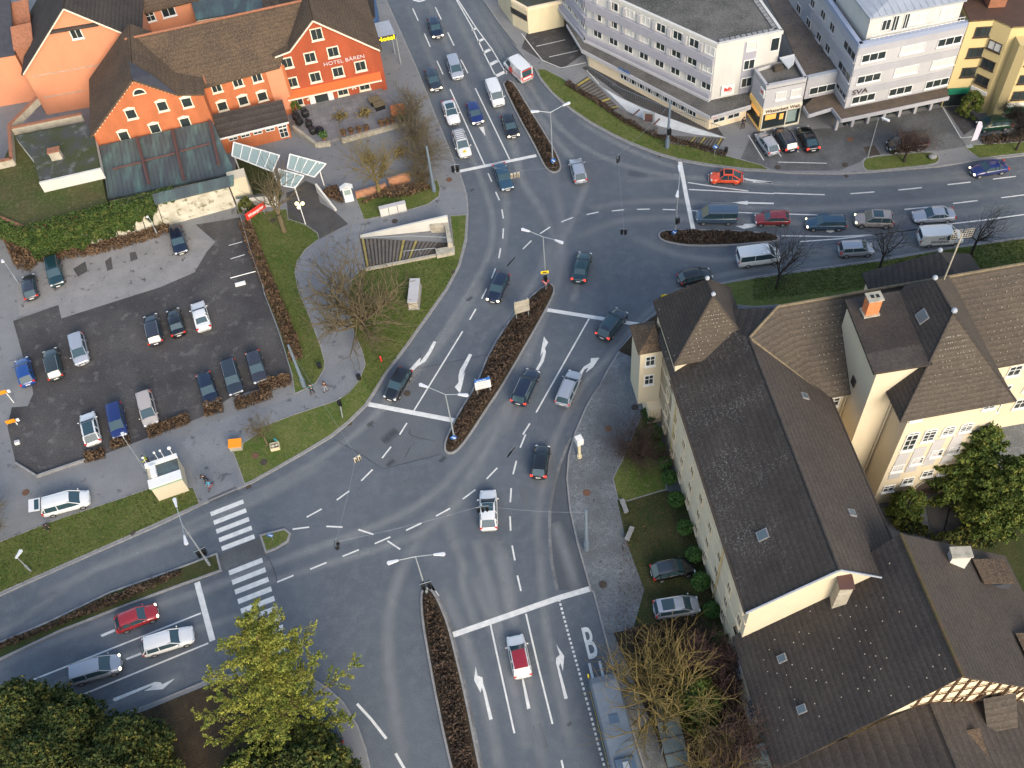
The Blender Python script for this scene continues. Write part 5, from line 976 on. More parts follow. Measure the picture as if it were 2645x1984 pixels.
dots(tt, U(5, .5, tz_+.1), U(5, 7, tz_+.1), U(2.9, 4.6, 19), U(2.9, 3.2, 19), 9, 12, keep=.5); dots(tt, U(-2.5, .1, tz_+.1), U(5, .1, tz_+.1), U(2.4, 3.4, 19), U(.5, 3.4, 19), 10, 10, keep=.5)
# east-west wing
ew2 = thing('school_cross_wing', 'brown-roofed cross wing of the cream school behind the towers', 'school building', U(3, 25))
MB().slab([U(9.9, 12.9, EZ), U(9.9, 50, EZ), U(3.2, 50, 18), U(3.2, 9.7, 18), U(5.5, RV, RZ)], .22).build('roof', MAT['roof_church'], ew2, True)
MB().slab([U(-1.0, 3, EZ), U(-1.0, 50, EZ), U(3.2, 50, 18), U(3.2, 9.7, 18)], .22).build('roof', MAT['roof_dark'], ew2, True)
MB().slab([U(-1.0, 3, EZ-.05), U(3.2, 9.7, 17.95), U(5.5, RV, RZ-.05), U(-.9, 3.1, EZ+2.2)], .22).build('roof', MAT['roof_dark'], ew2, True)
mb = MB(); wallring(mb, xy(U(-.8, 5), U(9.4, 5), U(9.4, 50), U(-.8, 50)), 0, EZ-.05); mb.build('wall', MAT['cream'], ew2, True)
mb = MB(); mb.tube(U(3.2, 9.7, 18.08), U(3.2, 50, 18.08), .14, n=6); mb.tube(U(3.2, 9.7, 18.05), U(5.5, RV, RZ+.05), .12, n=6); mb.tube(U(5.5, RV, RZ+.05), U(9.9, 12.9, EZ+.05), .12, n=6); mb.build('ridge_tiles', M2('pale_ridge', (.2, .16, .10), (.12, .10, .07), 2., grain=.3), ew2, True)
dots(ew2, U(9.7, 14, EZ+.1), U(9.7, 16.4, EZ+.1), U(3.6, 16.2, 17.7), U(3.6, 10.5, 17.7), 9, 12, keep=.45)
dots(ew2, U(9.7, 28, EZ+.15), U(9.7, 50, EZ+.15), U(3.6, 50, 17.75), U(3.6, 28, 17.75), 34, 12, keep=.75)
fe = fac_v(9.4, 5, 50)
for k in range(8):
    for z_ in (10.4, 7.2, 4.2): window(ew2, fe, 23.6+k*2.7, z_, 1.3, 1.6, 'trimw', 'cross', fw=.1)
window(ew2, fe, 9.0, 10.6, 1.2, 1.4, 'trimw', 'cross', fw=.1)
# flat block with orange chimney
bl = thing('stair_block', 'cream stair block with plain dark roof and orange chimney', 'tower', U(7, 19))
MB().slab([U(5.0, 14.9, 19.7), U(5.0, 20.0, 19.7), U(12.9, 19.6, 19.4), U(12.8, 14.6, 19.4)], .25).build('roof', MAT['roof_dark'], bl, True)
mb = MB(); wallring(mb, xy(U(5.2, 15.2), U(12.5, 15.1), U(12.5, 19.4), U(5.2, 19.4)), 0, [19.4, 19.1, 19.1, 19.4]); mb.build('wall', MAT['cream'], bl, True)
mb = MB(); mb.tube(U(9.6, 15.0, 0), U(9.6, 15.0, 12), .08, n=6); mb.tube(U(12.62, 17.5, 0), U(12.62, 17.5, 15.6), .08, n=6); mb.build('downpipe', MAT['cream'], bl, True)
f_ = fac_u(15.1, 5.2, 12.5); window(bl, f_, 4.6, 14.0, .7, 1.0, 'trimd', 'none', sill=False, fw=.06)
p = g('H', 950, 975, 19.6); p = p-np.array([0, 0, p[2]]); mb = MB(); mb.box((p[0], p[1], 20.5), (1.15, .85, 2.3), .08); ch = mb.build('chimney', MAT['chim'], bl, True)
def child_world(mb, name, mat, par, root): o = mb.build(name, mat, par); o.data.transform(Matrix.Translation(-Vector(root.location))); return o
mb = MB(); mb.box((p[0], p[1], 21.72), (1.35, 1.05, .14), .08); mb.box((p[0], p[1], 19.75), (1.4, 1.1, .2), .08); child_world(mb, 'cap', MAT['stonew'], ch, bl)
mb = MB(); mb.box((p[0]-.2, p[1], 21.82), (.25, .3, .1), .08); mb.box((p[0]+.25, p[1], 21.82), (.25, .3, .1), .08); child_world(mb, 'flue', MAT['black'], ch, bl)
# main tower 2
t2 = thing('stair_tower', 'tall cream tower with big pyramid roof, arched windows and arched doorway', 'tower', U(12, 22)); ze = 15.8
mb = MB(); wallring(mb, xy(U(8, 17.7), U(15.2, 17.7), U(15.2, 25.9), U(8, 25.9)), 0, ze); mb.build('wall', MAT['cream'], t2, True)
PK = U(10.2, 21.7, 22.3); PN = U(6.4, 21.7, 22.2); TA, TB, TC, TD = U(11.2, 16.6, ze), U(15.7, 16.6, ze), U(15.7, 26.7, ze), U(11.2, 26.7, ze)
for q, m_ in (([TB, PK, PN, U(5.1, 19.8, 19.7), U(5.5, 16.6, ze)], 'roof_dark'), ([TB, TC, PK], 'roof_church'), ([TC, TD, U(3.2, 25.6, 18), PN, PK], 'roof_church'), ([PN, U(5.1, 19.8, 19.7), U(3.2, 21.5, 18), U(3.2, 25.6, 18)], 'roof_dark')):
    MB().slab(q, .16).build('roof', MAT[m_], t2, True)
mb = MB(); [mb.tube(a, PK, .09, n=5) for a in (TB, TC, PN)]; mb.build('hip_tiles', MAT['roof_dark'], t2, True)
mb = MB(); mb.ball(U(10.2, 21.7, 22.6), .26, 8, 5); mb.ball(U(6.4, 21.7, 22.45), .24, 8, 5); mb.build('finial', MAT['zinc'], t2, True)
dots(t2, U(15.5, 17.5, ze+.1), U(15.5, 26, ze+.1), U(11.3, 22.3, 21), U(11.3, 21, 21), 12, 13, keep=.55)
skylight(t2, 'H', 1385, 1005, [U(5.5, 16.6, ze), TB, PN], 1.1, 1.0)
p = g('H', 1500, 850, 20.6); mb = MB(); mb.box((p[0], p[1], 20.2), (.9, .7, 1.6), .1); mb.build('metal_flue', MAT['zinc'], t2, True)
ft = fac_v(15.2, 17.7, 25.9)
uh = lambda x, y: (lambda h: h)(ft.hit('L', x, y))
for x, y, w_, h_, st in ((1280, 450, 1.15, 2.6, 'arch'), (1435, 400, 1.15, 1.6, 'arch'), (1592, 362, 1.15, 1.0, 'arch'), (1738, 335, 1.15, 1.0, 'arch'), (1340, 598, 1.15, 1.15, 'cross'), (1500, 537, 1.15, 1.15, 'cross'), (1642, 510, 1.15, 1.15, 'cross'),
                     (1180, 660, 1.15, 1.15, 'cross'), (1423, 702, 1.15, 1.15, 'cross'), (1562, 680, 1.15, 1.15, 'cross'), (1105, 825, 1.15, 1.15, 'cross'), (1263, 763, 1.15, 1.15, 'cross'), (1298, 262, 1.1, .6, 'cross'), (1925, 160, 1.1, .6, 'cross')):
    u, z = ft.hit('L', x, y); window(t2, ft, min(max(u, .7), ft.L-.7), z, w_, h_, 'trimw', st, fw=.1)
mb = MB()
for xa in ((1240, 540, 1140, 745), (1380, 490, 1270, 690), (1550, 420, 1400, 640), (1690, 390, 1560, 620)):
    u0, z0 = ft.hit('L', xa[0], xa[1]); u1, z1 = ft.hit('L', xa[2], xa[3]); um = (u0+u1)/2; ft.box(mb, um-.55, um+.55, min(z0, z1), max(z0, z1), .01, .05)
mb.build('recessed_panel', MAT['panel'], t2, True)
u, z = ft.hit('L', 1500, 905); u = 5.3; mb = MB(); n = 10
mb.poly([ft.pt(u-1.3, .1, .02), ft.pt(u+1.3, .1, .02)]+[ft.pt(u+math.cos(math.pi*k/n)*1.3, 2.2+math.sin(math.pi*k/n)*1.1, .02) for k in range(n+1)]); mb.build('arched_doorway', MAT['iron'], t2, True)
mb = MB()
for k in range(n): mb.tube(ft.pt(u+math.cos(math.pi*k/n)*1.4, 2.2+math.sin(math.pi*k/n)*1.2, .05), ft.pt(u+math.cos(math.pi*(k+1)/n)*1.4, 2.2+math.sin(math.pi*(k+1)/n)*1.2, .05), .12, n=5)
mb.build('door_arch', MAT['stonew'], t2, True)
# north pavilion roof
npv = thing('north_pavilion', 'dark hipped roof pavilion of the school facing the road', 'building', U(-1, 26))
pk = U(-1.0, 26.8, 16.6); A, B, C_, D2 = U(3.5, 20.5, 13.2), U(-3.6, 21.2, 12.2), U(-3.6, 32.2, 12.2), U(3.5, 32, 13.2); rr = U(3.3, 26.8, 17.4)
for q in ([A, B, pk, rr], [B, C_, pk], [C_, D2, rr, pk]): MB().slab(q, .2).build('roof', MAT['roof_dark'], npv, True)
mb = MB(); wallring(mb, xy(U(3, 21.5), U(-3.3, 21.8), U(-3.3, 31.6), U(3, 31.6)), 0, 12.1); mb.build('wall', MAT['creamw'], npv, True); MB().ball(pk+(0, 0, .2), .25, 8, 5).build('finial', MAT['zinc'], npv, True)
# antenna
b_ = g('H', 1535, 760, 18.8); T_ = np.array(px('H', 1665, 420)); zt = min(np.arange(19, 40, .1), key=lambda z: np.hypot(*(proj((b_[0], b_[1], z))-T_)))
zt = 25.5; top = g('H', 1665, 425, zt); an = thing('roof_antenna', 'rusty antenna mast with wire grid panels on the school ridge', 'antenna', (b_[0], b_[1], 17.5))
mb = MB(); mb.tube((b_[0], b_[1], 17.6), (b_[0], b_[1], zt), .07, n=6); mb.build('mast', MAT['stonew'], an, True)
for s in (-1, 1):
    mb = MB(); c = np.array((b_[0]+s*.5, b_[1], zt))
    for k in range(5):
        mb.tube(c+(-.4, 0, -.5+.25*k), c+(.4, 0, -.5+.25*k), .02, n=4)
        mb.tube(c+(-.4+.2*k, 0, -.5), c+(-.4+.2*k, 0, .5), .02, n=4)
    mb.build('grid_panel', MAT['stonew'], an, True)
# lower half-timbered building
lb = thing('half_timbered_house', 'low wide house with dark roof and half-timbered gable at the lower right', 'house', U(32, 12)); le = 5.8; lr = 16.2; lv = 12.5; lw_ = 24.6; S0 = 37.4
MB().slab([U(27.5, -.3, le-.2), U(S0+1.4, -.3, le-.2), U(S0, lv, lr), U(25.8, lv, lr)], .25).build('roof', MAT['roof_dark'], lb, True)
MB().slab([U(24.9, lw_+.3, le-.2), U(S0, lw_+.3, le-.2), U(S0, lv, lr), U(25.8, lv, lr)], .25).build('roof', MAT['roof_mid'], lb, True)
mb = MB(); wallring(mb, xy(U(26.5, 0), U(S0-.2, 0), U(S0-.2, lw_), U(25.6, lw_)), 0, le-.3); mb.poly([U(S0-.2, 0, le-.3), U(S0-.2, lv, lr-.3), U(S0-.2, lw_, le-.3)]); mb.poly([U(25.9, .5, le-.3), U(25.9, lv, lr-.3), U(25.9, lw_, le-.3)]); mb.build('wall', MAT['creamw'], lb, True)
mb = MB(); mb.tube(U(25.8, lv, lr+.06), U(S0+.05, lv, lr+.06), .16, n=6); mb.build('ridge_tiles', M2('mossy_ridge', (.06, .06, .02), (.10, .06, .04), 1.5, grain=.4), lb, True)
mb = MB(); fg3 = fac_v(S0-.2, 0, lw_)
for k in range(14):
    v = lv-2+k*1.05
    top_ = lr-.4-abs(v-lv)*(lr-le)/(lw_/2)
    if top_ > 6.5: fg3.box(mb, v-.09, v+.09, 5.5, top_, .02, .1)
for z_ in (7.2, 9.0, 10.8, 12.6, 14.2):
    hw = (lr-.5-z_)*(lw_/2)/(lr-le); fg3.box(mb, max(lv-2.5, lv-hw), lv+hw, z_-.08, z_+.08, .101, .14)
for k in range(6): v = lv+.5+k*1.8; z_ = 7.3; mb.tube(fg3.pt(v, 7.2, .16), fg3.pt(v+1.2, 10.6, .16), .08, n=4) if v+1.2 < lv+7.5 else None
mb.build('timber_frame', flat('dark_timber', (.07, .035, .015), .8), lb, True)
dots(lb, U(28.5, .5, le+.4), U(38, .5, le+.4), U(37, 12, lr-.2), U(27, 12, lr-.2), 9, 20, keep=.3)
LWp = [U(27, -.3, le), U(38, -.3, le), U(26, lv, lr+.05)]; skylight(lb, 'Q', 240, 765, LWp); skylight(lb, 'Q', 400, 1180, LWp)
def chimney(root, t, x, y, z, w, d, h, mat, cap='brick'):
    p = g(t, x, y, z); mb = MB(); mb.box((p[0], p[1], z+h/2-.8), (w, d, h+1.6), -.075); ch = mb.build('chimney', MAT[mat], root, True); mb = MB(); mb.box((p[0], p[1], z+h+.08), (w+.18, d+.18, .16), -.075); child_world(mb, 'cap', MAT[cap], ch, root)
chimney(lb, 'Q', 705, 260, 12.6, 1.0, 1.0, 2.6, 'stonew', 'copper_b'); chimney(lb, 'L', 1650, 1430, 11.6, 1.5, .8, 1.7, 'white', 'stonew')
ds = (lr-le)/(lw_/2)
for u, v in ((27.6, 21.4), (34, 22.4)):
    z_ = lr-(v-lv)*ds; mb = MB(); a, b, c, d = U(u-1.1, v+1.6, z_+.3), U(u+1.1, v+1.6, z_+.3), U(u+1.1, v-1.6, z_+1.6), U(u-1.1, v-1.6, z_+1.6); mb.slab([a, b, c, d], .15); dm = mb.build('dormer_roof', MAT['roof_brown'], lb, True)
    mb = MB(); ubox(mb, u-1.0, u+1.0, v-1.2, v+1.4, z_-1.4, z_+.15); mb.build('dormer', MAT['roof_slate'], lb, True)
mb = MB(); fwl = fac_u(0, 27, S0); pass
window(lb, fwl, 6.0, 3.2, 1.4, 2.2, 'panel', 'cross', fw=.1); window(lb, fwl, 2.5, 3.2, 1.0, 1.6, 'panel', 'cross', fw=.1)
mb = MB()
for k in range(7): mb.tube(fwl.pt(5.2+k*.27, 2.2, .3), fwl.pt(5.2+k*.27, 3.6, .3), .02, n=4)
mb.tube(fwl.pt(5.1, 3.6, .3), fwl.pt(7, 3.6, .3), .03, n=4); mb.build('window_grille', MAT['iron'], lb, True)
mb = MB(); mb.slab([fwl.pt(9.2, 4.6, .02), fwl.pt(12, 4.6, .02), fwl.pt(12, 3.9, 2.2), fwl.pt(9.2, 3.9, 2.2)], .05); mb.build('glass_porch', MAT['glassb'], lb, True)
mb = MB(); [mb.tube(fwl.pt(a, 0, 2.1), fwl.pt(a, 3.9, 2.1), .05, n=5) for a in (9.3, 11.9)]; mb.build('porch_post', MAT['steel'], lb, True)
l2 = thing('lower_house', 'dark roofed extension with dormers at the bottom right corner', 'house', U(44, 11)); z2 = 10.7
MB().slab([U(S0+1.2, .2, 5.6), U(60, .2, 5.6), U(60, 11.6, z2), U(S0-.3, 11.6, z2)], .2).build('roof', MAT['roof_dark'], l2, True)
MB().slab([U(S0-.3, 20.5, 6.2), U(60, 20.5, 6.2), U(60, 11.6, z2), U(S0-.3, 11.6, z2)], .2).build('roof', MAT['roof_mid'], l2, True)
mb = MB(); wallring(mb, xy(U(S0, .6), U(60, .6), U(60, 20), U(S0, 20)), 0, 5.4); mb.build('wall', MAT['creamw'], l2, True)
mb = MB(); mb.tube(U(S0-.3, 11.6, z2+.05), U(60, 11.6, z2+.05), .12, n=6); mb.build('ridge_tiles', MAT['roof_dark'], l2, True)
p = g('Q', 2010, 1240, 8.6); rt = Vector(p); mb = MB(); f_ = Fac(p-CE*1.2, p+CE*1.2); hgt_ = 1.3
mb.slab([f_.pt(0, 8.2, .9), f_.pt(2.4, 8.2, .9), f_.pt(2.7, 9.8, -1.2), f_.pt(.1, 9.8, -1.2)], .15); mb.build('dormer_roof', MAT['roof_church'], l2, True)
p = g('Q', 1790, 1560, 8.4); f_ = Fac(p-CE*.8, p+CE*.8); mb = MB(); f_.box(mb, 0, 1.6, 7.2, 9.0, -1.5, .6); mb.build('dormer', MAT['creamw'], l2, True); mb = MB(); mb.slab([f_.pt(-.1, 9.0, .7), f_.pt(1.7, 9.0, .7), f_.pt(1.7, 9.6, -1.6), f_.pt(-.1, 9.6, -1.6)], .1); mb.build('dormer_roof', MAT['roof_brown'], l2, True)
# ================================================================== subway stairs
def stairs(name, label, top, bot, width_vec, n, wallmat, yellow=()):
    """steps from the street down into a dark subway; walls both sides; built as a shallow flight inside parapets"""
    pass
def parapet(root, a, b, h, th, mat, name='parapet', z0=0.):
    f_ = Fac((*a[:2], 0), (*b[:2], 0)); mb = MB(); f_.box(mb, 0, f_.L, z0, h, -th, 0); return mb.build(name, MAT[mat], root, True)
concrete_d = M2('step_concrete', (.14, .13, .12), (.10, .095, .09), 1., grain=.3)
MAT['step'] = concrete_d
# A: triangular lawn stairs. Steps lie as treads between the near and the far wall; the flight sinks toward the east portal
sa = thing('subway_stairs', 'subway stairs on the triangle lawn with white tapering wall and pale end block', 'stairs', gv('F', 1250, 450, 0))
nw, ne, sw, se = g('F', 882, 365, .15), g('F', 1625, 405, .15), g('F', 930, 600, .15), g('F', 1500, 500, .15)
def flight(root, nw, ne, sw, se, n, yel, rail=True):
    mb = MB(); my = MB()
    for k in range(n):
        t0, t1 = k/n, (k+1)/n; z = .34-.012*k
        q = [nw*(1-t0)+ne*t0, nw*(1-t1)+ne*t1, sw*(1-t1)+se*t1, sw*(1-t0)+se*t0]
        m_ = my if k in yel else mb; zz = .30-.006*k
        m_.slab([(a[0], a[1], zz) for a in [q[0]*.55+q[1]*.45, q[1], q[2], q[3]*.55+q[2]*.45]], .10)
    mb.build('steps', MAT['step'], root, True); my.build('yellow_nosing', M2('worn_yellow', (.34, .28, .08), (.22, .19, .08), 2., grain=.3), root, True)
    MB().slab([(a[0], a[1], .19) for a in (nw, ne, se, sw)], .05).build('landing', MAT['iron'], root, True)
flight(sa, nw, ne, sw, se, 22, (0, 10, 13))
mb = MB(); f_ = Fac(g('F', 890, 370), g('F', 1615, 330)); mb.slab([f_.pt(0, .2), f_.pt(f_.L, .2, -.6), f_.pt(f_.L, 2.4, -.6), f_.pt(f_.L*.8, 2.0, -.5), f_.pt(0, .45)], .25, d=(0, .99, 0)); mb.build('white_side_wall', MAT['white'], sa, True)
mb = MB(); q = P('F', 1455, 190, 1590, 175, 1655, 440, 1625, 400, 1600, 300); mb.slab([g('F', 1450, 205, 1.4), g('F', 1590, 180, 1.4), g('F', 1640, 400, 1.4), g('F', 1600, 410, 1.4), g('F', 1575, 260, 1.4), g('F', 1455, 260, 1.4)], 1.3); mb.build('portal_block', MAT['stonew'], sa, True)
mb = MB(); mb.slab([g('F', 1500, 450, .7), g('F', 1655, 425, .7), g('F', 1655, 475, .7), g('F', 1510, 505, .7)], .6); mb.slab([g('F', 925, 605, .45), g('F', 1505, 490, .45), g('F', 1505, 505, .45), g('F', 930, 622, .45)], .35); mb.build('south_curb', MAT['stonew'], sa, True)
mb = MB(); hr = [g('F', 890, 365, .9), g('F', 1290, 345, 1.3), g('F', 1610, 358, 1.3)]; mb.path(hr, .04); 
a, b = g('F', 1240, 470, 1.0), g('F', 1500, 445, 1.0); mb.tube(a, b, .035)
for t in (0, .5, 1): p = a*(1-t)+b*t; mb.tube(p, (p[0], p[1], .2), .03)
mb.build('handrail', MAT['steel'], sa, True)
# B: north stairs, long white wall, railing
sb_ = thing('long_subway_stairs', 'long subway ramp with white wall, two stair flights and railing beside the office', 'stairs', gv('C', 1200, 950, 0))
flight(sb_, g('C', 690, 625, .15), g('C', 960, 900, .15), g('C', 590, 690, .15), g('C', 860, 920, .15), 13, (0, 8, 11))
flight(sb_, g('C', 1800, 1135, .15), g('C', 1400, 1110, .15), g('C', 1745, 1228, .15), g('C', 1330, 1170, .15), 15, (0, 5, 8))
fw3 = [(690, 618), (820, 718), (960, 800), (1130, 880), (1300, 945), (1560, 1040), (1815, 1125)]; mb = MB()
top = [g('C', x, y, .5) for x, y in fw3]; bt = [g('C', 700, 635, .15), g('C', 860, 770, .15), g('C', 1010, 905, .15), g('C', 1150, 975, .15), g('C', 1280, 1030, .15), g('C', 1560, 1095, .15), g('C', 1805, 1130, .15)]
for i in range(6): mb.slab([top[i], top[i+1], bt[i+1], bt[i]], .12)
mb.build('white_side_wall', M2('greyed_whitewash', (.50, .53, .55), (.40, .42, .44), .8, c3=(.25, .26, .26), s3=2., lo3=.6, hi3=.8, grain=.1), sb_, True)
mb = MB(); n = 60; tp = [g('C', x, y, .2) for x, y in ((690, 590), (960, 770), (1300, 915), (1560, 1012), (1815, 1095))]
for i in range(4):
    a, b = tp[i], tp[i+1]; mb.tube(a+(0, 0, 1), b+(0, 0, 1), .035, n=5)
    k = int(np.linalg.norm(b-a)/.32)
    for j in range(k): p = a+(b-a)*j/k; mb.tube(p, p+(0, 0, 1), .014, n=3)
mb.build('railing', MAT['bluesteel'], sb_, True)
mb = MB(); mb.slab([g('C', x, y, .75) for x, y in ((900, 900), (940, 880), (1260, 1040), (1230, 1085))], .6); mb.build('concrete_cover', MAT['step'], sb_, True)
mb = MB(); mb.tube(g('C', 1060, 940, 1.2), g('C', 1110, 895, 1.2), .12, n=5); mb.build('brace', MAT['copper_b'], sb_, True); mb = MB(); mb.tube(g('C', 1230, 1015, 1.2), g('C', 1275, 970, 1.2), .12, n=5); mb.build('brace', MAT['copper_b'], sb_, True)
p = gv('C', 1188, 970, .9); mb = MB(); mb.box((p.x, p.y, p.z+.25), (1.5, .15, 1.7), -.35); pf = mb.build('poster_frame', MAT['steel'], sb_, True); mb = MB(); mb.box((p.x-.03, p.y-.09, p.z+.25), (1.0, .04, 1.2), -.35); child_world(mb, 'poster', MAT['copper_b'], pf, sb_)
# ================================================================== vehicles
def car(kind, paint, L, W, H, label, F, B_, lights='off', zc=.45, rails=False, roof=None, panel=False, group='cars on the road', cat='car', tag_extra=None, name='car', roofglass=None):
    f = gv(*F, zc); r = gv(*B_, zc); c = (f+r)/2; d = (f-r); ang = math.atan2(d.y, d.x)
    root = thing(name, label, cat, (c.x, c.y, .145 if group.startswith('parked') else .012), ang, group)
    pr = dict(hatch=(.25, .44, .84, .975, .93, .80, .70), estate=(.25, .42, .90, .985, .93, .82, .70), sedan=(.27, .45, .70, .85, .93, .92, .70), mpv=(.17, .37, .91, .985, 1.0, .9, .78),
              suv=(.24, .42, .88, .98, 1.02, .92, .84), van=(.13, .29, .975, .995, 1.12, 1.05, .85), coupe=(.28, .46, .70, .93, .95, .93, .76), beetle=(.30, .42, .68, .93, .86, .55, .60))[kind]
    xa, xb, xc, xd, belt, deck, nose = pr; X = lambda t: L/2-t*L; w = W/2; zb = .22
    # lower body: stations from nose to tail
    if kind == 'beetle': st = [(0, .55, .45), (.06, .70, .66), (.15, .80, .78), (.27, .92, .88), (.5, .98, .84), (.72, .96, .88), (.85, .86, .84), (.95, .68, .62), (1, .5, .42)]
    elif kind == 'van': st = [(0, .86, .70), (.02, .94, .88), (.06, .98, .98), (.13, 1, 1.10), (.5, 1, 1.12), (.97, 1, 1.12), (1, .97, 1.08)]
    else:
        tail = deck if kind in ('sedan', 'coupe') else belt-.04
        st = [(0, .60, nose-.17), (.012, .76, nose-.06), (.035, .88, nose), (.085, .965, nose+.05), (xa*.8, .99, belt-.05), (xa+.03, 1, belt), (.5, 1, belt+.01), (.8, 1, belt+.01), (.93, .975, tail), (.975, .92, tail-.05), (.99, .84, tail-.1), (1, .72, tail-.22)]
    v = []; 
    for t, ws, zt in st:
        x = X(t); e = 0 if .02 < t < .98 else .04; a = w*ws
        ring = [(-a*.80, zb+e), (-a*.97, zb+.12+e), (-a, .5), (-a*.985, zt-.16), (-a*.90, zt-.02), (-a*.5, zt+.025), (0, zt+.035)]
        ring = ring+[(-y, z) for y, z in reversed(ring[:-1])]; v += [(x, y, z) for y, z in ring]
    k = 13; fs = []
    for i in range(len(st)-1):
        for j in range(k-1): fs.append((i*k+j, i*k+j+1, (i+1)*k+j+1, (i+1)*k+j))
        fs.append((i*k+k-1, i*k, (i+1)*k, (i+1)*k+k-1))
    fs += [tuple(range(k)), tuple(range(len(st)*k-1, (len(st)-1)*k-1, -1))]
    pm = MAT[paint]; body = MB().add(v, fs).build('body', pm, root, smooth=True)
    # cabin
    wl, wu = w*.93, w*(.90 if kind == 'van' else .70 if kind == 'beetle' else .76); ya = wl*.9
    zl = belt-.03
    G0 = [(X(xa), ya, zl), (X(xb), wu, H-.05), (X(xc), wu*.97, H-.06), (X(xd), wl*.9, zl-.02)]; mid = (X((xa+xd)/2), wl, zl)
    gl = MB(); P_ = [(x, s*y, z) for s in (1, -1) for x, y, z in G0]
    q = [(X(xa), ya, zl), (X(xa)-.12*L, wl, zl), (X(xc), wl, zl), (X(xd), wl*.9, zl-.02)]
    V = [(x, s*y, z) for s in (1, -1) for x, y, z in q]+P_
    # V: 0-3 base right,4-7 base left, 8..11 ,12..15 top line (8=ws base,9 roof front,10 roof rear,11 rear base)
    gl.add(V, [(8, 12, 13, 9), (10, 14, 15, 11), (0, 9, 1), (1, 9, 10, 2), (2, 10, 3), (4, 5, 13), (5, 6, 14, 13), (6, 7, 14), (9, 13, 14, 10)])
    gl.build('windows', MAT['carglass'], root)
    rf = MB(); xr0, xr1 = X(xb)+.06, X(xc)-.08; crown = .05; rows = 5; vv = []; ff = []
    for i in range(rows+1):
        t = i/rows; x = xr0+(xr1-xr0)*t; ww = wu*(.97 if 0 < t < 1 else .90)+.02; zc_ = H-.035-(.03 if t in (0, 1) else 0)
        for y, dz_ in ((-ww, -.04), (-ww*.9, .012), (-ww*.45, .04), (0, .05), (ww*.45, .04), (ww*.9, .012), (ww, -.04)): vv.append((x, y, zc_+dz_))
    for i in range(rows):
        for j in range(6): ff.append((i*7+j, i*7+j+1, (i+1)*7+j+1, (i+1)*7+j))
    rf.add(vv, ff).build('roof', MAT[roof] if roof else pm, root, smooth=True, label='contrasting roof' if roof else None)
    pl = MB()
    for s in (1, -1):
        for a, b, r_ in (((X(xa)+.02, s*ya, zl), (X(xb), s*wu, H-.06), .045), ((X(xc), s*wu*.97, H-.07), (X(xd)+.03, s*wl*.88, zl), .07 if kind != 'van' else .09), ((X(xb), s*wu, H-.06), (X(xc), s*wu*.98, H-.07), .04),
                         ((X((xb+xc)/2), s*wu*1.01, H-.07), (X((xb+xc)/2), s*wl*1.0, zl), .04), ((X(xc-.02), s*wu*.99, H-.07), (X(xc), s*wl*1.0, zl), .045)): pl.tube(a, b, r_, n=5)
    pl.build('pillar', pm, root)
    if panel:
        for s in (1, -1):
            m_ = MB(); m_.add([(X(.42), s*(wl+.012), zl-.02), (X(xc)-.05, s*(wl+.012), zl-.02), (X(xc), s*(wu+.02), H-.07), (X(.42), s*(wu+.02), H-.07)], [(0, 1, 2, 3)]); m_.build('side_panel', pm, root)
    if rails:
        for s in (1, -1): MB().tube((X(xb+.02), s*(wu-.02), H+.045), (X(xc-.02), s*(wu-.02), H+.035), .025, n=5).build('roof_rail', MAT['rim'], root)
    if roofglass:
        t0, t1 = roofglass; vv = []; ff = []
        for i in range(4):
            x = X(xb+(xc-xb)*(t0+(t1-t0)*i/3))
            for y, dz_ in ((-wu*.8, .02), (0, .052), (wu*.8, .02)): vv.append((x, y, H-.035+dz_+.012))
        for i in range(3):
            for j in range(2): ff.append((i*3+j, i*3+j+1, (i+1)*3+j+1, (i+1)*3+j))
        MB().add(vv, ff).build('sunroof', MAT['carglass'], root)
    wr = .31 if kind != 'suv' else .36
    for fx in (X(.175), X(.80) if kind != 'van' else X(.78)):
        for s in (1, -1):
            t = MB().tube((fx, s*(w-.19), wr), (fx, s*(w+.012), wr), wr, n=16).build('wheel', MAT['rubber'], root)
            MB().tube((fx, s*(w-.02), wr), (fx, s*(w+.022), wr), wr*.62, n=12).build('rim', MAT['rim'], t)
    hm = MAT['headlit' if lights in ('on', 'front') else 'head']; tm = MAT['taillit' if lights in ('on', 'rear') else 'tail']
    hz_ = nose-.1 if kind not in ('van', 'beetle') else (.78 if kind == 'van' else .62); hx = X(.028 if kind != 'beetle' else .07)
    for s in (1, -1):
        m_ = MB(); m_.ball((hx, s*w*.70, hz_), .17 if lights != 'on' else .18, 8, 6, sz=.7, rx=.75, ry=1.15); m_.build('headlight', hm, root, smooth=True)
        m_ = MB(); tx = X(.972 if kind != 'van' else .985); tzz = (belt-.14) if kind != 'van' else .95; m_.box((tx, s*w*.80, tzz), (.16, .26, .22 if kind not in ('van', 'mpv') else .4)); m_.build('tail_light', tm, root)
        m_ = MB(); m_.ball((X(xa+.04), s*(w+.09), belt+.06), .11, 6, 5, sz=.7, rx=.6); m_.build('mirror', pm, root, smooth=True)
    MB().box((L/2+.012, 0, .42), (.03, .5, .12)).build('number_plate', MAT['plate'], root); MB().box((-L/2-.012, 0, .6), (.03, .5, .12)).build('number_plate', MAT['plate'], root)
    m_ = MB(); m_.box((L/2-.03, 0, .5), (.08, W*.42, .16)); m_.build('grille', MAT['black'], root)
    m_ = MB(); m_.box((0, 0, .26), (L*.86, W*.86, .2)); m_.build('underbody', MAT['black'], root)
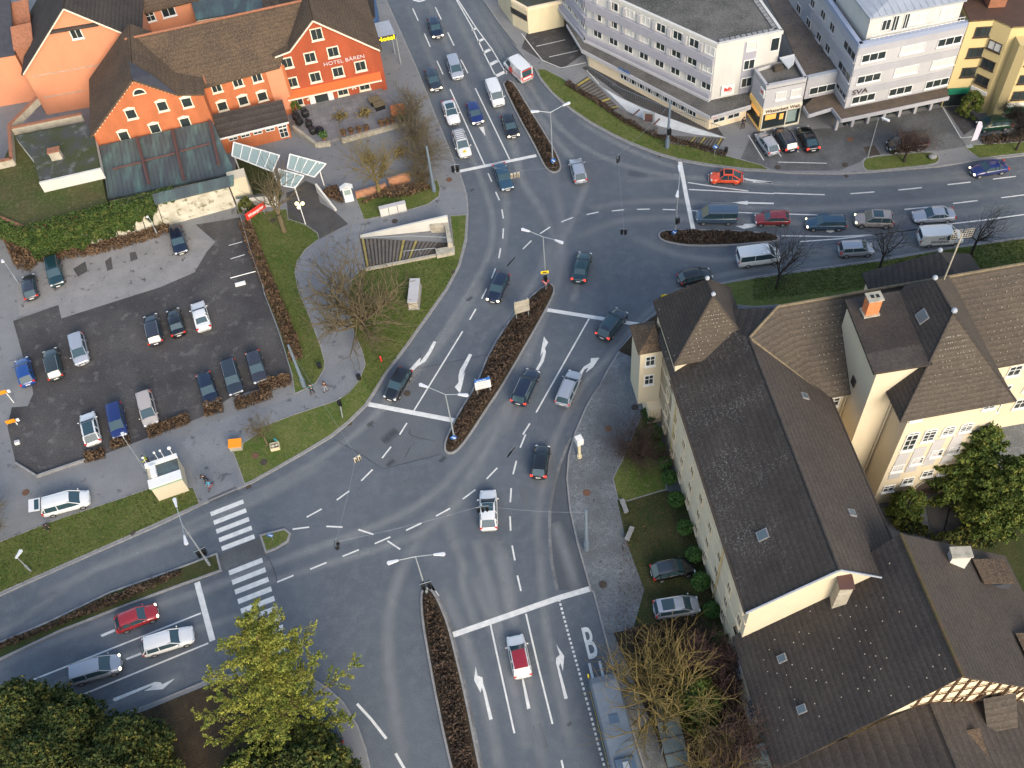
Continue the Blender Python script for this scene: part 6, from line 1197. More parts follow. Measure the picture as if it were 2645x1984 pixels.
    if kind == 'beetle':
        for fx in (X(.16), X(.80)):
            for s in (1, -1): MB().ball((fx, s*(w*.80), .42), .40, 12, 8, sz=.92, rx=1.15, ry=.55).build('fender', pm, root, smooth=True)
        for x in (L/2+.05, -L/2-.05): MB().box((x, 0, .42), (.07, W*.86, .09)).build('bumper', MAT['rim'], root)
        MB().box((X(.555), 0, H+.022), (.95, .75, .03)).build('sunroof', MAT['black'], root)
    return root, X
RD, PK_ = 'cars on the road', 'parked cars'
CARS = [
 ('hatch', 'cnavy', 4.2, 1.75, 1.45, 'dark navy hatchback nearest the top edge, driving down the centre lane', ('B', 1525, 308), ('B', 1478, 165), 'front', {}),
 ('mpv', 'csilver', 4.4, 1.8, 1.62, 'pale silver-blue people carrier following the dark hatchback ahead', ('B', 1690, 650), ('B', 1632, 480), 'off', {}),
 ('hatch', 'cgrey', 4.2, 1.75, 1.46, 'blue-grey hatchback in the kerbside lane beside the hotel pavement', ('B', 1512, 738), ('B', 1455, 585), 'front', {}),
 ('van', 'cwhite', 4.3, 1.75, 1.8, 'small white delivery van beside the top end of the north island', ('B', 2030, 885), ('B', 1950, 680), 'off', dict(panel=True)),
 ('sedan', 'cwhite', 4.5, 1.8, 1.42, 'white saloon with dark glass roof in front of the white roof-rack estate', ('B', 1660, 1018), ('B', 1597, 835), 'off', dict(roofglass=(0, 1))),
 ('hatch', 'cdblue', 3.95, 1.7, 1.45, 'dark blue hatchback with lit headlights left of the black one', ('B', 1855, 1018), ('B', 1790, 850), 'front', {}),
 ('hatch', 'cblack', 4.1, 1.72, 1.46, 'black hatchback waiting beside the north island hedge', ('B', 2140, 1118), ('B', 2080, 960), 'front', {}),
 ('estate', 'cwhite', 4.6, 1.78, 1.6, 'white estate with a ladder-like roof rack stopped first at the line', ('B', 1757, 1300), ('B', 1675, 1075), 'off', {}),
 ('sedan', 'csteel', 4.6, 1.8, 1.45, 'steel-blue saloon just across the stop line by the hanging lights', ('B', 2093, 1548), ('B', 2017, 1355), 'off', {}),
 ('hatch', 'csilver', 4.2, 1.75, 1.44, 'light silver hatchback leaving the crossing right of the north island', ('C', 590, 1325), ('C', 630, 1475), 'off', {}),
 ('beetle', 'corange', 4.08, 1.6, 1.5, 'orange-red vintage rounded car with black sunroof turning past the curved lawn', ('C', 1695, 1452), ('C', 1940, 1458), 'off', {}),
 ('sedan', 'cdblue', 4.4, 1.75, 1.42, 'dark blue saloon with lit headlights near the right edge, by the verge', ('D', 1795, 1405), ('D', 2050, 1362), 'front', {}),
 ('van', 'cvan', 4.8, 1.9, 1.95, 'blue-grey minibus with tinted windows waiting first at the right stop line', ('G', 1585, 195), ('G', 1895, 195), 'off', dict(rails=True)),
 ('hatch', 'cdkred', 4.05, 1.62, 1.4, 'old dark red hatchback behind the blue-grey minibus', ('H', 25, 215), ('H', 285, 212), 'off', {}),
 ('estate', 'csteel', 4.65, 1.8, 1.46, 'dark steel-blue estate car behind the red hatchback', ('H', 442, 248), ('H', 748, 245), 'front', {}),
 ('suv', 'cbronze', 4.4, 1.8, 1.66, 'champagne off-roader with a dark glass roof panel and lit headlights', ('H', 840, 220), ('H', 1130, 228), 'front', dict(roofglass=(.05, .6))),
 ('sedan', 'csilver', 4.8, 1.85, 1.42, 'long silver-white coupe-like saloon next to the lettered white van', ('H', 1312, 195), ('H', 1632, 175), 'off', {}),
 ('mpv', 'csilver', 3.9, 1.68, 1.5, 'small silver hatchback driving right along the school lawn', ('H', 968, 455), ('H', 705, 470), 'off', {}),
 ('hatch', 'cblack', 3.9, 1.68, 1.42, 'small black hatchback close above the corner tower roof', ('G', 1685, 655), ('G', 1440, 715), 'off', {}),
 ('sedan', 'cteal', 4.6, 1.8, 1.44, 'dark teal saloon heading up, right of the central island tip', ('G', 668, 492), ('G', 612, 722), 'rear', {}),
 ('suv', 'cgrey', 4.5, 1.85, 1.6, 'dark grey crossover with lit tail lights over the right stop line', ('G', 962, 975), ('G', 812, 1175), 'rear', dict(roofglass=(0, .8))),
 ('estate', 'cnavy', 4.7, 1.82, 1.5, 'dark navy estate with roof rails in the left lane beside the central island', ('G', 240, 1458), ('G', 125, 1712), 'rear', dict(rails=True)),
 ('estate', 'csilver', 4.6, 1.78, 1.48, 'silver estate waiting to the right of the dark navy estate', ('G', 588, 1465), ('G', 480, 1725), 'off', dict(rails=True)),
 ('hatch', 'cblack', 3.85, 1.7, 1.42, 'small black hatchback with glowing tail lights below the two waiting estates', ('K', 320, 495), ('K', 287, 735), 'rear', {}),
 ('hatch', 'cnavy', 4.2, 1.74, 1.45, 'dark navy hatchback with lit headlights left of the central island tip', ('F', 1965, 885), ('F', 2058, 665), 'front', {}),
 ('hatch', 'cblack', 4.2, 1.74, 1.45, 'black hatchback stopped just before the line on the left of the island', ('J', 1128, 95), ('F', 1262, 1448), 'off', {}),
 ('hatch', 'cwhite', 4.45, 1.8, 1.5, 'white car with dark blue sunroof alone in the middle of the crossing', ('J', 1930, 850), ('J', 1937, 1168), 'off', dict(roofglass=(0, .5))),
 ('hatch', 'cwhite', 4.0, 1.75, 1.46, 'white hatchback with a dark red roof in the bottom lanes', ('O', 98, 605), ('O', 160, 900), 'off', dict(roof='croofred')),
 ('hatch', 'cred', 4.0, 1.72, 1.45, 'bright red hatchback with lit headlights beside the west island', ('M', 1285, 375), ('M', 955, 505), 'front', {}),
 ('estate', 'cwhite', 4.8, 1.84, 1.48, 'white estate waiting at the lower-left stop line', ('M', 1580, 565), ('M', 1172, 690), 'off', {}),
 ('mpv', 'csilver', 4.75, 1.85, 1.66, 'silver people carrier with dark windows behind the white estate', ('M', 1002, 795), ('M', 565, 925), 'front', dict(rails=True)),
 # parked
 ('hatch', 'cviolet', 4.0, 1.7, 1.42, 'small black hatchback at the far left of the upper parking row', ('E', 238, 680), ('E', 268, 872), 'off', {}),
 ('suv', 'cteal', 4.6, 1.82, 1.65, 'dark teal off-roader parked facing out beside the small black hatchback', ('E', 478, 762), ('E', 435, 550), 'off', dict(rails=True)),
 ('estate', 'cnavy', 4.4, 1.78, 1.46, 'navy estate parked alone under the white retaining wall', ('E', 1488, 505), ('E', 1440, 290), 'off', {}),
 ('hatch', 'cblue', 4.1, 1.74, 1.46, 'bright blue hatchback at the left edge of the parking lot', ('E', 180, 1360), ('E', 240, 1575), 'off', {}),
 ('estate', 'cgreyg', 4.6, 1.78, 1.5, 'dark green-grey estate between the blue and the silver parked cars', ('E', 412, 1280), ('E', 470, 1530), 'off', dict(rails=True)),
 ('mpv', 'csilver', 4.3, 1.78, 1.6, 'silver people carrier parked facing down in the left of the lot', ('E', 680, 1398), ('E', 632, 1180), 'off', {}),
 ('estate', 'cviolet', 4.6, 1.8, 1.5, 'black estate with bright roof rails, left of three cars in mid lot', ('E', 1232, 1005), ('E', 1282, 1240), 'off', dict(rails=True)),
 ('sedan', 'cblack', 4.2, 1.75, 1.45, 'black hatchback between the railed estate and the white saloon', ('E', 1412, 955), ('E', 1465, 1165), 'off', {}),
 ('sedan', 'cwhite', 4.4, 1.76, 1.42, 'white saloon on the right of three cars in mid lot', ('E', 1615, 905), ('E', 1675, 1122), 'off', {}),
 ('hatch', 'cviolet', 4.4, 1.76, 1.5, 'dark violet-grey car nearest the brown hedge corner', ('E', 2135, 1550), ('E', 2065, 1310), 'off', {}),
 ('estate', 'cgrey', 4.7, 1.8, 1.5, 'grey estate with roof rails, middle of three above the lower hedge', ('E', 1940, 1660), ('E', 1862, 1375), 'off', dict(rails=True)),
 ('hatch', 'cnavy', 4.3, 1.75, 1.48, 'dark blue car, left of three above the lower hedge', ('E', 1735, 1712), ('E', 1670, 1500), 'off', {}),
 ('mpv', 'cbeige', 4.4, 1.76, 1.62, 'beige people carrier parked by the lower hedge', ('I', 1243, 318), ('I', 1185, 75), 'off', {}),
 ('mpv', 'cdblue', 4.4, 1.76, 1.62, 'royal blue people carrier left of the beige one', ('I', 988, 415), ('I', 942, 170), 'off', {}),
 ('hatch', 'cwhite', 4.3, 1.8, 1.5, 'white car with full black glass roof at the lower left of the lot', ('I', 715, 215), ('I', 775, 488), 'off', dict(roofglass=(0, 1))),
 ('hatch', 'csilver', 4.1, 1.7, 1.45, 'silver hatchback, left of three cars before the lit shop', ('D', 62, 1112), ('D', 165, 1258), 'off', {}),
 ('estate', 'cnavy', 4.4, 1.76, 1.47, 'black estate, middle of three cars before the lit shop', ('D', 215, 1062), ('D', 315, 1238), 'rear', dict(rails=True)),
 ('coupe', 'cblack', 4.4, 1.76, 1.4, 'black coupe, right of three cars before the lit shop', ('D', 405, 1058), ('D', 490, 1238), 'rear', {}),
 ('van', 'cblack', 4.7, 1.85, 1.9, 'black van parked behind the oval verge and bare shrub tree', ('D', 1105, 1215), ('D', 1388, 1178), 'off', dict(panel=True)),
 ('mpv', 'cdgreen', 4.1, 1.7, 1.5, 'dark green car parked before the yellow block', ('D', 1850, 1042), ('D', 2068, 1018), 'off', {}),
 ('hatch', 'cblack', 4.1, 1.74, 1.5, 'black car with pale fabric roof parked by the school shrubs', ('K', 1528, 1468), ('K', 1232, 1528), 'off', dict(roof='cgrey')),
 ('mpv', 'csilver', 4.2, 1.74, 1.55, 'silver car with dark sunroof parked under the big bare tree', ('O', 1598, 330), ('O', 1225, 385), 'off', dict(roofglass=(.35, .85))),
 ('hatch', 'cgrey', 4.2, 1.74, 1.5, 'grey car half hidden beneath the yellow-green conifer', ('N', 570, 1230), ('N', 660, 1430), 'off', {}),
]
for kind, paint, L, W, H, label, F, B_, li, kw in CARS:
    lot_ = 'park' in label or 'lot' in label or 'three' in label or 'people carrier left of the beige' in label or 'half hidden' in label or 'hedge corner' in label or 'small black hatchback at the far left' in label
    lot_ = lot_ and ('three cars' in label or F[0] in 'EIDKON' and 'driving' not in label and 'waiting' not in label and 'lanes' not in label and 'verge' != label[-5:] or F[0] in 'EI')
    root, X = car(kind, paint, L, W, H, label, F, B_, li, group=PK_ if lot_ else RD, name='parked_car' if lot_ else 'car', cat='van' if kind == 'van' else 'car', **kw)
    if 'ladder-like' in label:
        mb = MB()
        for k in range(6): mb.tube((X(.46+.08*k), -.62, H+.09), (X(.46+.08*k), .62, H+.09), .03, n=5)
        for s in (-.62, .62): mb.tube((X(.44), s, H+.09), (X(.88), s, H+.09), .03, n=5)
        mb.build('roof_rack', MAT['black'], root); MB().box((X(.12), 0, .90), (.4, .4, .02)).build('badge', MAT['signyel'], root)
# white vans with their own livery
r_, X = car('van', 'cwhite', 4.9, 1.9, 1.95, 'white van with dark lettering on its side next to the silver saloon', ('H', 1688, 352), ('H', 1362, 372), 'off', panel=True, zc=.6, name='lettered_van', cat='van')
for s, sz, zz, xx in (('immpuls', .62, 1.02, -.3), ('md.f', .5, 1.45, -.1)): textmesh('lettering', s, sz, (xx, -.975 if zz < 1.2 else -.93, zz), (1, 0, 0), (0, .12 if zz > 1.2 else 0, 1), MAT['iron'], r_ if 0 else None, th=.01).parent = r_
r_, X = car('van', 'cwhite', 4.95, 1.9, 1.97, 'white minibus with side windows driving right beside the east island', ('H', 222, 500), ('G', 1905, 545), 'off', zc=.6, name='white_minibus', cat='van')
r_, X = car('van', 'cwhite', 4.9, 1.95, 2.3, 'white ambulance van with red markings leaving at the top', ('C', 35, 490), ('C', 205, 655), 'off', zc=.6, name='ambulance', cat='ambulance', panel=True)
for s in (1, -1):
    m_ = MB(); m_.slab([(-.1, s*.99, .5), (.75, s*.99, .5), (.75, s*.99, 1.0), (.35, s*.975, 1.35), (-.1, s*.96, 1.5)], .012, d=(0, s, 0)); m_.slab([(-2.4, s*.99, .95), (-.1, s*.99, .95), (-.1, s*.99, 1.08), (-2.4, s*.99, 1.08)], .012, d=(0, s, 0)); m_.build('red_marking', MAT['signred'], r_)
m_ = MB(); m_.box((-2.47, 0, 1.08), (.03, 1.7, .13)); m_.box((-2.47, 0, .62), (.03, 1.7, .13)); m_.box((-2.35, 0, 2.06), (.1, 1.5, .1)); m_.build('red_stripe', MAT['signred'], r_)
r_, X = car('mpv', 'cwhite', 4.8, 1.88, 1.72, 'white minivan parked by the west lawn with its tailgate raised', ('I', 742, 905), ('I', 352, 1010), 'off', group=PK_, name='minivan_tailgate_up', cat='van', zc=.5)
tg = MB(); tg.slab([(-2.2, -.75, 1.68), (-2.2, .75, 1.68), (-3.25, .75, 1.86), (-3.25, -.75, 1.86)], .06); t_ = tg.build('tailgate', MAT['cwhite'], r_); m_ = MB(); m_.slab([(-2.3, -.6, 1.72), (-2.3, .6, 1.72), (-2.72, .6, 1.795), (-2.72, -.6, 1.795)], .01); m_.build('tailgate_window', MAT['carglass'], t_)
# ---- bus --------------------------------------------------------------
b0, b1 = gv('O', 810, 890, 2.9), gv('O', 1055, 1850, 2.9); d = (b0-b1); ang = math.atan2(d.y, d.x); Lb = 12.; c = b0-d.normalized()*Lb/2
bus = thing('bus', 'long bus with blue-grey roof and yellow side stripe in the bus lane', 'bus', (c.x, c.y, .01), ang); w = 1.27
mb = MB(); st = [(Lb/2, .90, .35, 2.0), (Lb/2-.12, 1.0, .32, 2.75), (Lb/2-.7, 1.0, .32, 2.9), (-Lb/2+.3, 1., .32, 2.9), (-Lb/2, .96, .35, 2.7)]; vv = []
for x, ws, zb, zt in st: vv += [(x, -w*ws, zb), (x, -w*ws, zt-.25), (x, -w*ws*.86, zt), (x, w*ws*.86, zt), (x, w*ws, zt-.25), (x, w*ws, zb)]
ff = [(i*6+j, i*6+(j+1) % 6, (i+1)*6+(j+1) % 6, (i+1)*6+j) for i in range(4) for j in range(6)]+[(0, 1, 2, 3, 4, 5), (29, 28, 27, 26, 25, 24)]
mb.add(vv, ff).build('body', MAT['busblue'], bus)
for s in (1, -1):
    m_ = MB(); m_.box((-.2, s*(w+.004), 1.75), (Lb-1, .02, .95)); m_.build('side_windows', MAT['carglass'], bus); m_ = MB(); m_.box((-.2, s*(w+.004), 1.05), (Lb-.8, .025, .12)); m_.build('yellow_stripe', MAT['signyel'], bus)
    m_ = MB(); m_.box((Lb/2+.25, s*1.2, 2.3), (.3, .12, .35)); m_.build('mirror', MAT['signyel' if s > 0 else 'black'], bus)
    for x in (Lb/2-2.6, -Lb/2+3.2): MB().tube((x, s*(w-.3), .48), (x, s*(w+.01), .48), .48, n=16).build('wheel', MAT['rubber'], bus)
m_ = MB(); m_.box((Lb/2-.03, 0, 1.6), (.08, 2.1, 1.3)); m_.build('windscreen', MAT['carglass'], bus)
m_ = MB(); m_.box((-2.6, 0, 3.0), (2.6, 1.7, .25)); m_.build('roof_unit', MAT['cvan'], bus, bevel=.1); m_ = MB(); m_.box((-2.6, 0, 3.14), (1.9, .5, .05)); m_.build('roof_grille', MAT['steel'], bus)
m_ = MB(); m_.box((2.0, 0, 2.93), (.8, .8, .08)); m_.build('roof_hatch', MAT['cvan'], bus, bevel=.03)
# ================================================================== street furniture
def yl(name, label, base, heads, hz_=8.8, group='tall double-arm street lamps', z0=.14, r=.09, headL=.95, cat='street lamp'):
    b = gv(*base, z0); hs = [gv(*h, hz_) for h in heads]; root = thing(name, label, cat, b, 0, group)
    top = sum(hs, Vector())/len(hs); top = Vector((b.x, b.y, hz_-.25))
    MB().tube(b, b+Vector((0, 0, 1.2)), r*1.5, n=10).build('pole_base', MAT['steel'], root, True); MB().tube(b+Vector((0, 0, 1.2)), top, r, r*.6, n=8).build('pole', MAT['steel'], root, True)
    for h in hs:
        d_ = Vector((h.x-top.x, h.y-top.y, 0)); dn = d_.normalized() if d_.length > .1 else Vector((1, 0, 0))
        MB().tube(top, h-dn*headL*.5, .05, .04, n=6).build('arm', MAT['steel'], root, True)
        m_ = MB(); s = Vector((-dn.y, dn.x, 0)); a = h-dn*headL*.5; e = h+dn*headL*.5
        v = [a+s*.08, a-s*.08, e-s*.19, e+s*.19, h+dn*headL*.62]; m_.slab([tuple(q+Vector((0, 0, .07))) for q in (v[0], v[1], v[2], v[4], v[3])], .16); m_.build('lamp_head', MAT['lampw'], root, True, bevel=.03)
    return root
L1 = yl('street_lamp', 'double-arm lamp at the lower tip of the north island', ('C', 405, 1350), [('C', 262, 910), ('C', 513, 850)])
L2 = yl('street_lamp', 'double-arm lamp at the top tip of the central island, with traffic light', ('G', 350, 770), [('G', 185, 300), ('G', 452, 390)])
L3 = yl('street_lamp', 'double-arm lamp at the lower tip of the central island', ('J', 1660, 440), [('F', 1408, 1570), ('J', 1722, 63)])
L4 = yl('street_lamp', 'double-arm lamp at the top of the south island', ('N', 1432, 235), [('J', 1155, 1425), ('J', 1528, 1365)], hz_=8.2)
L5 = yl('street_lamp', 'double-arm lamp seen end-on at the left end of the east island', ('G', 1398, 345), [('C', 1437, 1375), ('C', 1422, 1580)])
L6 = yl('street_lamp', 'double-arm lamp at the right end of the west island over the road', ('I', 1712, 1452), [('I', 1432, 945), ('I', 1512, 1245)])
yl('street_lamp', 'thin lamp in the office forecourt with a white head', ('D', 935, 1288), [('D', 1080, 972)], hz_=6.6, r=.06, group='single street lamps'); yl('street_lamp', 'thin lamp beside the lower parking hedge near the white cabin', ('I', 1190, 680), [('I', 1000, 385)], hz_=6.6, r=.05, headL=.4, group='single street lamps')
yl('street_lamp', 'short green lamp in front of the ivy wall', ('E', 1290, 345), [('E', 1205, 190)], hz_=3.3, r=.06, headL=.3, group='single street lamps'); yl('street_lamp', 'short lamp at the left edge above the parking lot', ('E', 150, 730), [('E', 20, 550)], hz_=4.6, r=.05, headL=.45, group='single street lamps')
yl('street_lamp', 'low slanting grey lamp in the long west lawn', ('I', 250, 1500), [('I', 150, 1365)], hz_=3.2, r=.07, headL=.9, group='single street lamps')
def mast(label, base, top, r=.2, hz_=7.4, name='cable_mast'):
    b = gv(*base, .14); root = thing(name, label, 'mast', b, 0, 'blue-grey steel masts holding the signal cables'); MB().tube(b, (b.x, b.y, hz_), r, r*.6, n=10).build('pole', MAT['bluesteel'], root, True); MB().tube(b, b+Vector((0, 0, 1.3)), r*1.35, n=10).build('pole_base', MAT['bluesteel'], root, True); return Vector((b.x, b.y, hz_-.4))
mA = mast('steel mast beside the bare bushes and pavement by the hotel', ('B', 1490, 1560), 0); mB_ = mast('steel mast in the curved lawn before the white subway wall', ('C', 1337, 1205), 0)
mC = mast('steel mast at the lower corner of the brown hedge by the footpath', ('F', 430, 1572), 0); mD = mast('pale steel mast on the setts right of the bus lane', ('K', 680, 1322), 0, hz_=7.8)
b = gv('K', 622, 570, .14); tc = thing('speed_camera_post', 'cream speed camera post with white box head on the setts', 'speed camera', b); MB().tube(b, b+Vector((0, 0, 2.9)), .16, n=10).build('pole', MAT['beige'], tc, True); MB().tube(b, b+Vector((0, 0, .3)), .26, n=10).build('pole_base', MAT['beige'], tc, True); MB().box((b.x, b.y-.05, 3.35), (.7, .75, .9), .3).build('camera_box', MAT['signwhite'], tc, True, bevel=.04)
# traffic light heads
def tl(label, pts, z, wires, back='black', n=2, face=0., base=None):
    p = gv(*pts, z); root = thing('traffic_light', label, 'traffic light', (p.x, p.y, p.z), face, 'traffic lights'); root.scale = (.74,)*3 if not base else (1,)*3
    for i in range(n):
        x = (i-(n-1)/2)*.55; hd = MB().box((x, 0, 0), (.36, .3, .98)).build('signal_head', MAT[back], root, bevel=.04)
        m_ = MB()
        for k in range(3): m_.tube((x, -.16, .3-.3*k), (x, -.30, .32-.3*k), .11, n=10, cap=False)
        m_.build('visor', MAT['black'], root)
        m_ = MB(); m_.box((x, .17, 0), (.42, .03, 1.05)); m_.build('back_board', MAT['cream' if back == 'black' and n == 2 and 'pale' in label else 'black'], root)
    m_ = MB(); m_.box((0, 0, .6), (.1+.5*n, .06, .06)); m_.build('bracket', MAT['steel'], root)
    if base: b = gv(*base, .14); m_ = MB(); m_.tube((0, 0, -.56), (b.x-p.x, b.y-p.y, b.z-p.z), .07, n=8); q = m_.build('pole', MAT['steel'], root)
    for e in wires: pass
    return p
tA = tl('pale-backed pair of signals hanging above the lower left lanes', ('J', 862, 585), 5.6, [], 'cream', 2, .5)
tB = tl('dark signal pair hanging above the middle left of the crossing', ('J', 695, 1290), 5.6, [], 'black', 2, 1.6)
tC = tl('triple black signal hanging just left of the white car with sunroof', ('J', 1885, 995), 5.6, [], 'black', 3, 0.05)
tD = tl('pair of black signals hanging above the road left of the east island', ('G', 982, 312), 5.6, [], 'black', 2, -.2)
tE = tl('signal cluster hanging over the road below the curved lawn', ('C', 935, 1300), 5.6, [], 'black', 2, 1.3)
tF = tl('pale triple signal hanging beside the steel-blue saloon', ('B', 2150, 1432), 5.6, [], 'cream', 3, .1)
tl('black signal on a post at the pavement end of the top stop line', ('B', 1660, 1375), 2.7, [], 'black', 2, 0, ('B', 1668, 1420)); tl('black signal on a post in the triangle lawn by the footpath', ('J', 715, 125), 2.7, [], 'black', 1, .6, ('J', 738, 240))
tl('dark green signal on a post on the west island', ('I', 1642, 1350), 2.8, [], 'black', 2, .4, ('I', 1712, 1448)); tl('black signal at the pointed top of the south island', ('N', 1425, 170), 2.6, [], 'black', 2, .2, ('N', 1440, 225)); tl('black signal beside the lamp on the east island', ('G', 1420, 220), 2.8, [], 'black', 1, 1.2, ('G', 1405, 330))
tl('black signal beside the corner tower roof edge', ('G', 1302, 858), 3.0, [], 'black', 1, .4, ('G', 1320, 945)); tl('black signal below the yellow board on the central island', ('G', 345, 690), 2.9, [], 'black', 1, 0.2, ('G', 352, 760)); tl('black signal on the steel mast in the curved lawn', ('C', 1355, 1075), 2.9, [], 'black', 1, .6, ('C', 1345, 1190))
def wire(label, pts):
    mb = MB(); 
    for a, b in zip(pts, pts[1:]):
        a, b = Vector(a), Vector(b); n = 6; q = [a.lerp(b, i/n)-Vector((0, 0, .35*math.sin(math.pi*i/n))) for i in range(n+1)]; mb.path(q, .008, n=3)
    o = mb.build('overhead_cable', MAT['steel']); tag(o, label, 'cable', 'overhead cables carrying the signals')
up = Vector((0, 0, .62))
wire('cable from the pale steel mast to the lower hanging signals', [mD, tC+up, tB+up]); wire('cable from the hedge corner mast to the pale hanging pair', [mC, tA+up, tB+up]); wire('cable from the hotel mast to the pale triple signal', [mA, tF+up, tE+up]); wire('cable from the curved lawn mast across to the black pair', [mB_, tE+up, tD+up])
# signs
def bsign(label, t, x, y, z, z0=.14):
    p = gv(t, x, y, z); root = thing('keep_right_sign', label, 'traffic sign', (p.x, p.y, z0), 0, 'round blue arrow signs'); MB().tube((0, 0, 0), (0, 0, z-z0+.3), .035, n=6).build('post', MAT['steel'], root)
    MB().tube((0, -.05, z-z0), (0, -.08, z-z0+.0), .33, n=18).build('sign_disc', MAT['signblue'], root); m_ = MB(); m_.add([(a, -.085, z-z0+b) for a, b in ((-.2, .16), (-.14, .22), (.1, -.02), (.18, .06), (.2, -.2), (-.06, -.18), (.03, -.1))], [(0, 1, 2, 6), (3, 4, 5, 2)]); m_.build('arrow', MAT['signwhite'], root)
for a in (('round blue arrow sign at the lower tip of the central island', 'J', 1648, 408, 1.2), ('round blue arrow sign at the left end of the east island', 'G', 1395, 312, 1.2), ('round blue arrow sign at the lower tip of the north island', 'C', 408, 1308, 1.2), ('round blue arrow sign on the small grass island by the zebra', 'J', 152, 1205, 1.2), ('blue sign at the right end of the subway stairs hedge', 'C', 1732, 1195, 1.8)): bsign(*a)
def board(label, a, b, z0, z1, rows, front, name='direction_sign'):
    A, B_ = gv(*a, z0), gv(*b, z0); f_ = Fac(A, B_); root = thing(name, label, 'direction sign', ((A.x+B_.x)/2, (A.y+B_.y)/2, .14)); h = (z1-z0)/rows
    for k in range(rows):
        mb = MB(); f_.box(mb, 0, f_.L, z0+h*k+.03, z0+h*(k+1)-.03, 0, .06); m_ = front[k] if front else 'stonew'; mb.build('sign_panel', MAT[m_], root, True)
        if front: strokes(root, f_, f_.L*.12, f_.L*.75, z0+h*(k+.5), h*.42, 'signwhite' if m_ == 'signblue' else 'steel', .065)
    for u in (.15, f_.L-.15): mb = MB(); mb.tube(f_.pt(u, .1, -.06), f_.pt(u, z1+.1, -.06), .05, n=6); mb.build('post', MAT['steel'], root, True)
board('pale back of a four-row direction sign on the central island', ('G', 95, 985), ('G', 215, 950), 1.5, 3.5, 4, None)
board('blue and white direction sign on the lower half of the central island', ('F', 1828, 1605), ('F', 1955, 1575), 1.3, 3.1, 4, ['signwhite', 'signwhite', 'signwhite', 'signblue'])
board('blue and white direction sign beside the corner tower', ('G', 1055, 1290), ('G', 1160, 1335), 1.5, 3.0, 3, ['signwhite', 'signwhite', 'signblue'])
p = gv('G', 338, 637, 3.9); r_ = thing('yellow_sign', 'yellow and black board on the lamp pole at the island tip', 'traffic sign', (p.x, p.y, 3.6)); MB().box((0, -.1, .3), (.9, .05, .4)).build('sign_board', MAT['signyel'], r_); MB().box((0, -.14, .3), (.5, .03, .12), .1).build('arrow', MAT['black'], r_)
p = gv('G', 1312, 830, 3.9); r_ = thing('yellow_sign', 'small yellow board above the signal by the corner tower roof', 'traffic sign', (p.x, p.y, 3.6)); MB().box((0, -.1, .3), (.7, .05, .4)).build('sign_board', MAT['signyel'], r_)
p = gv('G', 345, 725, 1.9); r_ = thing('yield_sign', 'red-edged triangular yield sign at the central island tip', 'traffic sign', (p.x, p.y, .14))
MB().tube((0, 0, 0), (0, 0, 2.2), .035, n=6).build('post', MAT['steel'], r_); m_ = MB(); m_.slab([(-.45, -.06, 2.15), (.45, -.06, 2.15), (0, -.06, 1.4)], .03, d=(0, 1, 0)); m_.build('sign_border', MAT['signred'], r_); m_ = MB(); m_.slab([(-.27, -.075, 2.05), (.27, -.075, 2.05), (0, -.075, 1.62)], .012, d=(0, 1, 0)); m_.build('sign_face', MAT['signwhite'], r_)
A, B_ = gv('E', 2020, 222, 1.0), gv('E', 2172, 115, 1.0); f_ = Fac(A, B_); r_ = thing('red_garden_sign', 'long red sign board with white writing beside the parking lot path', 'sign', ((A.x+B_.x)/2, (A.y+B_.y)/2, .14)); mb = MB(); f_.box(mb, 0, f_.L, 1.0, 2.0, -.15, 0); mb.build('sign_board', MAT['signred'], r_, True)
textmesh('lettering', 'Wintergarten', .68, f_.pt(f_.L/2, 1.5, .02), f_.d*(f_.L/4.7), (0, 0, 1), MAT['signwhite'], r_, th=.01, bold=.015)
for u in (.4, f_.L-.4): mb = MB(); mb.tube(f_.pt(u, .1, -.08), f_.pt(u, 1, -.08), .05, n=6); mb.build('post', MAT['steel'], r_, True)
# globe lantern
b = gv('F', 440, 250, .14); gl_ = thing('globe_lantern', 'white lantern post with three lit globes by the entrance path', 'lantern', b); MB().tube(b, b+Vector((0, 0, 3.6)), .07, .05, n=8).build('pole', MAT['trimw'], gl_, True)
for k in range(3): a = k*2.09+.4; c = b+Vector((math.cos(a)*.42, math.sin(a)*.42, 3.3)); MB().tube(b+Vector((0, 0, 3.1)), c, .03, n=5).build('arm', MAT['trimw'], gl_, True); MB().ball(c, .22, 12, 8).build('globe', MAT['globe'], gl_, True, smooth=True)
# cabinets
def cab(label, t, x, y, n, w_, d_, h_, rz, mat='stonew', name='utility_cabinet', dirv=(1, 0)):
    p = gv(t, x, y, .15); root = thing(name, label, 'cabinet', p, rz, 'utility cabinets')
    for i in range(n): MB().box((0, i*(d_+.05)-(n-1)*(d_+.05)/2, h_/2+.1), (w_, d_, h_)).build('cabinet_box', MAT[mat], root, bevel=.03); MB().box((0, i*(d_+.05)-(n-1)*(d_+.05)/2, h_+.13), (w_+.08, d_+.06, .06)).build('lid', MAT['panel'], root)
    MB().box((0, 0, .05), (w_+.2, n*(d_+.05)+.1, .1)).build('plinth', MAT['kerb'], root)
cab('row of three pale utility cabinets on the triangle lawn', 'F', 1335, 850, 3, 1.1, 1.15, 1.15, -.12); 
cab('row of three white cabinets on the lawn in front of the bushes', 'F', 1160, 160, 3, .5, 1.05, 1.25, R(100), 'white')
p = gv('B', 800, 1640, .14); r_ = thing('menu_display_case', 'white gabled display case at the garden entrance', 'display case', p, .15); MB().box((0, 0, 1.1), (1.1, .35, 2.2)).build('case_body', MAT['trimw'], r_); MB().box((0, -.19, 1.6), (.8, .02, .8)).build('case_window', MAT['glassb'], r_)
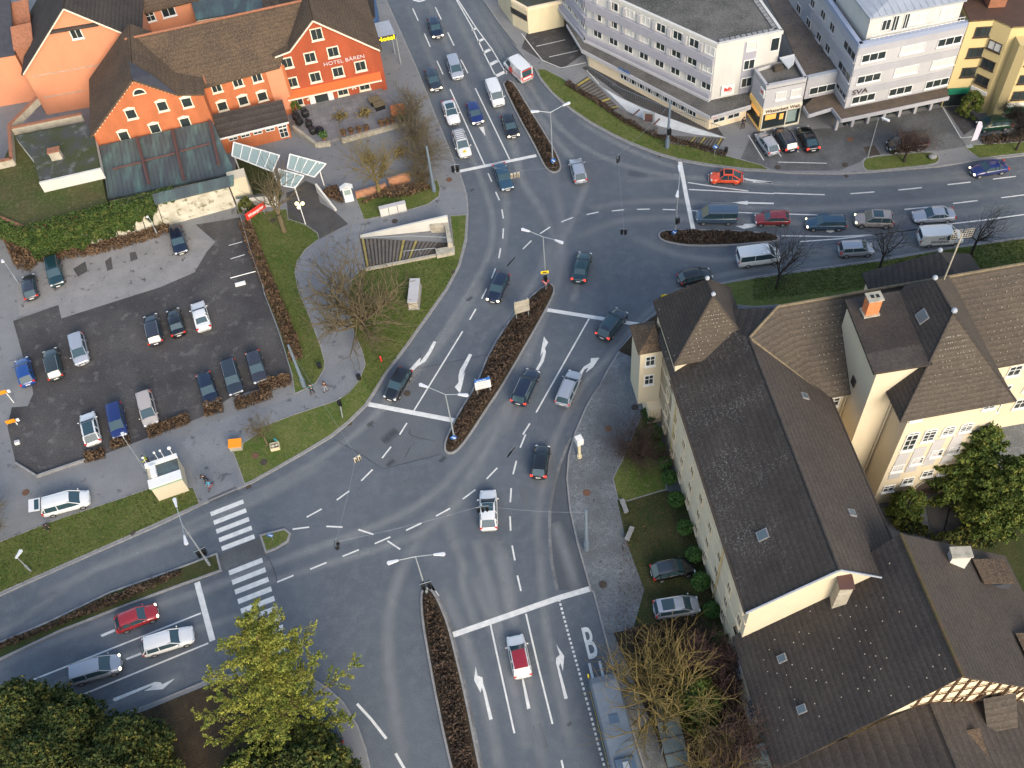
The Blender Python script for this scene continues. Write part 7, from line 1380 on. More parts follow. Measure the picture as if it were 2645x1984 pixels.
m_ = MB(); m_.slab([(-.8, -.35, 2.3), (0, -.35, 2.75), (0, .35, 2.75), (-.8, .35, 2.3)], .08); m_.slab([(.8, -.35, 2.3), (0, -.35, 2.75), (0, .35, 2.75), (.8, .35, 2.3)], .08); m_.build('case_roof', MAT['trimw'], r_)
# brick garden walls
gw = thing('brick_garden_wall', 'low orange brick garden wall among bushes below the hotel yard', 'wall', gv('B', 1200, 1530, .1))
for a, b, z_ in ((('B', 860, 1630), ('B', 1110, 1560), 1.1), (('B', 1130, 1540), ('B', 1300, 1490), 1.5)): f_ = Fac(gv(*a), gv(*b)); mb = MB(); f_.box(mb, 0, f_.L, 0, z_, -.35, 0); mb.build('wall_section', M2('orange_brick', (.42, .20, .11), (.30, .16, .10), 2., grain=.3), gw, True)
tw = thing('terrace_wall', 'pale stone planter wall edging the hotel terrace', 'wall', gv('B', 900, 1100, .1))
for a, b, z_ in ((('B', 740, 1165), ('B', 1290, 1015), .75), (('B', 545, 1200), ('B', 650, 1185), .8), (('B', 355, 1060), ('B', 545, 1205), .8)): f_ = Fac(gv(*a), gv(*b)); mb = MB(); f_.box(mb, 0, f_.L, 0, z_, -.05, .35); mb.build('wall_section', MAT['stonew'], tw, True)
def potplant(label, t, x, y, r, z=.8, mat='box'):
    p = gv(t, x, y, z); root = thing('potted_shrub', label, 'potted plant', (p.x, p.y, z), 0, 'potted shrubs on the terrace'); MB().tube((0, 0, 0), (0, 0, .3), r*.5, r*.6, n=10).build('pot', MAT['brick'], root); leafball('foliage', (0, 0, .3+r*.8), r, 160, .11, MAT[mat], root)
def leafcloud(pts, size, rs=rng):
    n = len(pts); a = rs.normal(size=(n, 3)); a /= np.linalg.norm(a, axis=1)[:, None]; b = np.cross(a, rs.normal(size=(n, 3))); b /= np.linalg.norm(b, axis=1)[:, None]; s = size*(.6+.8*rs.random((n, 1)))
    v = np.stack([pts-a*s-b*s*.5, pts+a*s-b*s*.5, pts+a*s+b*s*.5, pts-a*s+b*s*.5], 1).reshape(-1, 3); return v, np.arange(4*n).reshape(n, 4)
def leafball(name, c, r, n, size, mat, parent, sz=1.):
    d = rng.normal(size=(n, 3)); d /= np.linalg.norm(d, axis=1)[:, None]; p = np.array(c)+d*r*(.72+.3*rng.random((n, 1)))*np.array([1, 1, sz]); v, f = leafcloud(p, size); return npmesh(name, v, f, mat, parent)
for i, (x, y) in enumerate(((595, 1135), (755, 1105), (815, 1090), (880, 1075), (940, 1065), (1062, 1025), (1108, 1018), (1150, 1005), (1215, 985))):
    potplant(['round dark shrub in a pot beside the terrace steps', 'small potted shrub in the row on the terrace wall'][i > 0]+('' if i == 0 else ', %s from the left' % ['first', 'second', 'third', 'fourth', 'fifth', 'sixth', 'seventh', 'eighth'][i-1]), 'B', x, y, .55 if i == 0 else .38, .8, 'box' if i in (0, 8) else 'hedge')
for i, (x, y, l) in enumerate(((1200, 920, 'orange covered barrel-like chest at the right of the terrace'),)): p = gv('B', x, y, .6); r_ = thing('covered_chest', l, 'garden chest', (p.x, p.y, .5), .1); MB().box((0, 0, .6), (2.0, 1.2, 1.1)).build('chest_body', MAT['chim'], r_, bevel=.2); MB().box((0, 0, .06), (2.1, 1.3, .1)).build('chest_base', MAT['wood'], r_)
for i, (x, y, l) in enumerate(((1000, 810, 'brown square parasol-table set near the hotel wall'), (1040, 850, 'second dark covered table in front of the first'))):
    p = gv('B', x, y, 1.2); r_ = thing('terrace_table', l, 'table', (p.x, p.y, .5), .3, 'covered terrace tables'); MB().box((0, 0, .75), (1.5, 1.1, .08)).build('table_top', MAT['wood'], r_); MB().box((0, 0, .35), (1.3, .9, .7)).build('dark_cover', MAT['black'], r_)
ch_l = ['furthest left', 'second', 'third', 'fourth', 'fifth', 'last, nearest the yard']
for i, (x, y) in enumerate(((365, 960), (440, 935), (390, 1000), (470, 1020), (500, 1075), (560, 1075))):
    p = gv('B', x, y, .8); r_ = thing('covered_chairs', 'stack of chairs under a black cover at the terrace left, %s' % ch_l[i], 'garden furniture', (p.x, p.y, .5), i*.5, 'black covered furniture on the terrace'); m_ = MB(); m_.box((0, 0, .5), (.95, .85, 1.0)); m_.build('cover', MAT['black'], r_, bevel=.25)
    MB().box((0, .2, 1.1), (.6, .3, .3)).build('cover_peak', MAT['black'], r_, bevel=.1)
for i, (x, y) in enumerate(((728, 960), (925, 930), (1215, 1250), (955, 1300))): p = gv('B', x, y, .6); r_ = thing('dry_grass_tuft', 'yellow dry ornamental grass tuft, %s' % ['left one on the terrace', 'right one on the terrace', 'by the bare bushes in the yard', 'near the bare tree in the yard'][i], 'plant', (p.x, p.y, .3), 0, 'dry grass tufts'); n = 220; q = rng.normal(size=(n, 3))*np.array([.45, .45, .3])+np.array([0, 0, .5]); v, f = leafcloud(q, .12); npmesh('blades', v, f, MAT['wood_y'], r_)
# measuring cabin with instruments, near the zebra
cbn = thing('measuring_cabin', 'white green-trimmed measuring cabin with instruments on its roof beside the crossing path', 'cabin', gv('I', 1400, 880, .15))
A, B_ = g('I', 1300, 930, .15), g('I', 1545, 845, .15); f_ = Fac(A, B_); mb = MB(); f_.box(mb, 0, f_.L, .15, 2.7, -2.9, 0); mb.build('cabin_body', MAT['cream'], cbn, True); mb = MB(); f_.box(mb, -.05, f_.L+.05, 2.45, 2.65, .005, .06); mb.build('green_stripe', MAT['greenp'], cbn, True)
mb = MB(); f_.box(mb, -.1, f_.L+.1, 2.7, 2.95, -.9, .08); f_.box(mb, -.1, f_.L+.1, 2.7, 2.95, -3.0, -2.5); mb.build('roof_rim', MAT['signwhite'], cbn, True); mb = MB(); f_.box(mb, .9, f_.L, 2.7, 2.78, -2.49, -.91); mb.build('roof_deck', MAT['shelter'], cbn, True)
mb = MB(); f_.box(mb, .35, .95, 2.71, 3.2, -2.4, -1.0); mb.build('roof_box', MAT['signwhite'], cbn, True, bevel=.04)
for u, o, h in ((.2, -2.8, 1.3), (1.4, -2.8, 1.5), (2.0, -2.8, 1.5), (2.9, -2.8, 1.4)): mb = MB(); mb.tube(f_.pt(u, 2.9, o), f_.pt(u, 2.9+h, o), .03, n=5); mb.ball(f_.pt(u, 2.95+h, o), .13 if u < 2.5 else .2, 8, 6); mb.build('sampling_head', MAT['signwhite'], cbn, True)
p = gv('I', 1935, 495, .14); ob2 = thing('grit_bin', 'orange grit bin with grey front at the corner of the small lawn', 'grit bin', p, R(0)); MB().box((0, 0, .4), (1.3, .85, .8)).build('bin_body', MAT['stonew'], ob2, bevel=.05); m_ = MB(); m_.slab([(-.7, -.5, .85), (.7, -.5, .85), (.7, .5, 1.05), (-.7, .5, 1.05)], .1); m_.build('lid', MAT['orangep'], ob2, bevel=.04)
for i, (x, y, z_, l) in enumerate(((12, 45, 2.2, 'orange board on a post cut by the left edge'), (85, 280, .9, 'orange and white barrier board at the lot entrance'))):
    p = gv('I', x, y, z_); r_ = thing('barrier_board', l, 'barrier', (p.x, p.y, .13), .2, 'orange entrance barriers'); MB().box((0, 0, z_-.13), (1.0, .15, .5)).build('board', MAT['orangep'], r_, bevel=.03); MB().tube((.4, 0, 0), (.4, 0, z_), .06, n=6).build('post', MAT['trimw'], r_); MB().box((.75, 0, z_-.2), (.3, .12, .4)).build('white_end', MAT['signwhite'], r_)
p = gv('I', 147, 460, .13); r_ = thing('low_bollard', 'small white square bollard at the left of the parking lot', 'bollard', p, .2); MB().box((0, 0, .2), (.5, .4, .4)).build('bollard_block', MAT['signwhite'], r_, bevel=.04); MB().box((0, 0, .42), (.4, .3, .04)).build('bollard_cap', MAT['panel'], r_)
f_ = Fac(gv('E', 1880, 690, 1), gv('E', 2085, 635, 1)); r_ = thing('barrier_gate', 'thin white barrier frame at the right of the parking lot', 'barrier', Vector(f_.pt(1, .13))); mb = MB(); mb.tube(f_.pt(0, 1.0), f_.pt(f_.L, 1.0), .05, n=6); mb.build('rail', MAT['trimw'], r_, True); mb = MB(); f_.box(mb, .3, 1.5, .13, .4, .4, .8); mb.build('white_block', MAT['signwhite'], r_, True)
# lot fence
f_pts = [('E', 1930, 75, 0), ('E', 1990, 270, 0), ('E', 2060, 510, 0), ('E', 2160, 790, 0), ('F', 120, 860, 0), ('F', 230, 1150, 0), ('F', 345, 1510, 0)]
fz = thing('wire_fence', 'thin wire fence between the parking lot and the brown hedge', 'fence', gv('E', 2060, 510, .12)); mb = MB(); mp = MB()
for a, b in zip(f_pts, f_pts[1:]):
    a, b = gv(*a[:3], .12), gv(*b[:3], .12); [mb.tube(a+Vector((0, 0, h)), b+Vector((0, 0, h)), .02, n=4) for h in (.5, 1.0)]; mp.tube(a, a+Vector((0, 0, 1.1)), .04, n=6)
mb.build('fence_rail', MAT['steel'], fz, True); mp.build('fence_post', MAT['steel'], fz, True)['kind'] = 'stuff'
f_ = Fac(gv('I', 310, 748, 0), gv('I', 710, 612, 0)); bl_ = thing('lot_edge_wall', 'low concrete edging wall at the lower left of the lot', 'wall', Vector(f_.pt(0, .12))); mb = MB(); f_.box(mb, 0, f_.L, .1, .5, -.2, 0); mb.build('wall_section', MAT['kerb'], bl_, True); f_ = Fac(gv('I', 135, 640, 0), gv('I', 310, 748, 0)); mb = MB(); f_.box(mb, 0, f_.L, .1, .5, -.2, 0); mb.build('wall_section', MAT['kerb'], bl_, True)
# planter with tree, benches, shelters, flag
p = gv('J', 195, 495, .16); r_ = thing('tree_planter', 'wooden planter box with pale stones under the young tree', 'planter', p, .15); m_ = MB(); [m_.box(q, d_) for q, d_ in (((0, .35, .25), (.9, .06, .5)), ((0, -.35, .25), (.9, .06, .5)), ((.45, 0, .25), (.06, .76, .5)), ((-.45, 0, .25), (.06, .76, .5)))]; m_.build('planter_box', MAT['beige'], r_); m_ = MB(); m_.ball((-.18, 0, .4), .22, 8, 6); m_.ball((.2, .05, .4), .2, 8, 6); m_.build('stones', MAT['stonew'], r_); MB().box((.2, .6, .4), (.5, .06, .6), -.8).build('blue_board', flat('turquoise', (.05, .35, .38), .5), r_)
A, B_, C_, D_2 = [gv('O', x, y, 2.4) for x, y in ((1225, 1170), (1400, 1120), (1560, 1760), (1380, 1800))]; bs = thing('bus_shelter', 'long flat bus shelter roof beside the bus', 'bus shelter', ((A.x+C_.x)/2, (A.y+C_.y)/2, .14)); MB().slab([A, B_, C_, D_2], .15).build('shelter_roof', MAT['shelter'], bs, True)
for q in (A, B_, C_, D_2, (A+D_2)/2): MB().tube((q.x*.97+bs.location.x*.03, q.y*.97+bs.location.y*.03, .1), (q.x*.97+bs.location.x*.03, q.y*.97+bs.location.y*.03, 2.3), .05, n=6).build('post', MAT['steel'], bs, True)
m_ = MB(); [m_.tube(A.lerp(D_2, t)+Vector((0, 0, .02)), B_.lerp(C_, t)+Vector((0, 0, .02)), .05, n=5) for t in (.02, .2, .43, .62, .8, .98)]; m_.build('roof_seam', MAT['iron'], bs, True)
p = gv('D', 1765, 1195, .14); r_ = thing('beach_flag', 'white and violet beach flag banner by the driveway', 'flag', p); MB().tube((0, 0, 0), (0, 0, 3.9), .03, n=6).build('pole', MAT['steel'], r_); m_ = MB(); m_.slab([(0, 0, .8), (.7, 0, 1.0), (.75, 0, 3.0), (.45, 0, 3.8), (0, 0, 3.9)], .02, d=(0, 1, 0)); m_.build('flag_cloth', flat('flag_cloth', (.62, .58, .72), .7), r_); MB().box((0, 0, .03), (.8, .6, .06)).build('foot_plate', MAT['steel'], r_)
p = gv('D', 1462, 1290, .15); r_ = MB().ball((0, 0, .25), .45, 10, 7, sz=.6, rx=1.2).build('boulder', MAT['kerb'], smooth=True); r_.location = p; tag(r_, 'grey boulder at the right end of the oval verge', 'boulder')
p = gv('F', 1060, 1370, .16); r_ = thing('hydrant', 'small red hydrant marker in the triangle lawn near the road', 'hydrant', p); MB().tube((0, 0, 0), (0, 0, .7), .09, n=8).build('hydrant_body', MAT['signred'], r_); MB().ball((0, 0, .8), .13, 8, 6).build('hydrant_cap', MAT['signred'], r_)
for i, (t, x, y, l) in enumerate([('F', 560, 1425, 'black litter bin on the inner bend of the footpath'), ('C', 1815, 1250, 'black litter bin at the end of the long hedge'), ('K', 1135, 232, 'dark blue litter bin by the school shrubs'), ('F', 880, 1520, 'black litter bin on the outer bend of the footpath')]):
    p = gv(t, x, y, .15); r_ = thing('litter_bin', l, 'litter bin', p, 0, 'litter bins'); MB().tube((0, 0, .15), (0, 0, .85), .22, .26, n=12).build('bin_body', MAT['black' if i != 2 else 'cviolet'], r_); MB().tube((0, 0, 0), (0, 0, .15), .05, n=6).build('post', MAT['steel'], r_)
for i, (x, y, l) in enumerate(((985, 985, 'stone bench at the lower corner of the small grass bed'), (1030, 1210, 'weathered bench in the shady yard below'))):
    p = gv('K', x, y, .15); r_ = thing('stone_bench', l, 'bench', p, R(-80 if i == 0 else 60), 'stone benches'); MB().box((0, 0, .45), (1.5, .45, .1)).build('seat', MAT['kerb'], r_); [MB().box((s*.55, 0, .2), (.15, .4, .4)).build('leg', MAT['kerb'], r_) for s in (-1, 1)]
# roof workers' clutter / balcony
p = g('D', 1300, 205, 13.0); r_ = thing('orange_parasol_cushion', 'orange folded sunbed on the roof terrace', 'sunbed', (p[0], p[1], 11.9)); MB().box((0, 0, .35), (1.2, .6, .2)).build('cushion', MAT['orangep'], r_, bevel=.05); MB().box((0, 0, .15), (1.1, .5, .2)).build('frame', MAT['trimw'], r_)
# ================================================================== plants
def tubes(segs, n=4):
    a = np.array([s[0] for s in segs]); b = np.array([s[1] for s in segs]); r0 = np.array([s[2] for s in segs]); r1 = np.array([s[3] for s in segs])
    d = b-a; d /= np.linalg.norm(d, axis=1)[:, None]+1e-9; h = np.where(np.abs(d[:, 2:3]) < .9, np.array([[0, 0, 1.]]), np.array([[1., 0, 0]])); x = np.cross(d, h); x /= np.linalg.norm(x, axis=1)[:, None]; y = np.cross(d, x)
    V = []
    for p, r in ((a, r0), (b, r1)):
        for k in range(n): t = 2*math.pi*k/n; V.append(p+r[:, None]*(math.cos(t)*x+math.sin(t)*y))
    V = np.stack(V, 1); N = len(segs); base = (np.arange(N)*2*n)[:, None]
    F = np.concatenate([base+np.array([[k, (k+1) % n, n+(k+1) % n, n+k]]) for k in range(n)], 0); return V.reshape(-1, 3), F
def grow(rs, p, d, L, r, lvl, maxl, up, out, wig=.25, nch=(3, 5), ratio=.62, spread=.75):
    n = 4 if lvl < 2 else 3; q = p.copy(); dd = d.copy(); pts = [q.copy()]
    for i in range(n):
        dd = dd+rs.normal(size=3)*wig*.5+np.array([0, 0, up*.25]); dd /= np.linalg.norm(dd); e = q+dd*L/n
        ra = r*(1-.55*i/n); rb = r*(1-.55*(i+1)/n); out[min(lvl, 2)].append((q.copy(), e.copy(), ra, rb)); q = e; pts.append(q.copy())
        if lvl < maxl and i >= (1 if lvl == 0 else 0):
            for _ in range(rs.integers(nch[0], nch[1]+1) if i == n-1 or lvl > 0 else 1):
                s = rs.normal(size=3); s -= dd*(s@dd); s /= np.linalg.norm(s)+1e-9; nd = dd*(1-spread*.45)+s*spread*(.7+.5*rs.random())
                nd[2] += up*.4; nd /= np.linalg.norm(nd); grow(rs, q.copy(), nd, L*ratio*(.7+.5*rs.random()), rb*.6, lvl+1, maxl, up, out, wig, nch, ratio, spread)
def bare(label, base, H, stems=1, spread=.6, mat='wood', maxl=4, seed=1, name='bare_tree', cat='tree', group='bare winter trees', trunk=.25, rad=.16, z0=.15, wig=.28, up=.25, nch=(2, 3), twig=None, minr=.012):
    rs = np.random.default_rng(seed); b = gv(*base, z0); root = thing(name, label, cat, b, 0, group); out = [[], [], []]
    th = H*trunk; p0 = np.zeros(3)
    if trunk > 0: out[0].append((p0, np.array([0, 0, th]), rad*1.25, rad)); top = np.array([0, 0, th])
    else: top = p0
    for k in range(stems):
        a = 2*math.pi*(k+rs.random()*.6)/stems; s = spread*(.6+.6*rs.random()) if stems > 1 else .1; d = np.array([math.cos(a)*s, math.sin(a)*s, 1.]); d /= np.linalg.norm(d)
        grow(rs, top.copy(), d, (H-th)*.56*(.8+.4*rs.random()), rad*(.9 if stems == 1 else .62), 0 if stems < 3 else 1, maxl, up, out, wig, nch, .66, .8)
    t_ = out[0] or out[1][:max(1, len(out[1])//6)]; o1 = out[1] if out[0] else out[1][max(1, len(out[1])//6):]
    v, f = tubes(t_, 7); npmesh('trunk', v, f, MAT[mat], root, True)
    segs = [(a, b_, max(r, minr), max(q, minr)) for a, b_, r, q in o1+out[2]]
    v, f = tubes(segs, 3); npmesh('crown', v, f, MAT[twig or mat], root); return root
bare('big many-limbed bare tree on the triangle lawn beside the footpath', ('F', 905, 1090), 10, 9, 1.7, 'wood', 3, 3, trunk=.10, rad=.42, wig=.42, nch=(2, 3), up=.25, minr=.02)
bare('tall mossy bare tree with twin stems by the red garden sign', ('F', 268, 310), 10.5, 3, .42, 'wood', 3, 5, trunk=.28, rad=.28, wig=.3)
bare('bare tree standing before the garden wall below the hotel yard', ('B', 1048, 1600), 11, 5, .5, 'wood_y', 3, 8, trunk=.2, rad=.2, wig=.25)
bare('dark bare tree by the road, next to the white minibus', ('H', 190, 775), 8, 5, .8, 'wood_d', 3, 11, trunk=.3, rad=.14, nch=(2, 3))
bare('dark bare tree by the road, in front of the silver hatchback', ('H', 1018, 655), 7.5, 5, .8, 'wood_d', 3, 13, trunk=.4, rad=.13, nch=(2, 2))
bare('dark bare tree by the road, right of the rooftop antenna', ('H', 1760, 545), 8, 5, .8, 'wood_d', 3, 17, trunk=.4, rad=.14, nch=(2, 2))
bare('bare round-crowned tree on the oval verge before the black van', ('D', 1232, 1318), 5.6, 10, .85, 'wood_d', 3, 19, trunk=.25, rad=.15, twig='twig', nch=(2, 3))
bare('young dark bare tree at the far right verge', ('D', 2150, 1225), 6.5, 2, .5, 'wood_d', 4, 23, trunk=.3, rad=.13)
bare('small bare tree above the wooden planter near the zebra', ('J', 130, 470), 4.6, 5, .7, 'wood', 3, 29, trunk=.35, rad=.1)
bare('large yellowish bare tree between the bus shelter and the school', ('O', 1300, 1110), 8.6, 11, 1.1, 'wood_y', 3, 31, trunk=.12, rad=.4, wig=.36, nch=(2, 3), minr=.012)
bare('yellowish bare tree at the bottom edge beside the low house', ('O', 1650, 1700), 7, 7, .8, 'wood_y', 3, 37, trunk=.2, rad=.22, nch=(2, 3), twig='wood_y')
bare('bare tree at the bottom between shelter and porch', ('O', 1900, 1640), 6.5, 6, .8, 'wood', 4, 39, trunk=.2, rad=.18, nch=(2, 3), twig='twig')
bare('brown bare shrub against the school wall behind the big bare tree', ('O', 1700, 900), 5, 10, .9, 'twig', 4, 41, trunk=.05, rad=.12, name='bare_shrub', cat='shrub', group='bare shrubs', nch=(2, 3))
bare('wide purplish bare shrub on the upper grass bed by the setts', ('K', 1110, 570), 4.4, 14, 1.2, 'twig', 3, 43, trunk=.05, rad=.1, name='bare_shrub', cat='shrub', group='bare shrubs', nch=(3, 3))
bare('bare branches of a tree cut by the left edge by the west lawn', ('I', -60, 1250), 5.5, 6, .9, 'wood', 4, 47, trunk=.2, rad=.15)
for i, (x, y, H, l) in enumerate(((1300, 1000, 4.5, 'uppermost bare bush beside the hotel terrace'), (1355, 1180, 5, 'second bare bush down the pavement edge by the hotel yard'), (1420, 1370, 5.5, 'third and tallest bare bush beside the steel mast'), (1385, 1510, 3.5, 'lowest bare bush by the mast and corner lawn'))):
    bare(l, ('B', x, y), H, 10, .7, 'wood', 3, 50+i, trunk=.04, rad=.09, name='bare_shrub', cat='shrub', group='bare shrubs', nch=(2, 3), twig='wood', minr=.014)
def inpoly(pts, poly):
    x, y = pts[:, 0], pts[:, 1]; c = np.zeros(len(pts), bool); j = len(poly)-1
    for i in range(len(poly)):
        xi, yi = poly[i]; xj, yj = poly[j]
        c ^= ((yi > y) != (yj > y)) & (x < (xj-xi)*(y-yi)/(yj-yi+1e-12)+xi); j = i
    return c
def hedge_poly(label, poly, h, dens, mat, size=.11, z0=.14, name='hedge', group='brown winter hedges', inset=.3, keep=None):
    A = np.array(poly); c = A.mean(0); lo, hi = A.min(0), A.max(0); n = int(dens*(hi-lo).prod()); p = lo+(hi-lo)*rng.random((n, 2)); p = p[inpoly(p, poly)]
    if inset:   # drop points close to the border
        d = np.full(len(p), 9.)
        for a, b in zip(A, np.roll(A, -1, 0)):
            ab = b-a; t = np.clip(((p-a)@ab)/(ab@ab+1e-9), 0, 1); d = np.minimum(d, np.linalg.norm(p-(a+t[:, None]*ab), axis=1))
        p = p[d > inset]; d = d[d > inset]
    bump = .72+.28*np.sin(p[:, 0]*2.3+1.3*np.sin(p[:, 1]*1.7))*np.cos(p[:, 1]*2.1+p[:, 0]); z = h*bump*np.sqrt(rng.random(len(p)))
    if inset: z *= np.clip((d-inset+.15)/.35, .3, 1)
    q = np.c_[p-c, z]; root = thing(name, label, 'hedge', (c[0], c[1], z0), 0, group); v, f = leafcloud(q, size); npmesh('foliage', v, f, MAT[mat], root)
    i = rng.choice(len(q), min(len(q), 500), False); segs = [((x, y, 0), (x+.05, y+.05, max(zz, .1)), .012, .008) for x, y, zz in q[i]]
    v, f = tubes([(np.array(a), np.array(b), r, s) for a, b, r, s in segs], 3); npmesh('stems', v, f, MAT['wood_d'], root)['kind'] = 'stuff'; return root
def hedge_line(label, pts, w, h, dens, mat, **k):
    a = offs(pts, w/2, False); b = offs(pts, -w/2, False); return hedge_poly(label, a+b[::-1], h, dens, mat, inset=.08, **k)
hedge_poly('low dry brown hedge filling the central island', isl_c, .75, 130, 'hedged', inset=.3); hedge_poly('low dry brown hedge filling the north island', isl_n, .7, 130, 'hedged'); hedge_poly('dark dry hedge filling the east island', isl_e, .7, 130, 'hedged', inset=.25)
hedge_poly('long dry brown hedge filling the south island', [p for p in isl_s if p[1] > 22], .75, 110, 'hedged', inset=.3)
hedge_poly('dark brown hedge on the west island beside the red hatchback', P('M', -100, 740, 500, 505, 1000, 310, 1480, 95, 1500, 50, 1380, 75, 900, 265, 400, 490, -100, 690), .7, 110, 'hedged', inset=.02)
hedge_line('long rusty hedge between parking lot fence and path lawn', P('F', -50, 250, 50, 520, 160, 800, 280, 1080, 360, 1300, 365, 1380), 1.7, 1.15, 150, 'hedge', size=.1)
for i, (pts, w_, h_, l) in enumerate(((P('I', 690, 590, 870, 545), 1.5, .9, 'lowest left piece of the clipped brown hedge under the parking lot'), (P('I', 905, 490, 1075, 440), 1.3, 1.0, 'piece of brown hedge in front of the royal blue car'), (P('I', 1210, 395, 1560, 265), 1.5, 1.1, 'long piece of brown hedge beside the beige car'),
                                   (P('I', 1665, 205, 1835, 165), 1.9, 1.3, 'tall square brown hedge block in front of the dark blue car'), (P('I', 1920, 165, 2230, 60), 1.6, 1.2, 'brown hedge piece in front of the grey estate'), (P('F', 60, 1600, 330, 1530), 1.7, 1.1, 'brown hedge piece at the fence corner near the walkers'))):
    hedge_line(l, pts, w_, h_, 170, 'hedge', size=.09)
hedge_line('long narrow dark red hedge along the curved north lawn', P('C', 515, 690, 800, 865, 1000, 1005, 1250, 1125, 1500, 1185, 1820, 1275), .95, .8, 160, 'hedged', size=.09)
hedge_line('brown shrubs at the back of the far right verge', P('D', 1860, 1165, 2212, 1130, 2500, 1080), 1.6, .9, 90, 'hedged', size=.12); hedge_line('brown undergrowth below the ivy wall', P('E', 330, 540, 800, 470, 1200, 360, 1400, 290), 1.8, .9, 110, 'hedge', size=.12)
hedge_poly('brown thicket on the slope left of the ivy wall', P('E', 40, 400, 200, 310, 350, 540, 250, 660, 130, 620), 1.2, 90, 'hedge', size=.13, inset=.05); hedge_poly('brown bushes left of the white display case', P('B', 560, 1600, 700, 1520, 760, 1659, 'F', 740, 100, 660, 60), 1.2, 110, 'hedge', size=.12, inset=.05)
hedge_poly('brown bushes between brick wall and white cabinets', P('B', 900, 1659, 1100, 1560, 1420, 1500, 1480, 1560, 1280, 1620, 'F', 1000, 60, 900, 100), 1.1, 90, 'hedge', size=.12, inset=.05)
hedge_poly('dry leaves and bushes filling the yard under the big bare tree', P('O', 1000, 520, 1500, 420, 1700, 700, 1900, 1200, 1700, 1500, 1450, 1000, 1150, 900), .5, 34, 'hedge', size=.12, inset=.02)
hedge_poly('dark shrubs along the porch at the bottom of the school yard', P('O', 1560, 1250, 1850, 1100, 2000, 1659, 1800, 1900, 1600, 1700), .9, 60, 'hedged', size=.13, inset=.02)
hedge_poly('dark garden shrubs by the court path', P('L', 1440, 1230, 1700, 1170, 1960, 1180, 1980, 1340, 1700, 1300, 1450, 1280), 1.4, 90, 'leafd', size=.13, inset=.05, group='garden shrubs'); hedge_poly('dark shrubs along the foot of the stair tower', P('L', 1060, 1050, 1220, 1000, 1400, 1150, 1500, 1260, 1200, 1200), 1.2, 90, 'leafd', size=.13, inset=.05, group='garden shrubs')
# ivy 
def uvleaf(fn, n): return np.array([fn() for _ in range(n)])
iv = thing('ivy', 'thick green ivy hanging over the left part of the retaining wall', 'ivy', wv.pt(8, 0)); pts = []
while len(pts) < 15000:
    u = random.random()*19-.5; zlow = (.4 if u < 6 else .4+(u-6)*.22 if u < 13 else 2.0+(u-13)*.55)+.5*math.sin(u*2.1)+.3*math.sin(u*5.3); z = random.random()*6
    if z < zlow or z > 5.35: continue
    th = .15+.65*(.5+.5*math.sin(u*1.3+z*1.1))*(.6+.4*math.sin(u*3.1-z*2.))*min(1, (19-u)/4); pts.append(wv.pt(u, z, random.random()**.5*max(th, .1))-wv.pt(8, 0))
    if z > 4.6 and random.random() < .5: pts.append(wv.pt(u, 5.0+random.random()*.4, -random.random()*.9)-wv.pt(8, 0))
v, f = leafcloud(np.array(pts), .13); npmesh('ivy_leaves', v, f, MAT['ivy'], iv)
v, f = tubes([(wv.pt(u, .0, .05)-wv.pt(8, 0), wv.pt(u+.5, 4.8, .05)-wv.pt(8, 0), .05, .03) for u in np.linspace(.5, 15, 14)], 4); npmesh('ivy_stems', v, f, MAT['wood_d'], iv)
f2o = f2; iv2 = thing('ivy', 'ivy on the short side wall at the far left above the light gravel', 'ivy', f2o.pt(f2o.L-3, 0)); pts = np.array([f2o.pt(f2o.L-.5-random.random()*9, 1.6+random.random()*3.7, random.random()*.7)-f2o.pt(f2o.L-3, 0) for _ in range(3500)]); v, f = leafcloud(pts, .13); npmesh('ivy_leaves', v, f, MAT['ivy'], iv2)
# clipped round shrubs along the school
RS = [('K', 1190, 225, 1.0), ('K', 1240, 372, .95), ('K', 1275, 502, .9), ('K', 1315, 622, .9), ('K', 1357, 742, .95), ('K', 1413, 920, 1.05), ('K', 1482, 1148, 1.0), ('K', 1555, 1372, 1.0), ('K', 1612, 1590, 1.15), ('O', 1702, 372, 1.0), ('O', 1782, 622, .95)]
od = ['first', 'second', 'third', 'fourth', 'fifth', 'sixth', 'seventh', 'eighth', 'ninth', 'tenth', 'last']
for i, (t, x, y, r) in enumerate(RS):
    p = gv(t, x, y, r*.9); root = thing('clipped_shrub', 'round clipped green shrub along the school wall, %s from the top' % od[i] if i < 10 else 'round clipped green shrub along the school wall, lowest of the row', 'shrub', (p.x, p.y, .15), 0, 'round clipped shrubs along the school')
    leafball('foliage', (0, 0, r*.85), r*.78, 1300, .075, MAT['box'], root); v, f = tubes([(np.array([0, 0, 0.]), np.array([0, 0, r*.5]), .06, .05)], 6); npmesh('stem', v, f, MAT['wood_d'], root)
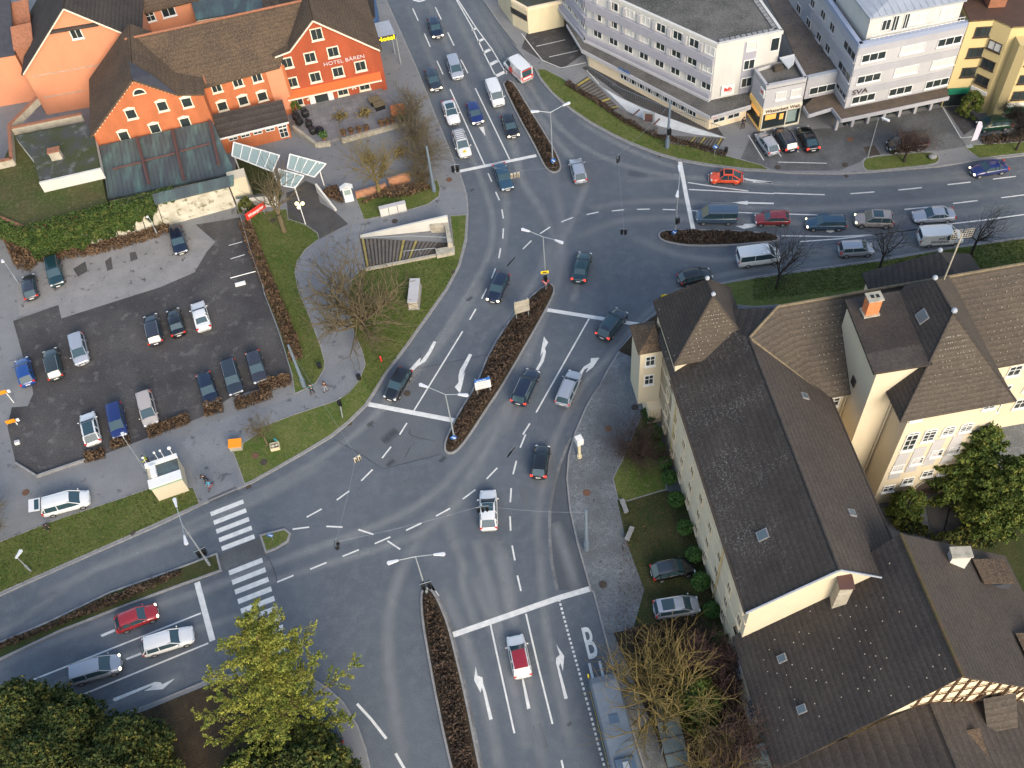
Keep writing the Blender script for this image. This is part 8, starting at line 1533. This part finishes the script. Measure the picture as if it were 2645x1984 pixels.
# conifers
def conifer(label, top, base, H, rb, z1, nb, per, mat, size=.12, seed=1, droop=-.05, name='conifer', tipup=.25, cone=1.0, bark='wood_c', rad=.3, wd=.15):
    rs = np.random.default_rng(seed); T_ = g(*top, H); B_ = g(*base, .15) if base else np.array([T_[0], T_[1], .15]); root = thing(name, label, 'tree', tuple(B_), 0, 'evergreen trees'); ax = T_-B_
    segs = [(ax*(k/10), ax*((k+1)/10), rad*(1-.09*k), rad*(1-.09*(k+1))) for k in range(10)]; v, f = tubes(segs, 8); npmesh('trunk', v, f, MAT[bark], root, True); bs = []; P3 = []
    for k in range(nb):
        t = (k+.5)/nb; zf = z1/H+(1-z1/H)*t; p = ax*zf; a = k*2.399+rs.random()*.5; L = rb*((1-t)**cone*.92+.10)*(.7+.5*rs.random()); d = np.array([math.cos(a), math.sin(a), droop+.35*t]); q = p.copy(); n = 6
        for i in range(n):
            d2 = d+np.array([0, 0, tipup*(i/n)**1.5]); e = q+d2/np.linalg.norm(d2)*L/n; bs.append((q.copy(), e.copy(), .07*(1-t*.6)*(1-i/n)+.015, .07*(1-t*.6)*(1-(i+1)/n)+.012)); q = e
            side = np.array([-d[1], d[0], 0]); fw = d/np.linalg.norm(d); fr = (i+1)/n
            for sg in (-1, 1, 0):
                bl_ = L*(.40*(1-fr*.62))*(.6+.6*rs.random()) if sg else L*.14
                dv = fw*.8+side*sg*.75*(.7+.5*rs.random())+np.array([0, 0, .10+.28*rs.random()*(fr > .5)]); dv /= np.linalg.norm(dv); o0 = q-fw*L/n*rs.random()
                if sg: bs.append((o0.copy(), o0+dv*bl_*.8, .022, .008))
                m = max(4, int(per*bl_/n)); tt = rs.random(m)**.8; P3.append(o0+dv*(tt*bl_)[:, None]+rs.normal(size=(m, 3))*np.array([1, 1, .6])*(wd*(1-tt*.55))[:, None])
    v, f = tubes(bs, 4); npmesh('branches', v, f, MAT[bark], root); v, f = leafcloud(np.concatenate(P3), size, rs); npmesh('crown', v, f, MAT[mat], root); return root
conifer('tall yellow-green conifer with open layered branches in front of the zebra', ('S', 648, 1600), ('S', 775, 1965), 17, 6.3, 4.0, 60, 330, 'leafy', .075, 3, droop=-.02, tipup=.75, cone=.6, rad=.32)
conifer('green conifer beside the arched doorway of the stair tower', ('S', 2562, 1112), None, 12, 3.7, 1.0, 80, 330, 'leafm', .11, 7, droop=-.1, tipup=.3, cone=.6, rad=.22)
conifer('second green conifer at the right edge behind the first', ('S', 2650, 1200), None, 11, 3.6, 1.0, 70, 330, 'leafm', .12, 9, droop=-.1, tipup=.3, cone=.6, rad=.22)
def bushy(label, top, H, r, mat, ncl=90, per=110, size=.12, seed=1, name='evergreen_tree', cat='tree', sz=1.0, group='dense evergreen trees', low=.12):
    rs = np.random.default_rng(seed); T_ = g(*top, H*.9); root = thing(name, label, cat, (T_[0], T_[1], .15), 0, group); P3 = []
    for k in range(ncl):
        a = rs.random()*6.283; t = rs.random()**.8; zz = H*(low+(1-low)*t); R_ = r*math.sqrt(max(.03, 1-t**2.2))*(.55+.5*rs.random()); c = np.array([math.cos(a)*R_, math.sin(a)*R_, zz]); s = r*.17*(.6+.8*rs.random()); m = int(per*(s/(r*.17)))
        d = rs.normal(size=(m, 3)); d /= np.linalg.norm(d, axis=1)[:, None]; P3.append(c+d*s*(.5+.6*rs.random((m, 1)))*np.array([1.25, 1.25, .7]))
    v, f = leafcloud(np.concatenate(P3), size, rs); npmesh('crown', v, f, MAT[mat], root); v, f = tubes([(np.array([0, 0, 0.]), np.array([0, 0, H*.85]), .06+r*.05, .05)], 7); npmesh('trunk', v, f, MAT['wood_d'], root, True); return root
for i, (top, H, r, m_, l) in enumerate([(('S', 20, 1845), 8, 3.9, 'leafd', 'dense dark evergreen at the far left, topmost of the corner group'), (('S', 150, 1880), 8, 3.6, 'leafd', 'dense evergreen with yellowish tips, second in the corner group'), (('S', 300, 1925), 7.5, 3.3, 'leafd', 'dense evergreen at the right side of the corner group'),
                                      (('S', 90, 1985), 9.5, 4.8, 'leafd', 'dense evergreen at the bottom left corner of the photo'), (('S', 260, 2010), 9, 4.4, 'leafd', 'dense evergreen at the bottom edge, under the yellowish one'), (('S', 790, 1990), 8.5, 3.8, 'leafd', 'dark green evergreen below the tall yellow-green conifer'),
                                      (('S', 640, 2010), 7.5, 3.2, 'leafd', 'dark evergreen at the bottom edge left of the tall conifer trunk')]):
    bushy(l, top, H, r, m_, 210, 130, .13, 20+i)
bushy('green bushy evergreen between big bare tree and low house', ('O', 1555, 1060), 4.5, 2.4, 'leafm', 80, 110, .11, 40, name='evergreen_shrub', cat='shrub'); bushy('small dark evergreen near the end of the bus shelter', ('O', 1480, 960), 3.2, 1.6, 'leafd', 60, 90, .1, 41, name='evergreen_shrub', cat='shrub')
bushy('round leafy evergreen left of the arched doorway', ('L', 1290, 905), 4.0, 1.6, 'leafm', 70, 110, .1, 42, name='evergreen_shrub', cat='shrub'); bushy('green shrub in front of the yellow block shops', ('D', 1810, 790), 3.6, 1.3, 'leafm', 60, 100, .1, 43, name='evergreen_shrub', cat='shrub'); bushy('low yellow-green plant at the left corner of the hotel wall', ('B', 345, 850), 1.8, .7, 'leafm', 30, 60, .09, 44, name='evergreen_shrub', cat='shrub')
bushy('ivy-covered bush on the pier beside the white wall stub', ('S', 632, 520), 2.2, 1.0, 'leafd', 50, 80, .1, 45, name='evergreen_shrub', cat='shrub')
# small weeds and dead leaves scattered on lawns and yard
def scatter(name, poly, n, mat, size, z, lab):
    A = np.array(poly); lo, hi = A.min(0), A.max(0); p = lo+(hi-lo)*rng.random((n, 2)); p = p[inpoly(p, poly)]; v, f = leafcloud(np.c_[p, np.full(len(p), z)+rng.random(len(p))*.03], size); o = npmesh(name, v, f, MAT[mat]); tag(o, kind='stuff'); tag(o, lab, 'ground cover')
scatter('fallen_leaves', P('K', 1000, 930, 1330, 850, 1500, 1100, 1800, 1659, 'O', 1900, 900, 1500, 1400, 1200, 1300, 900, 600), 5200, 'hedge', .055, .17, 'fallen brown leaves strewn over the shady school yard')
scatter('grass_tufts', kW+[(-100, 60), (-100, 80)], 0, 'grass', .1, .17, 'grass') if 0 else None
for i, (poly, lab) in enumerate(((P('F', 1600, 520, 1700, 560, 1590, 775, 1240, 1270, 972, 1640, 900, 1500, 935, 1400, 905, 1280, 840, 1150, 800, 900, 880, 650), 'short uneven grass tufts on the triangle lawn'),
                                 (P('I', 1225, 832, 1580, 825, 1632, 955, 1000, 1243, 100, 1640, -400, 1850, -400, 1420, 0, 1270, 400, 1112, 1000, 912), 'short uneven grass tufts on the west lawn'), (P('H', 0, 700, 1000, 563, 2212, 374, 2212, 640, 900, 780, 0, 880), 'short uneven grass tufts on the school lawn'),
                                 (P('F', -20, 190, 290, 150, 540, 330, 430, 465, 355, 650, 470, 1000, 598, 1380, 440, 1600, 380, 1400, 200, 800), 'short uneven grass tufts on the path lawn'), (P('C', 300, 580, 560, 712, 950, 940, 1340, 1132, 1830, 1282, 2160, 1390, 1430, 1303, 1050, 1172, 700, 992, 400, 758), 'short uneven grass tufts on the north lawn'))):
    scatter('grass_tufts', poly, [15000, 15000, 15000, 12000, 9000][i], 'tuft', .07, .15, lab)
# ================================================================== people
def skel(parent, name, mat, V, E_, rad, sub=1):
    me = bpy.data.meshes.new(name); me.from_pydata(V, E_, []); me.materials.append(mat); o = bpy.data.objects.new(name, me); COL.objects.link(o)
    if parent: o.parent = parent
    o.modifiers.new('skin', 'SKIN'); me.skin_vertices or None
    for i, r in enumerate(rad): me.skin_vertices[0].data[i].radius = (r, r); me.skin_vertices[0].data[i].use_root = (i == 0)
    if sub: s = o.modifiers.new('sub', 'SUBSURF'); s.levels = sub; s.render_levels = sub
    return o
def person(label, at, rz, top, legs, hair='hair', s=1., step=.32, bend=0., arms='down', z=.15, group='people on foot', name='person'):
    p = gv(*at, z) if isinstance(at[0], str) else Vector(at); root = thing(name, label, 'person', (p.x, p.y, p.z), rz, group)
    hx = lambda h: math.sin(bend)*max(0, h-.92); hz2 = lambda h: h if h < .92 else .92+(h-.92)*math.cos(bend)
    J = lambda x, y, h: (x*s, (y+hx(h))*s, hz2(h)*s)
    ay = {'down': .08, 'forward': .42, 'swing': .22}[arms]; ah = {'down': .78, 'forward': 1.0, 'swing': .86}[arms]
    V = [J(0, 0, .95), J(0, 0, 1.2), J(0, 0, 1.42), J(0, .02, 1.5), J(0, .03, 1.60), J(0, .03, 1.70)]; E_ = [(0, 1), (1, 2), (2, 3), (3, 4), (4, 5)]; rad = [.14, .12, .13, .055, .095, .075]
    arms_, legs_ = [], []
    for q, sg in enumerate((-1, 1)):
        a0 = len(V); yy = ay if arms != 'swing' else ay*sg; V += [J(sg*.19, 0, 1.40), J(sg*.24, yy*.4, 1.13), J(sg*.24, yy, ah+.08), J(sg*.24, yy+.03, ah)]; E_ += [(2, a0), (a0, a0+1), (a0+1, a0+2), (a0+2, a0+3)]; rad += [.062, .048, .036, .03]
        for k in range(5): b = len(V); V.append(J(sg*.24+(k-2)*.016, yy+.05+(0 if k else -.02), ah-.07-(.01 if k in (2, 3) else 0)+(.03 if k == 0 else 0))); E_.append((a0+3, b)); rad.append(.009)
        l0 = len(V); st = step*sg/2; V += [(sg*.09*s, 0, .88*s), (sg*.10*s, (st*.55+.04)*s, .50*s), (sg*.10*s, st*s, .09*s), (sg*.10*s, (st+.15)*s, .05*s)]; E_ += [(0, l0), (l0, l0+1), (l0+1, l0+2), (l0+2, l0+3)]; rad += [.095, .062, .045, .04]; arms_.append(a0); legs_.append(l0)
    rad = [r*s for r in rad]; skel(root, 'body', MAT['skin'], V, E_, rad)
    tv = [V[0], V[1], V[2]]; te = [(0, 1), (1, 2)]; tr = [.165*s, .155*s, .15*s]
    for a0 in arms_: b = len(tv); tv += [V[a0], V[a0+1], V[a0+2]]; te += [(2, b), (b, b+1), (b+1, b+2)]; tr += [.08*s, .064*s, .05*s]
    skel(root, 'jacket', top, tv, te, tr)
    lv = [V[0]]; le2 = []; lr_ = [.155*s]
    for l0 in legs_: b = len(lv); lv += [V[l0], V[l0+1], V[l0+2]]; le2 += [(0, b), (b, b+1), (b+1, b+2)]; lr_ += [.11*s, .078*s, .06*s]
    skel(root, 'trousers', legs, lv, le2, lr_)
    h = V[5]; m_ = MB(); m_.ball((h[0], h[1]-.02*s, h[2]+.015*s), .118*s, 10, 7, sz=.95); m_.build('hair', MAT[hair], root, smooth=True)
    m_ = MB(); m_.ball((h[0], h[1]+.105*s, h[2]-.06*s), .016*s, 6, 4); m_.build('nose', MAT['skin'], root); m_ = MB(); [m_.ball((h[0]+x*s, h[1]+.09*s, h[2]-.03*s), .012*s, 6, 4) for x in (-.035, .035)]; m_.build('eyes', MAT['black'], root)
    for l0 in legs_: x, y, z_ = V[l0+2]; m_ = MB(); m_.box((x, y+.06*s, .045*s), (.1*s, .27*s, .09*s)); m_.build('shoe', MAT['black'], root, bevel=.02*s)
    return root
cl = lambda n, c: flat(n, c, .8)
person('person in dark teal jacket walking left of another on the footpath', ('F', 500, 1630), 2.6, cl('teal_cloth', (.02, .10, .10)), cl('dark_cloth', (.02, .02, .03)), arms='swing'); person('person in brown jacket and pale trousers walking on the footpath', ('F', 612, 1612), 2.4, cl('brown_cloth', (.06, .03, .02)), cl('pale_cloth', (.25, .28, .32)), arms='swing')
person('worker in yellow-green and orange safety jacket behind the cabin', ('I', 1222, 628), 1.9, cl('hivis', (.45, .50, .02)), cl('dark_cloth2', (.015, .02, .025)), arms='forward', step=.6, bend=.25)
person('adult in black jacket bending over the child on a bicycle', ('I', 1690, 770), 2.75, cl('black_cloth', (.012, .012, .018)), cl('black_cloth2', (.015, .015, .02)), arms='forward', bend=.35)
person('child in turquoise jacket and yellow shoes on a small bicycle', ('I', 1722, 815), 2.75, cl('turquoise_cloth', (.0, .32, .55)), cl('grey_cloth', (.25, .25, .3)), s=.72, arms='forward', step=.5, z=.3)
p = gv('I', 1728, 822, .14); bk_ = thing('child_bicycle', 'small red bicycle under the child in turquoise', 'bicycle', p, 2.75)
for y in (-.4, .4):
    m_ = MB(); n = 14
    for k in range(n): m_.tube((0, y+math.cos(2*math.pi*k/n)*.22, .22+math.sin(2*math.pi*k/n)*.22), (0, y+math.cos(2*math.pi*(k+1)/n)*.22, .22+math.sin(2*math.pi*(k+1)/n)*.22), .02, n=5)
    m_.build('wheel', MAT['rubber'], bk_)
m_ = MB(); [m_.tube(a, b, .018, n=6) for a, b in (((0, -.4, .22), (0, -.15, .5)), ((0, -.15, .5), (0, .28, .55)), ((0, .28, .55), (0, .4, .22)), ((0, -.15, .5), (0, 0, .25)), ((0, 0, .25), (0, .28, .5)), ((0, 0, .25), (0, -.4, .22)))]; m_.build('frame', MAT['signred'], bk_); m_ = MB(); m_.tube((-.22, .26, .66), (.22, .26, .66), .015, n=6); m_.tube((0, .26, .66), (0, .28, .52), .015, n=6); m_.build('handlebar', MAT['steel'], bk_); MB().box((0, -.17, .54), (.12, .2, .05)).build('saddle', MAT['black'], bk_)
person('dark dressed person bending beside the rear of the white minivan', ('I', 400, 1160), 3.6, cl('dark_purple_cloth', (.03, .02, .035)), cl('dark_purple_cloth2', (.02, .018, .025)), arms='forward', bend=.7, step=.3)
person('person in dark clothes walking below the corner of the white office', ('C', 1955, 1045), 2.2, cl('dark_cloth3', (.02, .02, .025)), cl('dark_cloth4', (.03, .03, .04)), arms='swing')
q = g('D', 880, 295, 11.9); person('worker in orange jacket on the roof terrace corner of the grey office', (float(q[0])+.3, float(q[1])+.5, 11.85), .6, cl('orange_cloth', (.65, .16, .05)), cl('navy_cloth', (.03, .06, .15)), arms='forward', bend=.3)

# ================================================================== every separate piece a part of its own
def split_loose(o):
    bm = bmesh.new(); bm.from_mesh(o.data); bm.verts.ensure_lookup_table(); seen = {}; n = 0
    for v0 in bm.verts:
        if v0.index in seen: continue
        st = [v0]; seen[v0.index] = n
        while st:
            v1 = st.pop()
            for e in v1.link_edges:
                q = e.other_vert(v1)
                if q.index not in seen: seen[q.index] = n; st.append(q)
        n += 1
    bm.free()
    if not 2 <= n <= 60: return
    me0 = o.data; co_ = [tuple(v.co) for v in me0.vertices]; fs = [(tuple(p.vertices), p.use_smooth) for p in me0.polygons]
    for k in range(n):
        idx = [i for i in range(len(co_)) if seen[i] == k]; mp_ = {i: j for j, i in enumerate(idx)}; me = bpy.data.meshes.new(o.name)
        ff = [f for f in fs if seen[f[0][0]] == k]; me.from_pydata([co_[i] for i in idx], [], [tuple(mp_[i] for i in f[0]) for f in ff]); [me.materials.append(m) for m in me0.materials]
        me.polygons.foreach_set('use_smooth', [f[1] for f in ff])
        if k == 0: first = me
        else: c = o.copy(); c.data = me; COL.objects.link(c)
    o.data = first
SPLIT = {'column', 'gutter', 'finial', 'post', 'shop_glazing', 'shop_window', 'shop_sign', 'porch_post', 'downpipe', 'string_course', 'recessed_panel', 'verge_trim', 'spandrel_band', 'cladding_band', 'parapet', 'flue', 'stones', 'lit_display', 'lower_fascia',
         'canopy_edge', 'south_curb', 'red_stripe', 'ridge_capping', 'wall_emblem', 'copper_seam', 'roof_rim', 'eyes', 'window_strip', 'handrail', 'shopfront_frame', 'hip_tiles', 'pillar'}
for o in list(COL.objects):
    if o.type == 'MESH' and o.parent and o.name.split('.')[0] in SPLIT and o.get('kind') is None: split_loose(o)
